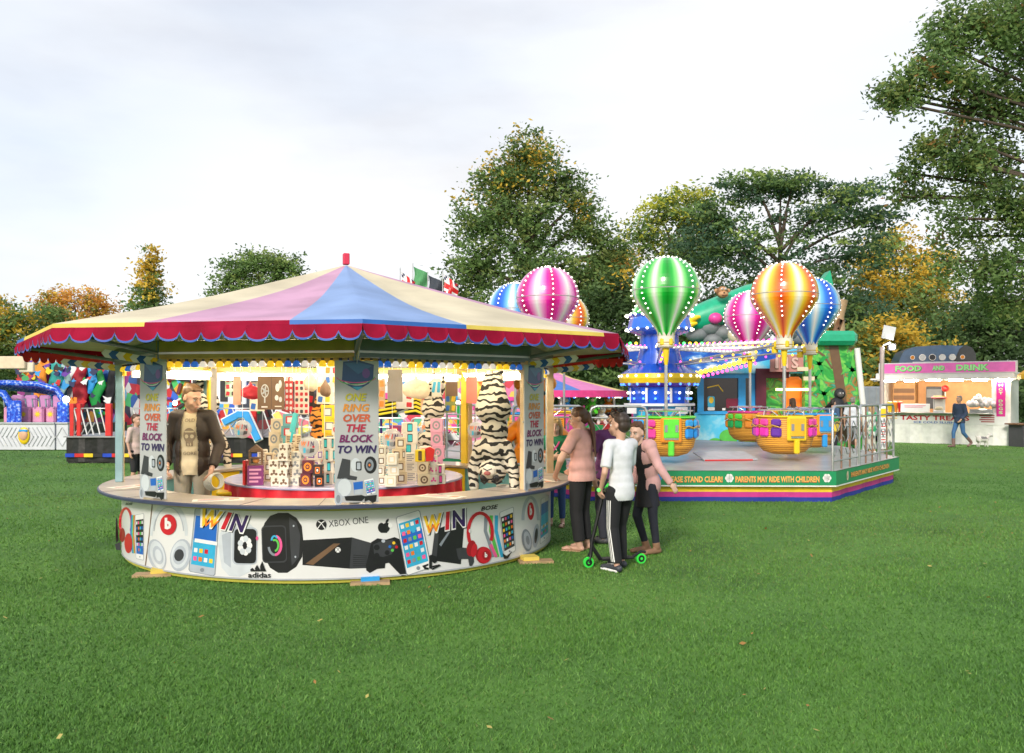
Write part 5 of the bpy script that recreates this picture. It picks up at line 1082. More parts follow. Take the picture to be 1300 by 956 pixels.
# ---------------------------------------------------------------- left: black skirted ride seen through and beside the stall
lr = thing('arm_ride', 'fairground ride with black skirt, red pillars and bright comic style panels', 'fairground ride', (-7.0, 21.0, 0))
KS = mat('black_skirt', (.02, .02, .022), .35, var=.4, vs=2, bump=.6, bs=5); x0, x1 = -3.95, 5.2
b = MB(); N = 60
for i in range(N):
    a_, c_ = x0+(x1-x0)*i/N, x0+(x1-x0)*(i+1)/N; w0, w1 = .05*math.sin(i*1.9), .05*math.sin((i+1)*1.9)
    b.add([(a_, 0, .64), (c_, 0, .64), (c_, w1, .04), (a_, w0, .04)], [(0, 1, 2, 3)], KS, True)
b.box(((x0+x1)/2, 2.6, .3), (x1-x0-.02, 5.1, .6), KS); b.build('skirt', lr)
b = MB(); b.box(((x0+x1)/2, 2.5, .655), (x1-x0+.04, 5.2, .03), mat('deck_plate', (.35, .36, .38), .35, .4)); b.build('deck', lr)
b = MB()
for i in range(40):
    a_ = x0+(x1-x0)*i/40; b.box((a_+.115, -.06, .20), (.226, .012, .09), [BLUE, RED, YEL, BLACK][i % 4], bev=.004)
b.build('colour_strip', lr)
for x in (-3.85, -3.68, -2.95, -.62, .62, 2.1, 3.6): b = MB(); b.box((x, .1, 1.07), (.15 if x > -3.6 else .1, .1, .80), RED, bev=.01); b.build('pillar', lr)
for i, x in enumerate((-3.4, -1.8, .0, 1.4, 2.9)):
    w_ = .8 if i == 0 else 1.1; b = MB(); b.tube([(x-w_/2, .08, .67), (x-w_/2, .08, 1.35), (x+w_/2, .08, 1.35), (x+w_/2, .08, .67)], .02, STEEL, 6)
    for j in range(5): b.tube([(x-w_/2+w_*j/5, .08, 1.33), (x-w_/2+w_*(j+1)/5, .08, .7)], .018, WHITE, 5)
    for j in range(3): b.tube([(x-w_/2+w_*j/5, .09, .7), (x-w_/2+w_*(j+1.2)/5, .09, 1.0)], .018, STEEL, 5)
    b.build('railing', lr)
COM = ramp_mat('comic_panels', [(0, (.5, .01, .02)), (.16, (.75, .35, .03)), (.3, (.02, .12, .6)), (.42, (.03, .03, .05)), (.55, (.6, .03, .05)), (.68, (.05, .5, .12)), (.78, (.7, .7, .72)), (.86, (.05, .35, .7)), (.94, (.8, .6, .05))], kind='voronoi', scale=5.5, rough=.35, interp='CONSTANT', map_scale=(1, 1, .6))
DKP = ramp_mat('dark_panels', [(0, (.02, .02, .03)), (.3, (.3, .02, .03)), (.45, (.05, .06, .09)), (.6, (.35, .38, .42)), (.7, (.02, .05, .25)), (.85, (.03, .03, .04))], kind='voronoi', scale=3.2, rough=.3, interp='CONSTANT', map_scale=(.7, 1, 1.2))
b = MB(); b.box((-2.6, 4.5, 1.75), (2.9, .2, 2.2), COM); b.box((1.7, 4.4, 1.8), (5.6, .2, 2.4), DKP); b.build('backdrop', lr)
for i in range(70):                                           # painted shapes standing proud of the backdrop
    b = MB(); x = -4.0+2.7*random.random() if i < 42 else -1+5*random.random(); z = .9+1.8*random.random(); c = random.choice([RED, YEL, GREEN, SKYB, ORANGE, PURP, WHITE, LGREEN, BLACK, DRED]); an = random.random()*6; s = .08+.16*random.random()
    b.box((x, 4.36-.0022*i, z), (s*1.6, .03, s*.5), c, rot=Matrix.Rotation(an, 3, 'Y'), bev=.012); b.build('painted_shape', lr)
def strip3(b, pts, w_, m, y, closed=False, edge=None):
    for i in range(len(pts)-1):
        p, q = Vector((pts[i][0], 0, pts[i][1])), Vector((pts[i+1][0], 0, pts[i+1][1])); d = q-p; an = -math.atan2(d.z, d.x); c = (p+q)/2
        mm = m[i] if isinstance(m, list) else m
        b.box((c.x, y-.012*i, c.z), (d.length+w_*.6, .08, w_), mm, rot=Matrix.Rotation(an, 3, 'Y'), bev=.012)
        if edge: b.box((c.x, y+.03-.012*i, c.z), (d.length+w_*.6+.06, .06, w_+.06), edge, rot=Matrix.Rotation(an, 3, 'Y'), bev=.012)
def lz(px, py, Y=21.0): p = W(px, py, Y); return (p.x+7.0, p.z)
b = MB(); strip3(b, [lz(291, 535), lz(308, 526), lz(318, 526), lz(332, 556)], .16, SKYB, -.3, edge=WHITE); strip3(b, [lz(312, 549), lz(333, 556)], .14, mat('arm_pink', (.65, .05, .15), .4), -.2); b.build('blue_chevron', lr)
b = MB(); strip3(b, [lz(393, 538), lz(356, 526), lz(372, 552), lz(394, 543)], .17, [mat('arm_rose', (.75, .18, .25), .4), mat('arm_lemon', (.82, .7, .15), .4), mat('arm_lemon', (.8, .7, .1), .4)], -.3, edge=WHITE); b.build('tricolour_chevron', lr)
for px0, px1, py, sgn in ((483, 506, 519, -1), (517, 544, 516, 1)):
    b = MB()
    for i in range(4): strip3(b, [lz(px0, py-8+i*5), lz((px0+px1)/2, py-10+i*5), lz(px1, py-8+i*5+4*sgn)], .055, YEL, -.35-.02*i)
    p, q = lz(px0, py+8), lz(px1, py-10); b.box(((p[0]+q[0])/2, -.25, (p[1]+q[1])/2), (q[0]-p[0]+.05, .08, q[1]-p[1]+.1), BLACK, bev=.02); b.build('hazard_panel', lr)
b = MB(); p = lz(511, 518); b.box((p[0], -.3, p[1]), (.35, .1, .22), WHITE, rot=Matrix.Rotation(R(-20), 3, 'Y'), bev=.04); b.box((p[0], -.36, p[1]), (.26, .04, .12), BLACK, rot=Matrix.Rotation(R(-20), 3, 'Y'), bev=.02); b.build('car_nose', lr)
b = MB(); p = lz(232, 500); b.box((p[0], 2.6, p[1]+.1), (1.5, .1, .75), mat('lit_white_panel', (.7, .72, .75), .4, emis=.2), bev=.02)
for i in range(4): b.box((p[0]-.6+.38*i, 2.53, p[1]+.1), (.2, .04, .62), BLACK)
b.build('lit_window_panel', lr)
for i, (px, c) in enumerate(((212, RED), (345, RED), (480, PURP), (580, GREEN))):
    p = lz(px, 512, 21); l = MB(); l.ball((p[0], .5, p[1]), .06, mat('lit_%d' % i, (1, .8, .6), .3, emis=8, ecol=(1, .7, .5)), 8, 6); l.cyl((p[0], .5, .67), (p[0], .5, p[1]-.05), .03, c); l.build('signal_lamp', lr)
# far backdrop behind the stall: booth row
bb = thing('booth_row', 'bright painted booth standing behind the barriers', 'booth', (-1.6, 24.5, 0))
b = MB(); b.box((0, 0, 1.2), (4.4, .6, 2.2), ramp_mat('booth_paint', [(0, (.75, .2, .4)), (.2, (.8, .55, .1)), (.35, (.1, .3, .7)), (.5, (.75, .7, .65)), (.62, (.6, .05, .08)), (.75, (.1, .45, .3)), (.88, (.75, .5, .6))], kind='voronoi', scale=5.0, rough=.4, interp='CONSTANT'), bev=.02); b.build('front', bb)
b = MB()
for i in range(34): b = MB(); b.box((-2.1+4.2*random.random(), -.32-.003*i, .5+1.6*random.random()), (.12+.25*random.random(), .03, .08+.16*random.random()), random.choice([RED, YEL, WHITE, SKYB, PINK, CREAM, ORANGE, DGREY, WHITE]), bev=.01); b.build('sign', bb)
b = MB()
for i in range(16): b.ball((-2.1+.28*i, -.35, 2.2), .035, BULBW, 6, 5)
b.build('bulb_row', bb)['kind'] = 'stuff'

# ---------------------------------------------------------------- far left: blue arched ride with white front panels
wr = thing('arched_ride', 'blue arched ride with pink seats behind white ribbed front panels', 'fairground ride', (-15.2, 26.0, 0))
def wl(px, py, Y=26.0): p = W(px, py, Y); return Vector((p.x+15.2, p.y-26.0, p.z))
RW = mat('ribbed_white', (.62, .64, .70), .4, var=.1, vs=4)
for i, (pa, pb) in enumerate(((-70, -1), (-1, 71), (72, 88))):
    b = MB(); p, q = wl(pa, 571), wl(pb, 538); w_ = q.x-p.x; cx = (p.x+q.x)/2; b.box((cx, 0, (p.z+q.z)/2), (w_-.02, .1, q.z-p.z), RW, bev=.01)
    n = max(1, int(w_/.13))
    for j in range(n):
        x = p.x+w_*(j+.5)/n; s = 1 if j < n/2 else -1
        b.box((x, -.058, (p.z+q.z)/2+.13), (.02, .02, .36), LGREY, rot=Matrix.Rotation(R(30*s), 3, 'Y')); b.box((x, -.058, (p.z+q.z)/2-.13), (.02, .02, .36), LGREY, rot=Matrix.Rotation(R(-30*s), 3, 'Y'))
    b.box((cx, -.02, q.z+.02), (w_, .16, .05), LGREY, bev=.01)
    if i == 1: c = wl(32, 553); b.ball((c.x, -.07, c.z), .24, YEL, 14, 8, (.75, .2, 1.1)); b.ball((c.x, -.1, c.z+.02), .17, mat('badge_peach', (.7, .4, .25), .5), 12, 8, (.8, .25, 1)); b.box((c.x, -.11, c.z+.15), (.26, .05, .08), SKYB, bev=.02)
    b.build('front_panel', wr)
b = MB(); p = wl(-70, 571); q = wl(88, 571); b.box(((p.x+q.x)/2, 2, .4), (q.x-p.x, 3.8, .7), DGREY); b.build('base', wr)
SPB = ramp_mat('spangled_blue', [(.4, (.01, .05, .5)), (.55, (.02, .15, .8)), (.7, (.45, .55, .85))], scale=14, detail=2, rough=.25)
for i in range(6):
    b = MB(); y = 26.6+.35*i; b.tube([wl(-40, 487+i, y), wl(10, 486+i*1.3, y), wl(50, 488+i*1.6, y), wl(72-i, 494+i, y), wl(82-i*2, 508+i, y), wl(86-i*3, 538, y)], .09, SPB, 8); b.build('arch', wr)
b = MB(); b.tube([wl(-40, 492, 26.4), wl(5, 500, 26.4), wl(14, 515, 26.4), wl(14, 538, 26.4)], .12, SPB, 8); b.build('arch', wr)
SPK = mat('seat_pink', (.7, .3, .5), .45)
for px, w_ in ((17, .42), (34, .42), (52, .36), (68, .3)):
    b = MB(); c = wl(px, 537, 26.8); b.box((c.x, c.y, c.z+.25), (w_, .4, .52), SPK, bev=.05); b.box((c.x, c.y+.25, c.z+.6), (w_*.95, .15, .55), mat('seat_mauve', (.55, .25, .5), .5), bev=.05)
    ar = Art(); pts = []
    for k in range(16): r = .13 if k % 2 else .05; pts.append((r*math.cos(pi*k/8), r*math.sin(pi*k/8)))
    ar.poly(pts, YEL, 1); ar.emit(b, lambda x, y, h: Vector((c.x+x, c.y-.205-h, c.z+.28+y)), step=.004)
    b.tube([(c.x-w_*.3, c.y-.25, c.z+.5), (c.x-w_*.3, c.y-.3, c.z+.75), (c.x+w_*.3, c.y-.3, c.z+.75), (c.x+w_*.3, c.y-.25, c.z+.5)], .03, mat('bar_grey', (.2, .24, .3), .4), 6); b.build('seat', wr)
for px, py, c in ((20, 525, 0), (80, 527, 0)): b = MB(); p = wl(px, py, 26.3); b.box(p, (.35, .1, .8), SPB, bev=.03); b.build('side_panel', wr)
b = MB(); p = wl(84, 507, 26.2); b.ball(p, .10, mat('lit_headlamp', (1, 1, 1), .3, emis=6), 10, 8); b.build('headlamp', wr)
b = MB(); b.box((.0, 5, 1.9), (5.4, .15, 2.6), ramp_mat('hero_mural', [(0, (.35, .01, .03)), (.15, (.02, .08, .3)), (.27, (.5, .02, .03)), (.4, (.03, .03, .06)), (.52, (.1, .3, .5)), (.62, (.55, .28, .04)), (.7, (.05, .35, .12)), (.8, (.5, .5, .52)), (.9, (.25, .02, .2))], kind='voronoi', scale=4.2, rough=.35, interp='CONSTANT', map_scale=(1, 1, .7))); b.build('painted_backdrop', wr)
b = MB(); p = wl(-12, 462, 26); b.box((p.x, .3, p.z+.05), (1.9, .3, .38), mat('sign_cream', (.7, .58, .42), .5), bev=.02); p = wl(27, 466, 26); b.box((p.x, .3, p.z), (.45, .1, .3), mat('sign_cream2', (.7, .62, .5), .5), bev=.02); b.build('top_sign', wr)

# sweeping painted creatures of the far left backdrop
for pts, rr, m_ in (([(28, 522), (36, 500), (33, 478), (40, 458)], [.2, .34, .3, .16], ORANGE), ([(36, 515), (41, 490), (39, 470)], [.06, .12, .06], YEL), ([(46, 530), (52, 500), (62, 478), (58, 460)], [.2, .3, .34, .2], mat('creature_teal', (.02, .36, .34), .4)), ([(66, 500), (78, 480), (70, 462)], [.14, .2, .1], mat('creature_pale', (.35, .55, .55), .4)),
                ([(92, 530), (98, 500), (94, 480), (104, 462)], [.22, .36, .3, .2], mat('creature_crimson', (.45, .01, .03), .4)), ([(96, 500), (104, 488), (99, 478)], [.05, .1, .05], YEL), ([(112, 500), (118, 480), (112, 465)], [.1, .2, .1], SKYB), ([(128, 530), (120, 505), (132, 488), (128, 470)], [.18, .26, .22, .12], GREEN), ([(140, 520), (146, 495), (150, 470)], [.2, .24, .2], BLACK), ([(82, 480), (88, 468), (84, 460)], [.1, .14, .08], WHITE)):
    b = MB(); q = [wl(x, y, 30.6) for x, y in pts]; b.T = Matrix.Translation((0, 4.7, 0)) @ Matrix.Diagonal((.8, .18, 1, 1)) @ Matrix.Translation((0, -4.6, 0)); b.tube(q, rr, m_, 10); b.build('painted_creature', wr)
for i in range(99):
    b = MB(); p = wl(24+random.random()*130, 456+random.random()*70, 30.2-.003*i); an = random.random()*3; sz = .04+.09*random.random()
    p.y -= .15; b.prism([(sz*(1.2+.7*math.sin(k*2.7+i))*math.cos(k*.785), sz*(1.1+.6*math.cos(k*1.9+i))*math.sin(k*.785)) for k in range(8)], .02, random.choice([RED, YEL, GREEN, SKYB, ORANGE, WHITE, BLACK, NAVY, DRED, BLACK, DRED, PURP, NAVY]), Matrix.Translation(p) @ Matrix.Rotation(R(90), 4, 'X')); b.build('painted_detail', wr)

# ================================================================ SOFT BODIES: people and plush animals
from mathutils.bvhtree import BVHTree
def grow(name, blobs, m, parent, vox=.008, sm=6, cut=None, paint=None, extra=None):
    """one continuous surface grown from tapered limbs and ellipsoids"""
    b = MB()
    for q in blobs:
        if q[0] == 'c':
            _, p0, p1, r0, r1 = q; p0, p1 = Vector(p0), Vector(p1)
            if (p1-p0).length < 1e-4: p1 = p1+Vector((0, 0, .001))
            b.cyl(p0, p1, r0, m, r1=r1, seg=14); b.ball(p0, r0*.999, m, 14, 9); b.ball(p1, r1*.999, m, 14, 9)
        elif q[0] == 'f':
            _, p0, p1, r0, r1 = q; b.cyl(p0, p1, r0, m, r1=r1, seg=14)
        else: b.ball(q[1], 1, m, 16, 12, q[2], q[3] if len(q) > 3 else None)
    t = b.build('tmp'); md = t.modifiers.new('r', 'REMESH'); md.mode = 'VOXEL'; md.voxel_size = vox; md.use_smooth_shade = True
    s = t.modifiers.new('s', 'SMOOTH'); s.factor = .5; s.iterations = sm
    dg = bpy.context.evaluated_depsgraph_get(); dg.update(); me = bpy.data.meshes.new_from_object(t.evaluated_get(dg)); old = t.data; bpy.data.objects.remove(t); bpy.data.meshes.remove(old)
    me.materials.clear(); me.materials.append(m)
    bm = bmesh.new(); bm.from_mesh(me)
    if cut: bmesh.ops.delete(bm, geom=[f for f in bm.faces if cut(f.calc_center_median())], context='FACES')
    for f in bm.faces: f.smooth = True; f.material_index = 0
    if paint:
        for fn, pm in paint:
            me.materials.append(pm); k = len(me.materials)-1
            for f in bm.faces:
                if fn(f.calc_center_median()): f.material_index = k
    bm.to_mesh(me); bm.free()
    if extra:                                     # small features joined into the same mesh
        e = MB(); extra(e); base = len(me.vertices); V = [v.co[:] for v in me.vertices]+e.v; F = [tuple(p.vertices) for p in me.polygons]+[[i+base for i in f] for f in e.f]
        MI = [p.material_index for p in me.polygons]; off = len(me.materials); mats = list(me.materials)+e.mats; MI += [off+i for i in e.m]; me2 = bpy.data.meshes.new(name)
        me2.from_pydata(V, [], F)
        for mm in mats: me2.materials.append(mm)
        me2.polygons.foreach_set('material_index', MI); me2.polygons.foreach_set('use_smooth', [True]*len(F)); me2.update(); bpy.data.meshes.remove(me); me = me2
    o = bpy.data.objects.new(name, me); SC.collection.objects.link(o); o.parent = parent; me.name = name; return o
def V3(*a): return Vector(a)
SKIN = mat('skin_fair', (.56, .33, .24), .5, var=.06, vs=9); SKINP = mat('skin_pale', (.62, .40, .31), .5, var=.06, vs=9)
EYEW = mat('eye_white', (.7, .68, .65), .25); EYED = mat('eye_dark', (.03, .02, .015), .2); LIP = mat('lips', (.42, .16, .13), .45); BROWM = mat('brow', (.09, .05, .03), .8)
DEF = dict(head=(0, -.02, 1.635), neck=(0, 0, 1.50), chest=(0, 0, 1.30), waist=(0, .005, 1.10), pelvis=(0, .01, .95), sa=(-.175, 0, 1.43), sb=(.175, 0, 1.43), ea=(-.24, .03, 1.15), eb=(.24, .03, 1.15), wa=(-.25, -.05, .90), wb=(.25, -.05, .90),
           ha=(-.09, 0, .90), hb=(.09, 0, .90), ka=(-.10, -.02, .49), kb=(.10, -.02, .49), na=(-.10, .03, .075), nb=(.10, .03, .075), ta=(-.12, -.14, .035), tb=(.12, -.14, .035))
def person(label, loc, yaw, h, world=None, pose=None, hs=1.0, hyaw=0, hpitch=0, skin=SKIN, hair=None, hairm=None, top=None, sleeve=.5, topm=None, bottom=None, botm=None, leg=1.0, shoe=None, shoem=None, bulk=1.0, fit=1.0, vox=.0085, group=None, extras=None, z=0, curl=.5):
    s = h/1.75; root = thing('person', label, 'person', (loc[0], loc[1], z), R(yaw), group)
    J = {k: Vector(v) for k, v in DEF.items()}
    for k, v in (pose or {}).items(): J[k] = Vector(v)
    for k in J: J[k] = J[k]*s
    Ri = rotz(-R(yaw))
    for k, v in (world or {}).items(): J[k] = Ri @ (Vector(v)-Vector((loc[0], loc[1], z)))
    w = bulk*s; H = J['head']; HM = Matrix.Rotation(R(hyaw), 3, 'Z') @ Matrix.Rotation(R(hpitch), 3, 'X'); q = s*hs
    def hp(x, y, z_): return H+HM @ (Vector((x, y, z_))*q)
    B = []
    B += [('e', hp(0, .012, .028), (.073*q, .09*q, .086*q), HM), ('e', hp(0, -.022, -.02), (.060*q, .070*q, .088*q), HM), ('e', hp(0, -.045, -.082), (.036*q, .036*q, .03*q), HM), ('c', hp(0, -.086, .012), hp(0, -.112, -.026), .009*q, .0135*q), ('e', hp(0, -.088, -.06), (.024*q, .012*q, .012*q), HM), ('e', hp(0, -.07, .03), (.05*q, .022*q, .012*q), HM)]
    for sx in (-1, 1): B += [('e', hp(sx*.074, .01, -.012), (.012*q, .020*q, .03*q), HM), ('e', hp(sx*.035, -.062, -.035), (.024*q, .02*q, .024*q), HM)]
    B += [('c', J['neck']-Vector((0, 0, .03*s)), H+HM @ Vector((0, .02*q, -.05*q)), .054*w, .050*q)]
    ax = (J['chest']-J['pelvis']).normalized()
    torso = lambda g: [('e', J['chest'], ((.150*w+g), (.100*w+g), .17*s)), ('e', (J['chest']+J['waist'])/2, (.138*w+g, .098*w+g, .15*s)), ('e', J['waist'], (.128*w+g, .096*w+g, .14*s)), ('e', J['pelvis'], (.150*w+g, .112*w+g, .115*s+g)),
                       ('c', J['sa']-Vector((0, 0, .012)), J['sb']-Vector((0, 0, .012)), .058*w+g*.8, .058*w+g*.8), ('c', (J['sa']+J['chest'])/2, (J['sb']+J['chest'])/2, .08*w+g*.7, .08*w+g*.7)]
    B += torso(0)
    def limb(a, b_, c, r0, r1, r2, g=0, t=1, g2=None):
        g2 = g if g2 is None else g2; o = []
        if t >= .5:
            o.append(('c', a, b_, r0+g, r1+g)); u = (t-.5)*2
            if u > 0: e = b_.lerp(c, min(u, 1)); o.append(('f' if g else 'c', b_, e, r1+g, (r1+(r2-r1)*u)+g2))
        else: u = t*2; o.append(('f', a, a.lerp(b_, u), r0+g, r0+(r1-r0)*u+g2)); o.append(('e', a, (r0+g,)*3))
        return o
    arm = lambda d, g=0, t=1, g2=None: limb(J['s'+d], J['e'+d], J['w'+d], .047*w, .038*w, .026*w, g, t, g2)
    lg = lambda d, g=0, t=1, g2=None: limb(J['h'+d], J['k'+d], J['n'+d], .083*w, .056*w, .036*w, g, t, g2)
    for d in 'ab': B += arm(d)+lg(d)+[('c', J['k'+d].lerp(J['n'+d], .3)+Vector((0, .015*s, 0)), J['k'+d].lerp(J['n'+d], .5)+Vector((0, .01*s, 0)), .05*w, .042*w)]
    for d in 'ab':                                 # feet and hands
        n_, t_ = J['n'+d], J['t'+d]; dr = (t_-n_); B += [('c', n_+Vector((0, .03*s, -.035*s)), t_+Vector((0, 0, 0)), .032*s, .027*s), ('e', t_+Vector((dr.x*.15, dr.y*.15, -.005)), (.04*s, .04*s, .02*s))]
        wr, el = J['w'+d], J['e'+d]; f = (wr-el).normalized(); side = Vector((1 if d == 'b' else -1, 0, 0)); up_ = f.cross(side)
        if up_.length < .2: up_ = f.cross(Vector((0, 1, 0)))
        up_.normalize(); lat = up_; pn = f.cross(lat).normalized(); c = wr+f*.045*s; FM = Matrix((lat, pn, f)).transposed()
        B.append(('e', c, (.040*s, .018*s, .052*s), FM)); B.append(('c', wr, c, .026*w, .026*s)); inn = pn if pn.dot(-side) > 0 else -pn
        for i, ln in enumerate((.072, .082, .078, .06)):
            b0 = c+f*.040*s+lat*(-.03+.02*i)*s; k1 = b0+(f*(1-curl*.4)+inn*curl*.5).normalized()*ln*.5*s; k2 = k1+(f*(1-curl)+inn*curl*1.3).normalized()*ln*.5*s
            B += [('c', b0, k1, .0095*s, .009*s), ('c', k1, k2, .009*s, .0078*s)]
        b0 = c-f*.01*s-lat*.036*s; k1 = b0+(f*.5-lat*.8+inn*.4).normalized()*.035*s; k2 = k1+(f*.9-lat*.1+inn*.5).normalized()*.03*s; B += [('c', b0, k1, .012*s, .0105*s), ('c', k1, k2, .0105*s, .009*s)]
    def face(e):
        for sx in (-1, 1):
            e.ball(hp(sx*.029, -.079, .004), .0125*q, EYEW, 10, 8); d = hp(sx*.029, -.0885, .003); e.ball(d, .006*q, EYED, 8, 6); e.tube([hp(sx*.012, -.092, .028), hp(sx*.03, -.093, .034), hp(sx*.048, -.08, .027)], .004*q, BROWM, 5)
            e.tube([hp(sx*.015, -.0905, .012), hp(sx*.03, -.092, .0165), hp(sx*.043, -.084, .011)], .003*q, BROWM, 5)
        e.tube([hp(-.022, -.096, -.061), hp(0, -.1015, -.059), hp(.022, -.096, -.061)], .0048*q, LIP, 6)
    grow('body', B, skin, root, vox=vox, sm=4, extra=face)
    def hit(msh, org, dr):
        bm = bmesh.new(); bm.from_mesh(msh.data); t = BVHTree.FromBMesh(bm); bm.free(); return t
    out = {}
    if hair: out['hair'] = grow('hair', hair(hp, HM, q, s), hairm, root, vox=.008, sm=3)
    if bottom:
        g = .016*s; g2 = {'skinny': .010, 'loose': .028, 'wide': .035}.get(bottom, .02)*s
        bl = [('e', J['pelvis'], (.145*w+g, .108*w+g, .10*s+g))]
        for d in 'ab': bl += lg(d, g if bottom != 'skinny' else .009*s, leg, g2)
        out['bottom'] = grow({'shorts': 'shorts'}.get(bottom, 'trousers'), bl, botm, root, vox=vox, sm=5)
    if top:
        g = .022*s; bl = [x for x in torso(g)]+[('e', J['waist'].lerp(J['pelvis'], .5), (.156*w*fit+g, .116*w*fit+g, .13*s)), ('e', J['pelvis']-Vector((0, 0, .07*s)), (.176*w*fit+g, .124*w*fit+g, .16*s))]
        hem = {'tee': .86, 'long': .80, 'dress': .62, 'jacket': .82}.get(top, .88)*s
        if top == 'dress': bl += [('f', J['waist'], Vector((J['pelvis'].x, J['pelvis'].y, hem)), .11*w, .17*w)]
        else: bl += [('f', Vector((J['pelvis'].x, J['pelvis'].y, J['pelvis'].z)), Vector((J['pelvis'].x, J['pelvis'].y, hem)), .13*w, .13*w)]
        for d in 'ab': bl += arm(d, (.016 if top != 'jacket' else .03)*s, sleeve, (.026 if top != 'jacket' else .034)*s)
        out['top'] = grow({'jacket': 'jacket', 'dress': 'dress'}.get(top, 't_shirt'), bl, topm, root, vox=vox, sm=20, cut=lambda c: c.z < hem or (c-J['neck']).length < .06*s and False)
    if shoe:
        bl = []
        for d in 'ab':
            n_, t_ = J['n'+d], J['t'+d]; dr = (t_-n_); dr.z = 0; dr.normalize(); he = n_-dr*.03*s
            bl = [('c', Vector((he.x, he.y, n_.z-.03*s)), Vector((t_.x, t_.y, t_.z+.005)), .042*s, .035*s), ('e', t_+dr*.03*s, (.046*s, .05*s, .03*s))]
            if shoe == 'boot': bl += [('f', n_, n_.lerp(J['k'+d], .55), .052*s, .06*s)]
            if shoe == 'ankle': bl += [('f', n_, n_.lerp(J['k'+d], .2), .05*s, .05*s)]
            if shoe == 'flip':
                b = MB(); c = (n_+t_)/2; an = math.atan2(dr.y, dr.x); b.box((c.x+dr.x*.02, c.y+dr.y*.02, min(n_.z, t_.z)-.03*s), (.25*s, .085*s, .014), shoem, rot=an, bev=.005); b.tube([Vector((c.x, c.y, t_.z))+Vector((-dr.y, dr.x, 0))*.04*s, t_+Vector((0, 0, .03*s)), Vector((c.x, c.y, t_.z))-Vector((-dr.y, dr.x, 0))*.04*s], .006, shoem, 5); b.build('sandal', root)
            else: grow('shoe', bl, shoem, root, vox=.008, sm=3)
    out['root'] = root; out['J'] = J; out['s'] = s; out['hp'] = hp
    return out
def decal(target, parent, name, art, org, ux, uy, dr, step=.0025):
    """print laid on a garment: every point is dropped onto the cloth along dr"""
    bm = bmesh.new(); bm.from_mesh(target.data); t = BVHTree.FromBMesh(bm); bm.free(); b = MB(); org, ux, uy, dr = map(Vector, (org, ux, uy, dr))
    def fn(x, y, h):
        p = org+ux*x+uy*y; hh = t.ray_cast(p, dr); q = hh[0] if hh[0] is not None else p+dr*.3; return q-dr*(h+.003)
    art.emit(b, fn, step=step); return b.build(name, parent)
def hair_short(hp, HM, q, s): return [('e', hp(0, .032, .052), (.079*q, .086*q, .074*q), HM), ('e', hp(0, .052, .0), (.072*q, .062*q, .08*q), HM)]+[('c', hp(-.04+.02*i, -.045, .092), hp(-.04+.02*i, .05, .110), .016*q, .018*q) for i in range(5)]
def hair_curly(hp, HM, q, s): return [('e', hp(0, .02, .05), (.084*q, .096*q, .084*q), HM)]+[('e', hp(.075*math.sin(i*2.4), .03+.07*math.cos(i*2.4), .03+.1*(i/22)), (.022*q,)*3) for i in range(22)]
def hair_long(hp, HM, q, s):
    o = [('e', hp(0, .02, .045), (.084*q, .098*q, .086*q), HM), ('e', hp(0, .06, -.03), (.075*q, .06*q, .12*q), HM)]
    for i in range(9):
        a = R(-75+150*i/8); x, y = .078*math.sin(a), .02+.075*math.cos(a); o.append(('c', hp(x, y, .0), hp(x*1.15, y*1.1+.01, -.21-.03*math.sin(i*2)), .024*q, .012*q))
    for sx in (-1, 1): o.append(('c', hp(sx*.04, -.06, .09), hp(sx*.082, -.01, -.02), .02*q, .02*q)); o.append(('c', hp(sx*.082, -.01, -.02), hp(sx*.09, -.02, -.2), .02*q, .012*q))
    return o
def hair_pony(hp, HM, q, s):
    o = [('e', hp(0, .02, .045), (.083*q, .096*q, .084*q), HM), ('e', hp(0, .055, .0), (.07*q, .06*q, .085*q), HM), ('e', hp(0, .105, .03), (.035*q, .035*q, .035*q), HM)]
    for i in range(4): o.append(('c', hp(.012*(i-1.5), .115, .03), hp(.028*(i-1.5), .145, -.14), .026*q, .03*q)); o.append(('c', hp(.028*(i-1.5), .145, -.14), hp(.035*(i-1.5)+.02, .13, -.36-.03*i), .028*q, .01*q))
    return o
def hm(n, c): return ramp_mat(n, [(.3, tuple(x*.45 for x in c)), (.6, c), (.85, tuple(min(1, x*1.7) for x in c))], scale=22, detail=5, rough=.5, map_scale=(1, 1, .18), bump=.5)
HB = hm('hair_brown', (.11, .05, .025)); HBL = hm('hair_blonde', (.50, .34, .15)); HDK = hm('hair_dark', (.03, .02, .017)); HMB = hm('hair_light_brown', (.16, .09, .045)); HGR = hm('hair_grey', (.3, .28, .26))
def cloth(n, c, b=.3): return mat(n, c, .85, var=.18, vs=7, bump=min(b, .14), bs=6)
# --- the stall keeper
pn = person('man in an open dark brown jacket standing inside the stall', (-3.22, 8.62), 4, 1.76, hyaw=52, hpitch=20, hs=1.07, pose=dict(sa=(-.158, 0, 1.43), sb=(.158, 0, 1.43), eb=(.27, -.01, 1.15), wb=(.235, -.17, .93), ea=(-.26, .02, 1.15), wa=(-.20, -.16, .96), head=(.01, -.045, 1.625)),
            hair=hair_short, hairm=HMB, top='tee', topm=cloth('cream_tee', (.50, .42, .28)), sleeve=.3, bottom='jeans', botm=cloth('tan_jeans', (.25, .22, .17)), shoe='shoe', shoem=BLACK, bulk=.96, fit=.80)
PT = mat('print_faded', (.20, .15, .10), .8); a = Art(); a.text('OLD', 0, .21, .035, PT, 1, .10, .01, up=1); a.ell(0, .06, .06, .075, PT, 1); a.rrect(0, -.02, .07, .06, .01, PT, 1); a.text('GORE', 0, -.12, .035, PT, 1, .13, .01, up=1)
CT_ = mat('print_cream', (.5, .42, .28), .8)
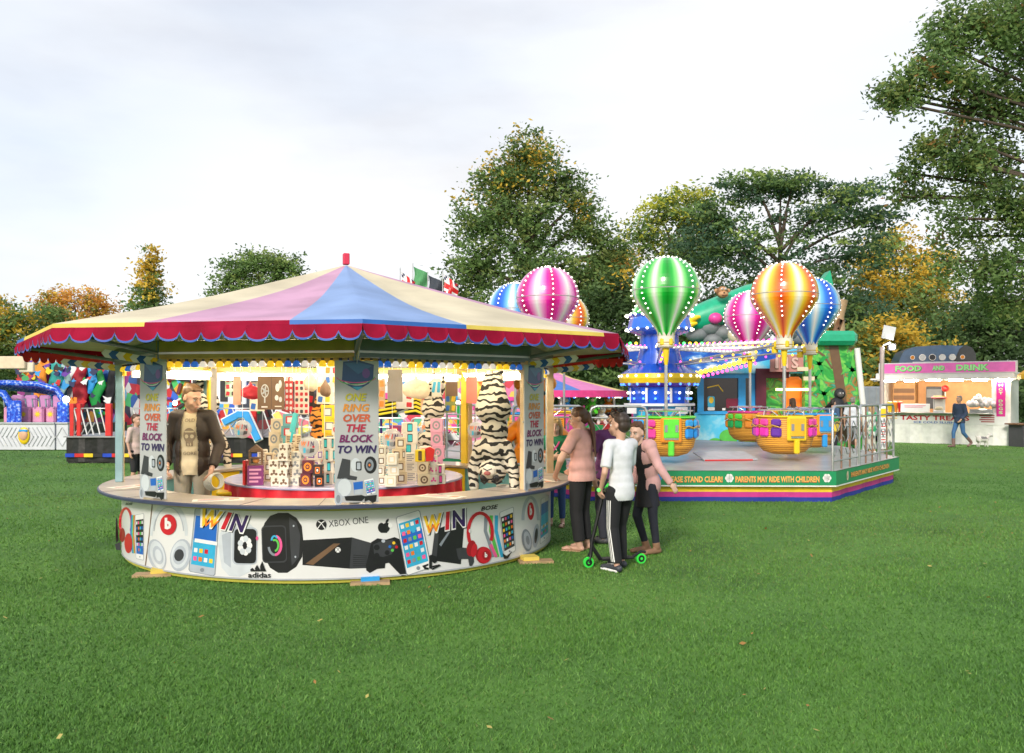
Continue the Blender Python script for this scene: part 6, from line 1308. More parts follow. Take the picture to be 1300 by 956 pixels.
for sx in (-1, 1): a.ell(sx*.026, .05, .018, .02, CT_, 2, n=10); a.ell(sx*.012-.0, -.03, .006, .016, CT_, 2, n=8)
a.rect(-.045, .09, .045, .105, CT_, 2)
decal(pn['top'], pn['root'], 'shirt_print', a, (0, -.8, 1.2), (1, 0, 0), (0, 0, 1), (0, 1, 0))
J = pn['J']; JM = mat('brown_jacket', (.026, .015, .010), .6, var=.35, vs=5, bump=.5, bs=7)
bl = [('e', J['chest'], (.185, .14, .20)), ('e', J['waist'], (.175, .145, .20)), ('e', J['pelvis'], (.19, .165, .18)), ('c', J['sa'], J['sb'], .080, .080), ('c', J['neck']+Vector((-.07, .05, -.03)), J['neck']+Vector((.07, .05, -.03)), .04, .04), ('c', J['neck']+Vector((-.075, -.04, -.06)), J['neck']+Vector((-.07, .05, .0)), .028, .034), ('c', J['neck']+Vector((.075, -.04, -.06)), J['neck']+Vector((.07, .05, .0)), .028, .034)]
for d in 'ab': bl += [('c', J['s'+d], J['e'+d], .076, .062), ('f', J['e'+d], J['e'+d].lerp(J['w'+d], .92), .062, .048), ('e', J['e'+d], (.063,)*3)]
grow('jacket', bl, JM, pn['root'], vox=.009, sm=6, cut=lambda c: (c.y < .02 and abs(c.x+.005) < .062+.03*math.sin((1.5-c.z)*3.2)) or c.z < .84)
# hoops in his hand and on the counter
HOOP = mat('hoop_white', (.7, .68, .62), .35)
def hoop(label, loc, rx, rz, r=.075):
    b = MB(); b.tube([(r*math.cos(2*pi*i/28), r*math.sin(2*pi*i/28), 0) for i in range(29)], .008, HOOP, 7); o = b.build('toss_ring', None, loc, rz); o.rotation_euler.x = R(rx); tag(o, label, 'ring', 'white toss rings'); return o
hx = J['wb']; hw = Matrix.Rotation(R(4), 3, 'Z') @ hx+Vector((-3.22, 8.62, 0))
for i in range(5): hoop(['first white hoop held in the keepers hand', 'second white hoop held in the keepers hand', 'middle white hoop held in the keepers hand', 'fourth white hoop held in the keepers hand', 'lowest white hoop held in the keepers hand'][i], (hw.x+.02+.012*i, hw.y-.05, hw.z-.135+.004*i), 84, .5+.12*i)
# --- the girls and the boy at the counter
pn = person('blonde girl in a green t-shirt with folded arms beyond the counter', (.56, 10.85), -18, 1.36, hs=1.12, hyaw=8, hpitch=4, pose=dict(ea=(-.25, -.04, 1.16), wa=(.02, -.19, 1.16), eb=(.25, -.04, 1.16), wb=(-.06, -.21, 1.10)), hair=hair_long, hairm=HBL, skin=SKINP,
            top='tee', topm=cloth('green_tee', (.01, .18, .075)), sleeve=.33, bottom='skinny', botm=cloth('blue_jeans', (.03, .07, .2)), leg=.93, shoe='flip', shoem=BROWN)
b = MB(); s = pn['s']; b.tube([V3(.10, .02, 1.47)*s, V3(.06, -.15, 1.32)*s, V3(-.06, -.16, 1.18)*s, V3(-.14, -.1, 1.05)*s], .012, mat('pink_strap', (.7, .05, .3), .5), 6); b.tube([V3(-.04, -.14, 1.40)*s, V3(.05, -.155, 1.25)*s], .008, WHITE, 5); b.build('shoulder_strap', pn['root'])
pn = person('woman with long brown ponytail in a dusty pink t-shirt and black trousers at the counter', (.74, 9.16), 240, 1.53, hs=1.1, hyaw=28, hpitch=8, world=dict(eb=(.51, 8.96, .98), wb=(.47, 9.17, .81)), pose=dict(ea=(-.25, .0, 1.15), wa=(-.2, -.18, 1.0), head=(0, -.04, 1.62)),
            hair=hair_pony, hairm=HB, top='tee', topm=cloth('pink_tee', (.60, .33, .29), .6), sleeve=.36, bottom='loose', botm=cloth('black_trousers', (.012, .012, .014)), leg=.94, shoe='flip', shoem=TAN, bulk=1.14)
pn = person('dark curly haired person in a purple t-shirt behind the boy', (1.05, 9.62), 236, 1.50, hs=1.08, hyaw=10, hair=hair_curly, hairm=HDK, top='tee', topm=cloth('purple_tee', (.13, .03, .14)), sleeve=.4, bottom='jeans', botm=cloth('dark_grey_jeans', (.03, .03, .045)), shoe='shoe', shoem=DGREY,
            world=dict(head=(1.17, 9.60, 1.40), neck=(1.12, 9.62, 1.27), eb=(.88, 9.44, .98), wb=(.90, 9.36, .76)))
pn = person('girl in a pink cardigan over a black dress reaching her arm back', (1.42, 8.95), 296, 1.40, hs=1.12, hyaw=25, hpitch=12, pose=dict(head=(0, -.17, 1.59), neck=(0, -.11, 1.47), chest=(0, -.07, 1.29), sa=(-.15, -.10, 1.42), sb=(.15, -.07, 1.42), waist=(0, -.02, 1.1), ka=(-.1, -.10, .5), na=(-.1, .05, .08), kb=(.09, .02, .5), nb=(.09, .08, .08), tb=(.1, -.09, .035), ta=(-.11, -.12, .035)),
            world=dict(eb=(1.50, 8.74, .93), wb=(1.62, 8.72, .76)), hair=hair_short, hairm=HB, skin=SKINP, fit=.78, bulk=.94, top='dress', topm=cloth('black_dress', (.012, .012, .016)), sleeve=.05, bottom='skinny', botm=cloth('black_leggings', (.015, .017, .03)), leg=.93, shoe='ankle', shoem=mat('tan_boots', (.25, .14, .08), .7))
J = pn['J']; s = pn['s']; CG = cloth('pink_cardigan', (.62, .36, .36), .6)
bl = [('e', J['chest']+V3(0, .01, 0), (.172*s, .132*s, .19*s)), ('e', J['waist']+V3(0, .01, 0), (.160*s, .135*s, .19*s)), ('e', J['pelvis']+V3(0, .01, -.03), (.178*s, .145*s, .20*s)), ('c', J['sa'], J['sb'], .092*s, .092*s)]
for d in 'ab': bl += [('c', J['s'+d], J['e'+d], .080*s, .060*s), ('f', J['e'+d], J['w'+d], .060*s, .046*s), ('e', J['e'+d], (.061*s,)*3)]
grow('cardigan', bl, CG, pn['root'], vox=.008, sm=6, cut=lambda c: (c.y < J['chest'].y-.01 and abs(c.x) < .075) or c.z < .72*s)
bx0, by0 = 1.03, 8.10
pn = person('boy in a white t-shirt and black striped tracksuit trousers standing over a scooter', (bx0, by0), 215, 1.47, hs=1.14, hyaw=12, hpitch=4, world=dict(eb=(.86, 7.93, .94), wb=(.835, 8.03, .775), ea=(1.14, 8.25, .95), wa=(1.02, 8.38, .80)),
            pose=dict(na=(-.11, -.10, .075), ta=(-.12, -.27, .035), ka=(-.11, -.12, .5), nb=(.11, .06, .075), tb=(.12, -.11, .035)), hair=hair_short, hairm=hm('hair_dark_brown', (.045, .027, .02)), top='long', topm=cloth('white_tee', (.68, .70, .75), .6), sleeve=.42, bottom='loose', botm=cloth('black_tracksuit', (.01, .011, .014)), leg=.97, shoe='shoe', shoem=mat('dark_trainers', (.04, .045, .06), .5), curl=.9, bulk=.94, fit=.92)
J = pn['J']; s = pn['s']; a = Art()
for k in (-1, 0, 1):
    a.line([(J['hb'].y+.0+k*.022, J['hb'].z-.10*s), (J['kb'].y+k*.02, J['kb'].z), (J['nb'].y+k*.018, J['nb'].z+.04)], .010, WHITE, 1)
a2 = Art(); a2.it = []
for vs, fs, m_, L_ in a.it:
    a2.it.append((vs, fs, m_, L_))
def dense(ar, n=14):
    for i, (vs, fs, m_, L_) in enumerate(ar.it):
        N = len(vs)//2; l, r = vs[:N], vs[N:]; l2, r2 = [], []
        for j in range(N-1):
            for k in range(n): t = k/n; l2.append((l[j][0]*(1-t)+l[j+1][0]*t, l[j][1]*(1-t)+l[j+1][1]*t)); r2.append((r[j][0]*(1-t)+r[j+1][0]*t, r[j][1]*(1-t)+r[j+1][1]*t))
        l2.append(l[-1]); r2.append(r[-1]); M_ = len(l2); ar.it[i] = (l2+r2, [(k, k+1, M_+k+1, M_+k) for k in range(M_-1)], m_, L_)
dense(a2); decal(pn['bottom'], pn['root'], 'trouser_stripes', a2, (.6, 0, 0), (0, 1, 0), (0, 0, 1), (-1, 0, 0))
for d in 'ab':
    b = MB(); n_, t_ = J['n'+d], J['t'+d]; dr = (t_-n_); dr.z = 0; dr.normalize(); c = (n_+t_)/2; b.box((c.x+dr.x*.01, c.y+dr.y*.01, .014), (.26*s, .088*s, .024), WHITE, rot=math.atan2(dr.y, dr.x), bev=.008); b.build('shoe_sole', pn['root'])
# scooter
W0, W1 = V3(.735, 8.22, .052), V3(1.27, 8.42, .052); sc_ = thing('scooter', 'black kick scooter with bright green wheels and grips', 'scooter', (W0.x, W0.y, 0)); o0 = Vector((W0.x, W0.y, 0)); dv = (W1-W0).normalized(); nv = V3(-dv.y, dv.x, 0); NG = mat('neon_green', (.05, .75, .08), .35)
def wheel(c):
    w_ = MB(); c = c-o0; w_.cyl(c-nv*.012, c+nv*.012, .052, NG, seg=24); w_.cyl(c-nv*.014, c+nv*.014, .034, BLACK, seg=20); w_.cyl(c-nv*.016, c+nv*.016, .014, NG, seg=12); w_.build('wheel', sc_)
wheel(W0); wheel(W1)
b = MB(); p, q = W0+dv*.13-o0, W1-dv*.10-o0; b.box((p+q)/2+V3(0, 0, .02), ((q-p).length, .105, .018), BLACK, rot=math.atan2(dv.y, dv.x), bev=.005); b.box((p+q)/2+V3(0, 0, .031), ((q-p).length*.9, .09, .003), mat('grip_tape', (.05, .05, .05), .9), rot=math.atan2(dv.y, dv.x)); b.tube([q+V3(0, 0, .02), W1-o0+V3(0, 0, .07), W1-o0+dv*.05+V3(0, 0, .06)], .014, BLACK, 6); b.build('deck', sc_)
HT = V3(.885, 8.24, .73)-o0; b = MB(); b.tube([p+V3(0, 0, .02), W0-o0+V3(.03, .01, .16), W0-o0+V3(.04, .015, .20)], .02, BLACK, 8); b.tube([W0-o0+V3(.02, .0, .05), W0-o0+V3(.035, .01, .2), HT], .017, BLACK, 8)
for s_ in (-1, 1): b.tube([W0-o0+nv*.022*s_, W0-o0+nv*.022*s_+V3(.01, 0, .07), W0-o0+V3(.02, .01, .1)], .009, BLACK, 6)
b.build('stem', sc_)
hd = V3(-.30, -.95, 0).normalized(); b = MB(); b.tube([HT-hd*.17+V3(0, 0, .03), HT-hd*.04, HT+hd*.04, HT+hd*.17+V3(0, 0, .03)], .012, BLACK, 7); b.build('handlebar', sc_)
for s_ in (-1, 1): b = MB(); b.cyl(HT+hd*.13*s_+V3(0, 0, .022), HT+hd*.24*s_+V3(0, 0, .042), .019, NG, seg=12); b.build('grip', sc_)
# --- further away
pn = person('woman in a navy jacket, jeans and tall boots walking past the kiosk', (14.45, 27.6), -68, 1.66, vox=.014, hair=hair_short, hairm=HGR, top='jacket', topm=cloth('navy_jacket', (.03, .05, .10)), sleeve=.96, bottom='skinny', botm=cloth('mid_jeans', (.05, .14, .32)), leg=.9, shoe='boot', shoem=mat('taupe_boots', (.22, .13, .12), .7),
            pose=dict(ka=(-.1, -.16, .5), na=(-.1, -.16, .08), ta=(-.11, -.33, .04), kb=(.1, .06, .5), nb=(.1, .42, .18), tb=(.11, .30, .05), wb=(.2, -.16, .95), wa=(-.22, .1, .92)))
person('man in a white shirt and grey shorts beyond the ride deck', (9.85, 24.7), 150, 1.62, vox=.014, hair=hair_short, hairm=HGR, top='tee', topm=cloth('pale_shirt', (.60, .63, .70)), sleeve=.42, bottom='shorts', botm=cloth('grey_shorts', (.28, .30, .32)), leg=.5, shoe='shoe', shoem=DGREY)
person('person in a white and green top beside the floodlight pole', (10.35, 24.6), 200, 1.42, vox=.014, hair=hair_long, hairm=HBL, top='dress', topm=ramp_mat('green_leaf_print', [(.45, (.65, .7, .65)), (.55, (.03, .35, .15))], scale=5, rough=.7), sleeve=.5, bottom='loose', botm=cloth('cream_trousers', (.5, .5, .45)), leg=.9, shoe='shoe', shoem=WHITE)
person('man in a dark blue top bending near the jungle wall', (9.35, 24.9), 120, 1.55, vox=.014, hair=hair_short, hairm=HDK, top='tee', topm=cloth('blue_top', (.05, .10, .2)), sleeve=.5, bottom='jeans', botm=cloth('black_jeans', (.02, .02, .03)), shoe='shoe', shoem=BLACK, pose=dict(wb=(.25, -.35, 1.15), wa=(-.2, -.35, 1.1)))
person('brown haired child standing on the deck behind the orange gondola', (6.42, 19.55), 200, 1.10, z=.49, vox=.012, hs=1.2, hair=hair_long, hairm=HMB, top='tee', topm=cloth('grey_top', (.3, .3, .33)), sleeve=.5, bottom='jeans', botm=cloth('kid_jeans', (.08, .1, .2)), shoe='shoe', shoem=WHITE)
person('child in a pale top and black shorts beyond the left post', (-6.55, 14.9), 70, 1.32, vox=.012, hs=1.15, hair=hair_short, hairm=HB, top='tee', topm=cloth('pale_pink_top', (.6, .45, .42)), sleeve=.5, bottom='shorts', botm=cloth('kid_shorts', (.02, .02, .025)), leg=.55, shoe='shoe', shoem=BLACK)
# small dog
dg_ = thing('dog', 'small white and grey dog on the grass beside the kiosk', 'dog', (15.25, 27.7, 0), R(10)); DW = mat('dog_coat', (.62, .60, .57), .8, bump=.6, bs=40)
DGm = mat('dog_grey', (.16, .16, .17), .8, bump=.6, bs=40)
grow('body', [('e', (0, 0, .25), (.19, .085, .095)), ('e', (-.12, 0, .26), (.1, .09, .10)), ('e', (.13, 0, .255), (.09, .08, .09)), ('c', (.16, 0, .3), (.24, 0, .36), .05, .045), ('e', (.27, 0, .38), (.065, .055, .055)), ('c', (.30, 0, .365), (.355, 0, .35), .032, .024), ('c', (.25, .05, .42), (.235, .065, .36), .018, .012), ('c', (.25, -.05, .42), (.235, -.065, .36), .018, .012),
     ('c', (.13, .05, .2), (.12, .05, .11), .033, .022), ('c', (.12, .05, .11), (.14, .05, .02), .022, .02), ('c', (.13, -.05, .2), (.15, -.05, .11), .033, .022), ('c', (.15, -.05, .11), (.15, -.05, .02), .022, .02),
     ('c', (-.15, .05, .22), (-.11, .05, .13), .045, .026), ('c', (-.11, .05, .13), (-.17, .05, .09), .024, .02), ('c', (-.17, .05, .09), (-.15, .05, .02), .02, .02), ('c', (-.15, -.05, .22), (-.12, -.05, .13), .045, .026), ('c', (-.12, -.05, .13), (-.18, -.05, .09), .024, .02), ('c', (-.18, -.05, .09), (-.16, -.05, .02), .02, .02), ('c', (-.2, 0, .3), (-.27, 0, .38), .022, .015)], DW, dg_, vox=.012, sm=3,
     paint=[(lambda c: c.z > .27 and -.1 < c.x < .12, DGm), (lambda c: c.x > .338, BLACK)])
# --- hanging plush tigers
WT = ramp_mat('white_tiger_fur', [(.0, (.62, .57, .48)), (.56, (.62, .56, .46)), (.64, (.015, .013, .012)), (1.0, (.015, .013, .012))], kind='wave', scale=4.4, dist=9, rough=.85, band='Z', map_scale=(.9, .9, 1))
OT = ramp_mat('orange_tiger_fur', [(.0, (.75, .28, .04)), (.56, (.72, .26, .03)), (.64, (.02, .012, .01)), (1.0, (.02, .012, .01))], kind='wave', scale=4.4, dist=9, rough=.85, band='Z', map_scale=(.9, .9, 1))
def tiger(label, loc, s, yaw, fur, pale, sway=0):
    root = thing('plush_tiger', label, 'soft toy', loc, R(yaw), 'plush tigers hanging in the stall'); v = lambda x, y, z: Vector((x+sway*max(0, -z)**1.5, y, z))*s
    Bl = [('e', v(0, .01, -.38), (.175*s, .14*s, .14*s)), ('e', v(0, .02, -.58), (.135*s, .12*s, .17*s)), ('e', v(0, -.01, -.76), (.165*s, .145*s, .12*s)), ('e', v(0, -.09, -.95), (.135*s, .125*s, .115*s)), ('e', v(0, -.21, -.945), (.068*s, .055*s, .05*s)),
          ('c', v(-.04, 0, -.04), v(-.09, 0, -.36), .035*s, .085*s), ('c', v(.04, 0, -.04), v(.09, 0, -.36), .035*s, .085*s), ('c', v(.0, .05, -.34), v(.05, .12, -.12), .03*s, .025*s), ('c', v(.05, .12, -.12), v(.06, .10, .05), .025*s, .022*s),
          ('c', v(-.13, -.03, -.72), v(-.20, -.07, -.93), .062*s, .05*s), ('c', v(-.20, -.07, -.93), v(-.19, -.08, -1.10), .05*s, .048*s), ('c', v(.13, -.03, -.72), v(.20, -.07, -.93), .062*s, .05*s), ('c', v(.20, -.07, -.93), v(.20, -.08, -1.13), .05*s, .048*s)]
    for sx in (-1, 1): Bl.append(('e', v(sx*.10, -.05, -.89), (.04*s, .02*s, .04*s)))
    hc_ = v(0, -.21, -.945)
    def fc(e):
        for sx in (-1, 1): e.ball(v(sx*.055, -.215, -1.0), .020*s, BLACK, 8, 6); e.ball(v(sx*.06, -.19, -1.005), .036*s, BLACK, 8, 6, (1, .5, 1)); e.tube([v(sx*.02, -.2, -1.03), v(sx*.06, -.17, -1.06), v(sx*.1, -.13, -1.04)], .010*s, BLACK, 5)
        e.ball(v(0, -.262, -.955), .026*s, mat('nose_pink', (.3, .08, .07), .5), 8, 6, (1.3, .7, .8)); e.tube([v(-.04, -.245, -.915), v(0, -.262, -.93), v(.04, -.245, -.915)], .006*s, BLACK, 5)
    o = grow('body', Bl, fur, root, vox=.012*s, sm=4, paint=[(lambda c: (c-hc_).length < .070*s or c.z < -1.10*s, pale)], extra=fc)
    b = MB(); b.cyl(v(0, 0, -.06), Vector((0, 0, 2.05-loc[2])), .006, BROWN, seg=5); b.build('cord', root); return root
PLF = mat('plush_cream', (.72, .66, .55), .85, bump=.4, bs=40)
tiger('large white tiger plush hanging upside down by the right front board', (-.20, 8.72, 1.92), 1.08, -15, WT, PLF, .03)
tiger('white tiger plush hanging behind the stall keeper', (-4.0, 11.1, 1.95), 1.08, 35, WT, PLF, .05)
tiger('white tiger plush hanging left of the far yellow post', (-1.0, 11.0, 1.86), 1.0, -40, WT, PLF, -.1)
tiger('orange tiger plush hanging behind the middle board', (-2.42, 10.9, 1.72), .95, -30, OT, PLF, -.12)

# ================================================================ PRIZES
def pbox(label, loc, d, base, motif, c1, rz=0, name='prize_box', cat='prize box', group='prize boxes on the red table'):
    b = MB(); b.box((0, 0, d[2]/2), d, base, bev=.003); a = Art(); w_, h_ = d[0], d[2]
    def face(off):
        A = Art()
        if motif == 'spinner':
            for k in range(3): A.ell(off+.26*w_*math.cos(R(90+120*k)), h_/2+.22*w_*math.sin(R(90+120*k)), .14*w_, .14*w_, c1, 1, n=10)
            A.ell(off, h_/2, .12*w_, .12*w_, c1, 2, n=10)
        elif motif == 'watch': A.rrect(off, h_/2, w_*.55, h_*.6, .01, P['o'], 1); A.rrect(off, h_/2, w_*.38, h_*.42, .008, P['k'], 2); A.rrect(off, h_/2, w_*.2, h_*.22, .005, WHITE, 3)
        elif motif == 'window': A.rrect(off, h_*.5, w_*.6, h_*.6, .006, c1, 1); A.rrect(off, h_*.5, w_*.4, h_*.42, .004, P['w'], 2)
        elif motif == 'rings': A.ell(off, h_/2, .34*w_, .34*h_, c1, 1); A.ell(off, h_/2, .2*w_, .2*h_, base, 2); A.ell(off, h_/2, .09*w_, .09*h_, c1, 3, n=10)
        elif motif == 'bars':
            for k in range(4): A.rect(off-w_*.38, h_*(.15+.2*k), off+w_*.38*(1 if k % 2 else .5), h_*(.25+.2*k), c1, 1)
        elif motif == 'phone': A.rrect(off, h_/2, w_*.36, h_*.8, .008, P['k'], 1); A.rrect(off, h_/2, w_*.28, h_*.62, .003, c1, 2)
        return A
    face(0).emit(b, lambda x, y, h: Vector((x, -d[1]/2-.001-h, y)), step=.0008)
    face(0).emit(b, lambda x, y, h: Vector((d[0]/2+.001+h, x*d[1]/d[0], y)), step=.0008)
    o = b.build(name, None, loc, rz); tag(o, label, cat, group); return o
def pX(px, Y): return (px-650)*Y/FPX
TZ = .7405
CARD = mat('card_white', (.74, .70, .62), .5); CARDC = mat('card_cream', (.70, .58, .40), .5); CARDP = mat('card_plum', (.20, .03, .16), .4); CARDM = mat('card_maroon', (.10, .01, .03), .4); CARDB = mat('card_brown', (.16, .09, .05), .5)
ORD = ['lowest', 'second', 'third', 'fourth', 'fifth', 'sixth', 'seventh']
stacks = [ # px, Y, box size, count, base, motif, colour, words
    (325, 8.78, (.155, .12, .20), 1, CARDP, 'bars', LPINK, 'plum box with pale print'), (348, 8.72, (.10, .09, .085), 3, CARD, 'spinner', CARDB, 'white spinner box in the front left stack'), (362, 8.66, (.10, .09, .085), 5, CARD, 'spinner', CARDB, 'white spinner box in the tall front stack'), (376, 8.74, (.10, .09, .085), 4, CARD, 'spinner', GREY, 'white box with grey spinner right of the tall stack'),
    (343, 9.15, (.10, .09, .10), 3, CARDC, 'window', CARDB, 'cream windowed box behind the left spinner stack'), (390, 8.68, (.11, .09, .13), 2, CARDM, 'rings', ORANGE, 'maroon box with ring print beside the watch box'), (403, 8.62, (.09, .09, .11), 2, mat('card_black', (.02, .015, .02), .35), 'watch', ORANGE, 'black box showing an orange watch left of the middle board'),
    (398, 9.25, (.14, .12, .11), 4, CARD, 'window', PURP, 'white box with purple window in the rear middle stack'), (418, 8.85, (.10, .10, .12), 4, CARD, 'phone', CYAN, 'white box with cyan phone just left of the middle board'), (372, 9.5, (.13, .12, .12), 4, CARDC, 'bars', CARDB, 'cream barred box at the back of the table'),
    (432, 9.4, (.13, .12, .12), 5, CARD, 'rings', RED, 'white box with red rings hidden by the middle board'), (484, 8.72, (.085, .08, .10), 4, CARD, 'window', CARDB, 'white box with brown window just right of the middle board'), (498, 8.62, (.11, .09, .11), 3, CARD, 'window', CARDC, 'white box with cream window in the front right stack'), (507, 8.9, (.11, .09, .12), 4, CARDC, 'window', CARDB, 'cream box with brown window behind the front right stack'),
    (490, 9.5, (.14, .12, .12), 4, CARD, 'bars', TEAL, 'white box with teal bars at the rear right'), (521, 9.2, (.10, .10, .10), 3, CARD, 'bars', GREY, 'white box with grey bars between the right stacks'), (536, 8.74, (.12, .10, .12), 2, CARDC, 'rings', CARDB, 'cream box with round brown print in the right stack'), (549, 8.80, (.08, .08, .10), 3, CARD, 'spinner', PINK, 'white box with pink spinner near the right end of the table'),
    (558, 8.9, (.09, .09, .10), 2, CARD, 'phone', PINK, 'white box with pink phone at the right end of the table'), (540, 9.4, (.12, .10, .12), 3, CARD, 'window', ORANGE, 'white box with orange window at the rear right end')]
names_ = dict(white=CARD, cream=CARDC, teal=TEAL, rose=LPINK, lemon=YEL, navy=NAVY, plum=CARDP, silver=LGREY); mots = dict(window='window', barred='bars', ringed='rings', phone='phone')
combo = [('white', 'barred'), ('cream', 'ringed'), ('teal', 'window'), ('rose', 'barred'), ('white', 'ringed'), ('lemon', 'window'), ('silver', 'phone'), ('white', 'window'), ('navy', 'ringed'), ('cream', 'phone'), ('plum', 'window'), ('white', 'phone'), ('silver', 'barred'), ('rose', 'ringed')]
for i, (cn_, mo_) in enumerate(combo):
    px = 334+i*17; Y = 9.75+.45*((i*5) % 3)/2; stacks.append((px, Y, (.11+.03*(i % 3), .10, .10+.02*((i*3) % 4)), 3+(i*7) % 3, names_[cn_], mots[mo_], [CARDB, GREY, RED, CYAN][i % 4], f'{cn_} {mo_} box in the back row of the red table'))
tops = {}
for i, (px, Y, d, n, base, mo, c1, lb) in enumerate(stacks):
    for k in range(n):
        r_ = NR.normal(0, .22); dd = tuple(x*(.95+.08*NR.random()) for x in d[:2])+(d[2],)
        pbox((lb if n == 1 else f'{ORD[k]} {lb}'), (pX(px, Y)+NR.normal(0, .012), Y+NR.normal(0, .012), TZ+k*(d[2]+.0012)), dd, base, mo, c1, r_)
    tops[px] = (pX(px, Y), Y, TZ+n*(d[2]+.0012))
x, y, z = tops[325]
lt = thing('wooden_lantern', 'small brown openwork lantern standing on the plum box', 'lantern', (x, y, z), .2); b = MB()
for sx in (-.06, .06):
    for sy in (-.045, .045): b.box((sx, sy, .075), (.016, .016, .15), CARDB)
for zz in (.008, .075, .145): b.box((0, 0, zz), (.14, .11, .014), CARDB, bev=.003)
b.build('frame', lt); b = MB(); b.ball((0, 0, .05), .035, mat('lantern_glow', (.8, .35, .1), .4), 8, 6); b.build('candle', lt); b = MB(); b.prism([(-.07, 0), (.07, 0), (0, .06)], .1, CARDB, Matrix.Translation((0, 0, .155)) @ Matrix.Rotation(R(90), 4, 'X')); b.build('roof', lt)
b = MB(); b.box((0, 0, .125), (.03, .12, .25), RED, bev=.003); tag(b.build('red_book', None, (pX(312, 8.8), 8.8, TZ), 0), 'upright red box left of the plum box', 'prize box')
x, y, z = tops[536]; pbox('yellow box with a dark picture on top of the right stack', (x-.02, y, z), (.10, .09, .12), YEL, 'phone', CARDB, .05, group=None)
b = MB(); b.prism([(-.04, 0), (.03, .01), (.05, .12), (.0, .15), (-.05, .13)], .05, RED, Matrix.Rotation(R(90), 4, 'X')); tag(b.build('red_pouch', None, (pX(546, 8.76), 8.76, z+.0), 0), 'red pouch propped beside the yellow box', 'pouch')
b = MB(); b.cyl((0, 0, 0), (.05, 0, .30), .012, CYAN, seg=8); b.box((.03, 0, .2), (.05, .03, .2), mat('teal_toy', (.1, .6, .65), .4), rot=Matrix.Rotation(R(12), 3, 'Y'), bev=.01); tag(b.build('teal_wand', None, (pX(369, 8.7), 8.70, TZ+.44), 0), 'thin teal toy leaning on top of the tall spinner stack', 'toy')
# round clear WIN discs
DISC = mat('clear_disc', (.62, .64, .66), .12, coat=1, alpha=.55)
def disc(px, py, Y, r, lb):
    X = pX(px, Y); Z = EYE+(HOR-py)*Y/FPX; root = thing('win_disc', lb, 'prize disc', (X, Y, Z), 0, 'round discs printed with a prize offer')
    b = MB(); b.ball((0, 0, 0), r, DISC, 24, 12, (1, .22, 1)); A = Art()
    for ch, c, x in (('W', P['o'], -.42), ('I', P['r'], .02), ('N', P['n'], .40)): A.text(ch, x*r, .28*r, .5*r, c, 3, (.5 if ch == 'W' else .18 if ch == 'I' else .36)*r, .03, .2, 0, up=1)
    A.rrect(-.35*r, -.35*r, .22*r, .5*r, .02*r, P['c'], 2); A.ell(.0, -.4*r, .2*r, .22*r, P['g'], 2, n=12); A.poly([(.12*r, -.6*r), (.55*r, -.5*r), (.6*r, -.2*r), (.2*r, -.15*r)], P['d'], 2); A.ell(.5*r, .0, .12*r, .12*r, P['r'], 2, n=10)
    A.emit(b, lambda x, y, h: Vector((x, -.235*r-h, y)), step=.001); b.build('disc', root)
    b = MB(); b.cyl((0, 0, r*.95), (0, 0, 2.02-Z), .003, WHITE, seg=4); b.build('thread', root)
disc(308, 545, 10.6, .115, 'round printed disc hanging under the blue chevron'); disc(392, 567, 8.6, .105, 'round printed disc hanging left of the middle board'); disc(498, 558, 9.2, .115, 'round printed disc hanging right of the middle board'); disc(543, 545, 11.0, .11, 'round printed disc hanging by the small white tiger'); disc(604, 546, 11.2, .11, 'round printed disc hanging right of the far yellow post'); disc(412, 588, 9.9, .09, 'small round disc hanging low behind the middle board')
# cards and posters hung from the roof frame
def hung(px0, px1, py0, py1, Y, m, lb, art=None, cat='poster', rz=0):
    X = pX((px0+px1)/2, Y); w_ = (px1-px0)*Y/FPX; z0 = EYE+(HOR-py1)*Y/FPX; z1 = EYE+(HOR-py0)*Y/FPX; root = thing('hanging_card', lb, cat, (X, Y, z0), rz, 'cards and posters hung in the stall')
    b = MB(); b.box((0, 0, (z1-z0)/2), (w_, .012, z1-z0), m, bev=.002)
    if art: art(w_, z1-z0).emit(b, lambda x, y, h: Vector((x, -.008-h, y)), step=.001)
    b.build('card', root)
    for sx in (-.4, .4): b = MB(); b.cyl((sx*w_, 0, z1-z0-.005), (sx*w_, 0, 2.05-z0), .003, WHITE, seg=4); b.build('string', root)
def art_fan(w_, h_):
    A = Art(); A.ell(-.22*w_, .55*h_, .15*w_, .2*h_, P['pl'], 1); A.ell(-.22*w_, .55*h_, .125*w_, .165*h_, CARDB, 2)
    for k in range(5): A.line([(-.22*w_, .55*h_), (-.22*w_+.12*w_*math.cos(k*1.26), .55*h_+.15*h_*math.sin(k*1.26))], .02, P['l'], 3)
    A.rect(-.25*w_, .2*h_, -.2*w_, .38*h_, P['pl'], 1); A.rect(.02*w_, .05*h_, .03*w_, .95*h_, P['k'], 1); A.ell(.25*w_, .65*h_, .08*w_, .12*h_, P['w'], 1); A.ell(.35*w_, .75*h_, .06*w_, .12*h_, P['pl'], 1); A.ell(.22*w_, .35*h_, .07*w_, .08*h_, P['w'], 1); A.ell(.36*w_, .3*h_, .06*w_, .08*h_, P['pl'], 1)
    A.rect(-.35*w_, .06*h_, -.12*w_, .1*h_, P['w'], 1); A.rect(.15*w_, .08*h_, .4*w_, .11*h_, P['w'], 1); return A
def art_tiles(cs, nx=3, ny=4):
    def f(w_, h_):
        A = Art()
        for i in range(nx):
            for j in range(ny): A.rrect((-.5+(i+.5)/nx)*w_, (j+.5)/ny*h_, w_/nx*.62, h_/ny*.6, .01, P[cs[(i*2+j*3) % len(cs)]], 1, rot=(i*7+j*13) % 20-10)
        return A
    return f
hung(327, 361, 477, 520, 10.55, CARDB, 'large brown poster with a fan and spinners above the table', art_fan)
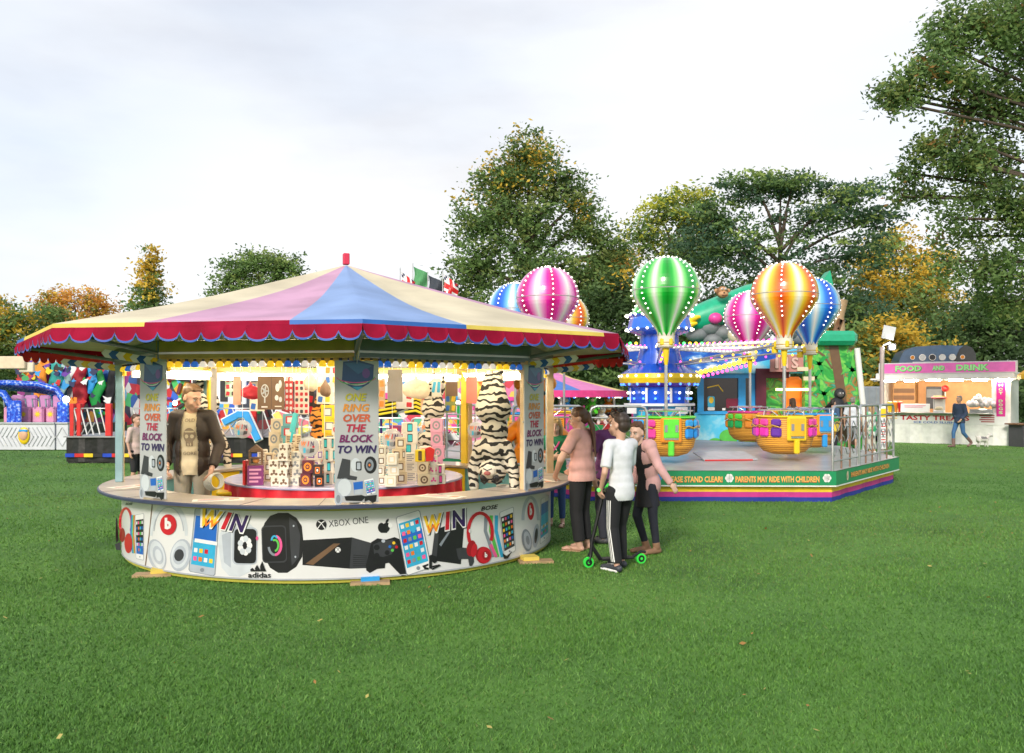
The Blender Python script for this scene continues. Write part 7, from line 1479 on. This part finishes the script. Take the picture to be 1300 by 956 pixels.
hung(362, 372, 478, 522, 10.7, mat('card_red', (.6, .05, .05), .5), 'narrow red blister card right of the brown poster', art_tiles('wkw', 2, 6)); hung(374, 392, 482, 526, 10.75, CARD, 'white card with rows of red toys', art_tiles('rrdr', 3, 6))
hung(402, 430, 464, 513, 10.3, CARD, 'white card with blue, yellow and red squares', art_tiles('bwyowrww', 3, 4)); hung(296, 306, 477, 514, 10.8, mat('card_salmon', (.72, .35, .25), .6), 'salmon pink card left of the brown poster')
hung(492, 511, 469, 510, 9.0, mat('card_taupe', (.26, .23, .22), .5), 'grey brown board hanging right of the middle board'); hung(548, 560, 480, 503, 10.6, CARD, 'white and teal card near the small white tiger', art_tiles('cw', 2, 1)); hung(566, 581, 485, 503, 10.7, CARDB, 'small brown board beside the far yellow post')
hung(268, 275, 468, 572, 9.9, mat('post_taupe', (.40, .36, .34), .5), 'tall thin grey strip hanging right of the stall keeper'); hung(437, 452, 470, 500, 10.5, YEL, 'yellow card half hidden by the middle board', art_tiles('rk', 2, 3)); hung(592, 606, 478, 512, 11.2, mat('card_coral', (.7, .2, .15), .5), 'coral card right of the far yellow post')
cc_ = [('mint', (.45, .65, .52)), ('ivory', (.75, .70, .58)), ('sky', (.3, .5, .7)), ('black', (.02, .02, .025)), ('lilac', (.5, .38, .6)), ('scarlet', (.6, .04, .03)), ('tan', (.45, .32, .2)), ('snow', (.78, .77, .75)), ('peach', (.75, .48, .32)), ('olive', (.25, .28, .08)), ('amber', (.75, .45, .05)), ('pewter', (.3, .31, .33))]
for i, (cn_, c_) in enumerate(cc_):
    px = 286+i*31; py = 478+(i*7) % 13; Y = 11.2+.3*(i % 3)
    hung(px, px+14+(i*5) % 9, py, py+26+(i*11) % 18, Y, mat('card_'+cn_+'_tone', c_, .5), f'{cn_} coloured card hanging at the back of the stall', art_tiles(['rwk', 'bwy', 'kwo', 'wyr'][i % 4], 2, 3))
def hung_bag(px, py, Y, w_, h_, m, lb):
    X = pX(px, Y); Z = EYE+(HOR-py)*Y/FPX; root = thing('hanging_bag', lb, 'bag', (X, Y, Z), 0, 'bags hung in the stall'); grow('bag', [('e', (0, 0, -h_*.55), (w_/2, .05, h_*.4)), ('e', (w_*.15, 0, -h_*.7), (w_*.35, .06, h_*.28)), ('c', (0, 0, 0), (0, 0, -h_*.3), .015, .04), ('e', (-w_*.2, .0, -h_*.6), (w_*.3, .05, h_*.3))], m, root, vox=.012, sm=3)
    b = MB(); b.cyl((0, 0, -.02), (0, 0, 2.04-Z), .004, WHITE, seg=4); b.build('string', root)
CRM = mat('cream_plush', (.70, .58, .42), .8, bump=.5, bs=30)
hung_bag(528, 476, 10.3, .34, .30, CRM, 'cream soft toy bundle hanging right of the middle board'); hung_bag(318, 486, 11.0, .26, .22, mat('red_cloth_toy', (.6, .03, .06), .6), 'red cloth toy hanging behind the brown poster'); hung_bag(394, 470, 10.1, .16, .26, CRM, 'pale soft toy hanging between the white cards'); hung_bag(413, 483, 9.9, .13, .2, CARDB, 'brown tag shaped bag hanging in front of the white card')
# things on the ring counter
def cp(r, deg, z=HC+.003): a = R(deg); return (SX+r*math.sin(a), SY-r*math.cos(a), z)
for i, (r, dg2, w_, d_2, rz, c1, lb) in enumerate(((2.25, -62, .42, .26, 1.1, P['r'], 'printed price sheet lying on the left end of the counter'), (2.3, -18, .44, .20, .3, P['r'], 'printed price sheet on the counter left of the middle board'), (2.28, 33, .44, .22, -.5, P['r'], 'printed price sheet on the counter right of the middle board'), (2.25, 78, .42, .28, -1.2, P['g'], 'printed sheet lying where the woman in pink reaches'))):
    b = MB(); b.box((0, 0, .001), (w_, d_2, .002), CARD); A = Art(); A.rect(-w_*.4, .02, w_*.1, .06, c1, 1); A.rect(-w_*.4, -.05, w_*.3, -.02, P['g'], 1); A.rect(w_*.2, .0, w_*.4, .07, P['o'], 1); A.emit(b, lambda x, y, h: Vector((x, y, .0022+h)), step=.0006)
    tag(b.build('price_sheet', None, cp(r, dg2), rz), lb, 'paper')
for i, (r, dg2) in enumerate(((2.15, -50), (2.1, 60), (2.2, 100))): hoop(['white hoop lying on the counter by the left board', 'white hoop lying on the counter by the right board', 'white hoop lying at the right end of the counter'][i], cp(r, dg2, HC+.012), 0, 0)
b = MB(); b.lathe([(0, 0), (.06, 0), (.075, .1), (.07, .1), (.055, .01)], YEL, seg=20); tag(b.build('yellow_tub', None, cp(2.1, -56), 0), 'small yellow tub on the counter beside the left board', 'tub')
# yellow crate inside by the keeper
cr_ = thing('step_stool', 'yellow stool standing inside the stall by the keeper', 'stool', (-2.98, 9.15, 0), .3)
b = MB(); b.box((0, 0, .62), (.34, .30, .04), YEL, bev=.01); b.build('seat', cr_)
for sx in (-1, 1):
    for sy in (-1, 1): b = MB(); b.tube([(sx*.13, sy*.11, .6), (sx*.17, sy*.15, 0)], .022, YEL, 8); b.build('leg', cr_)
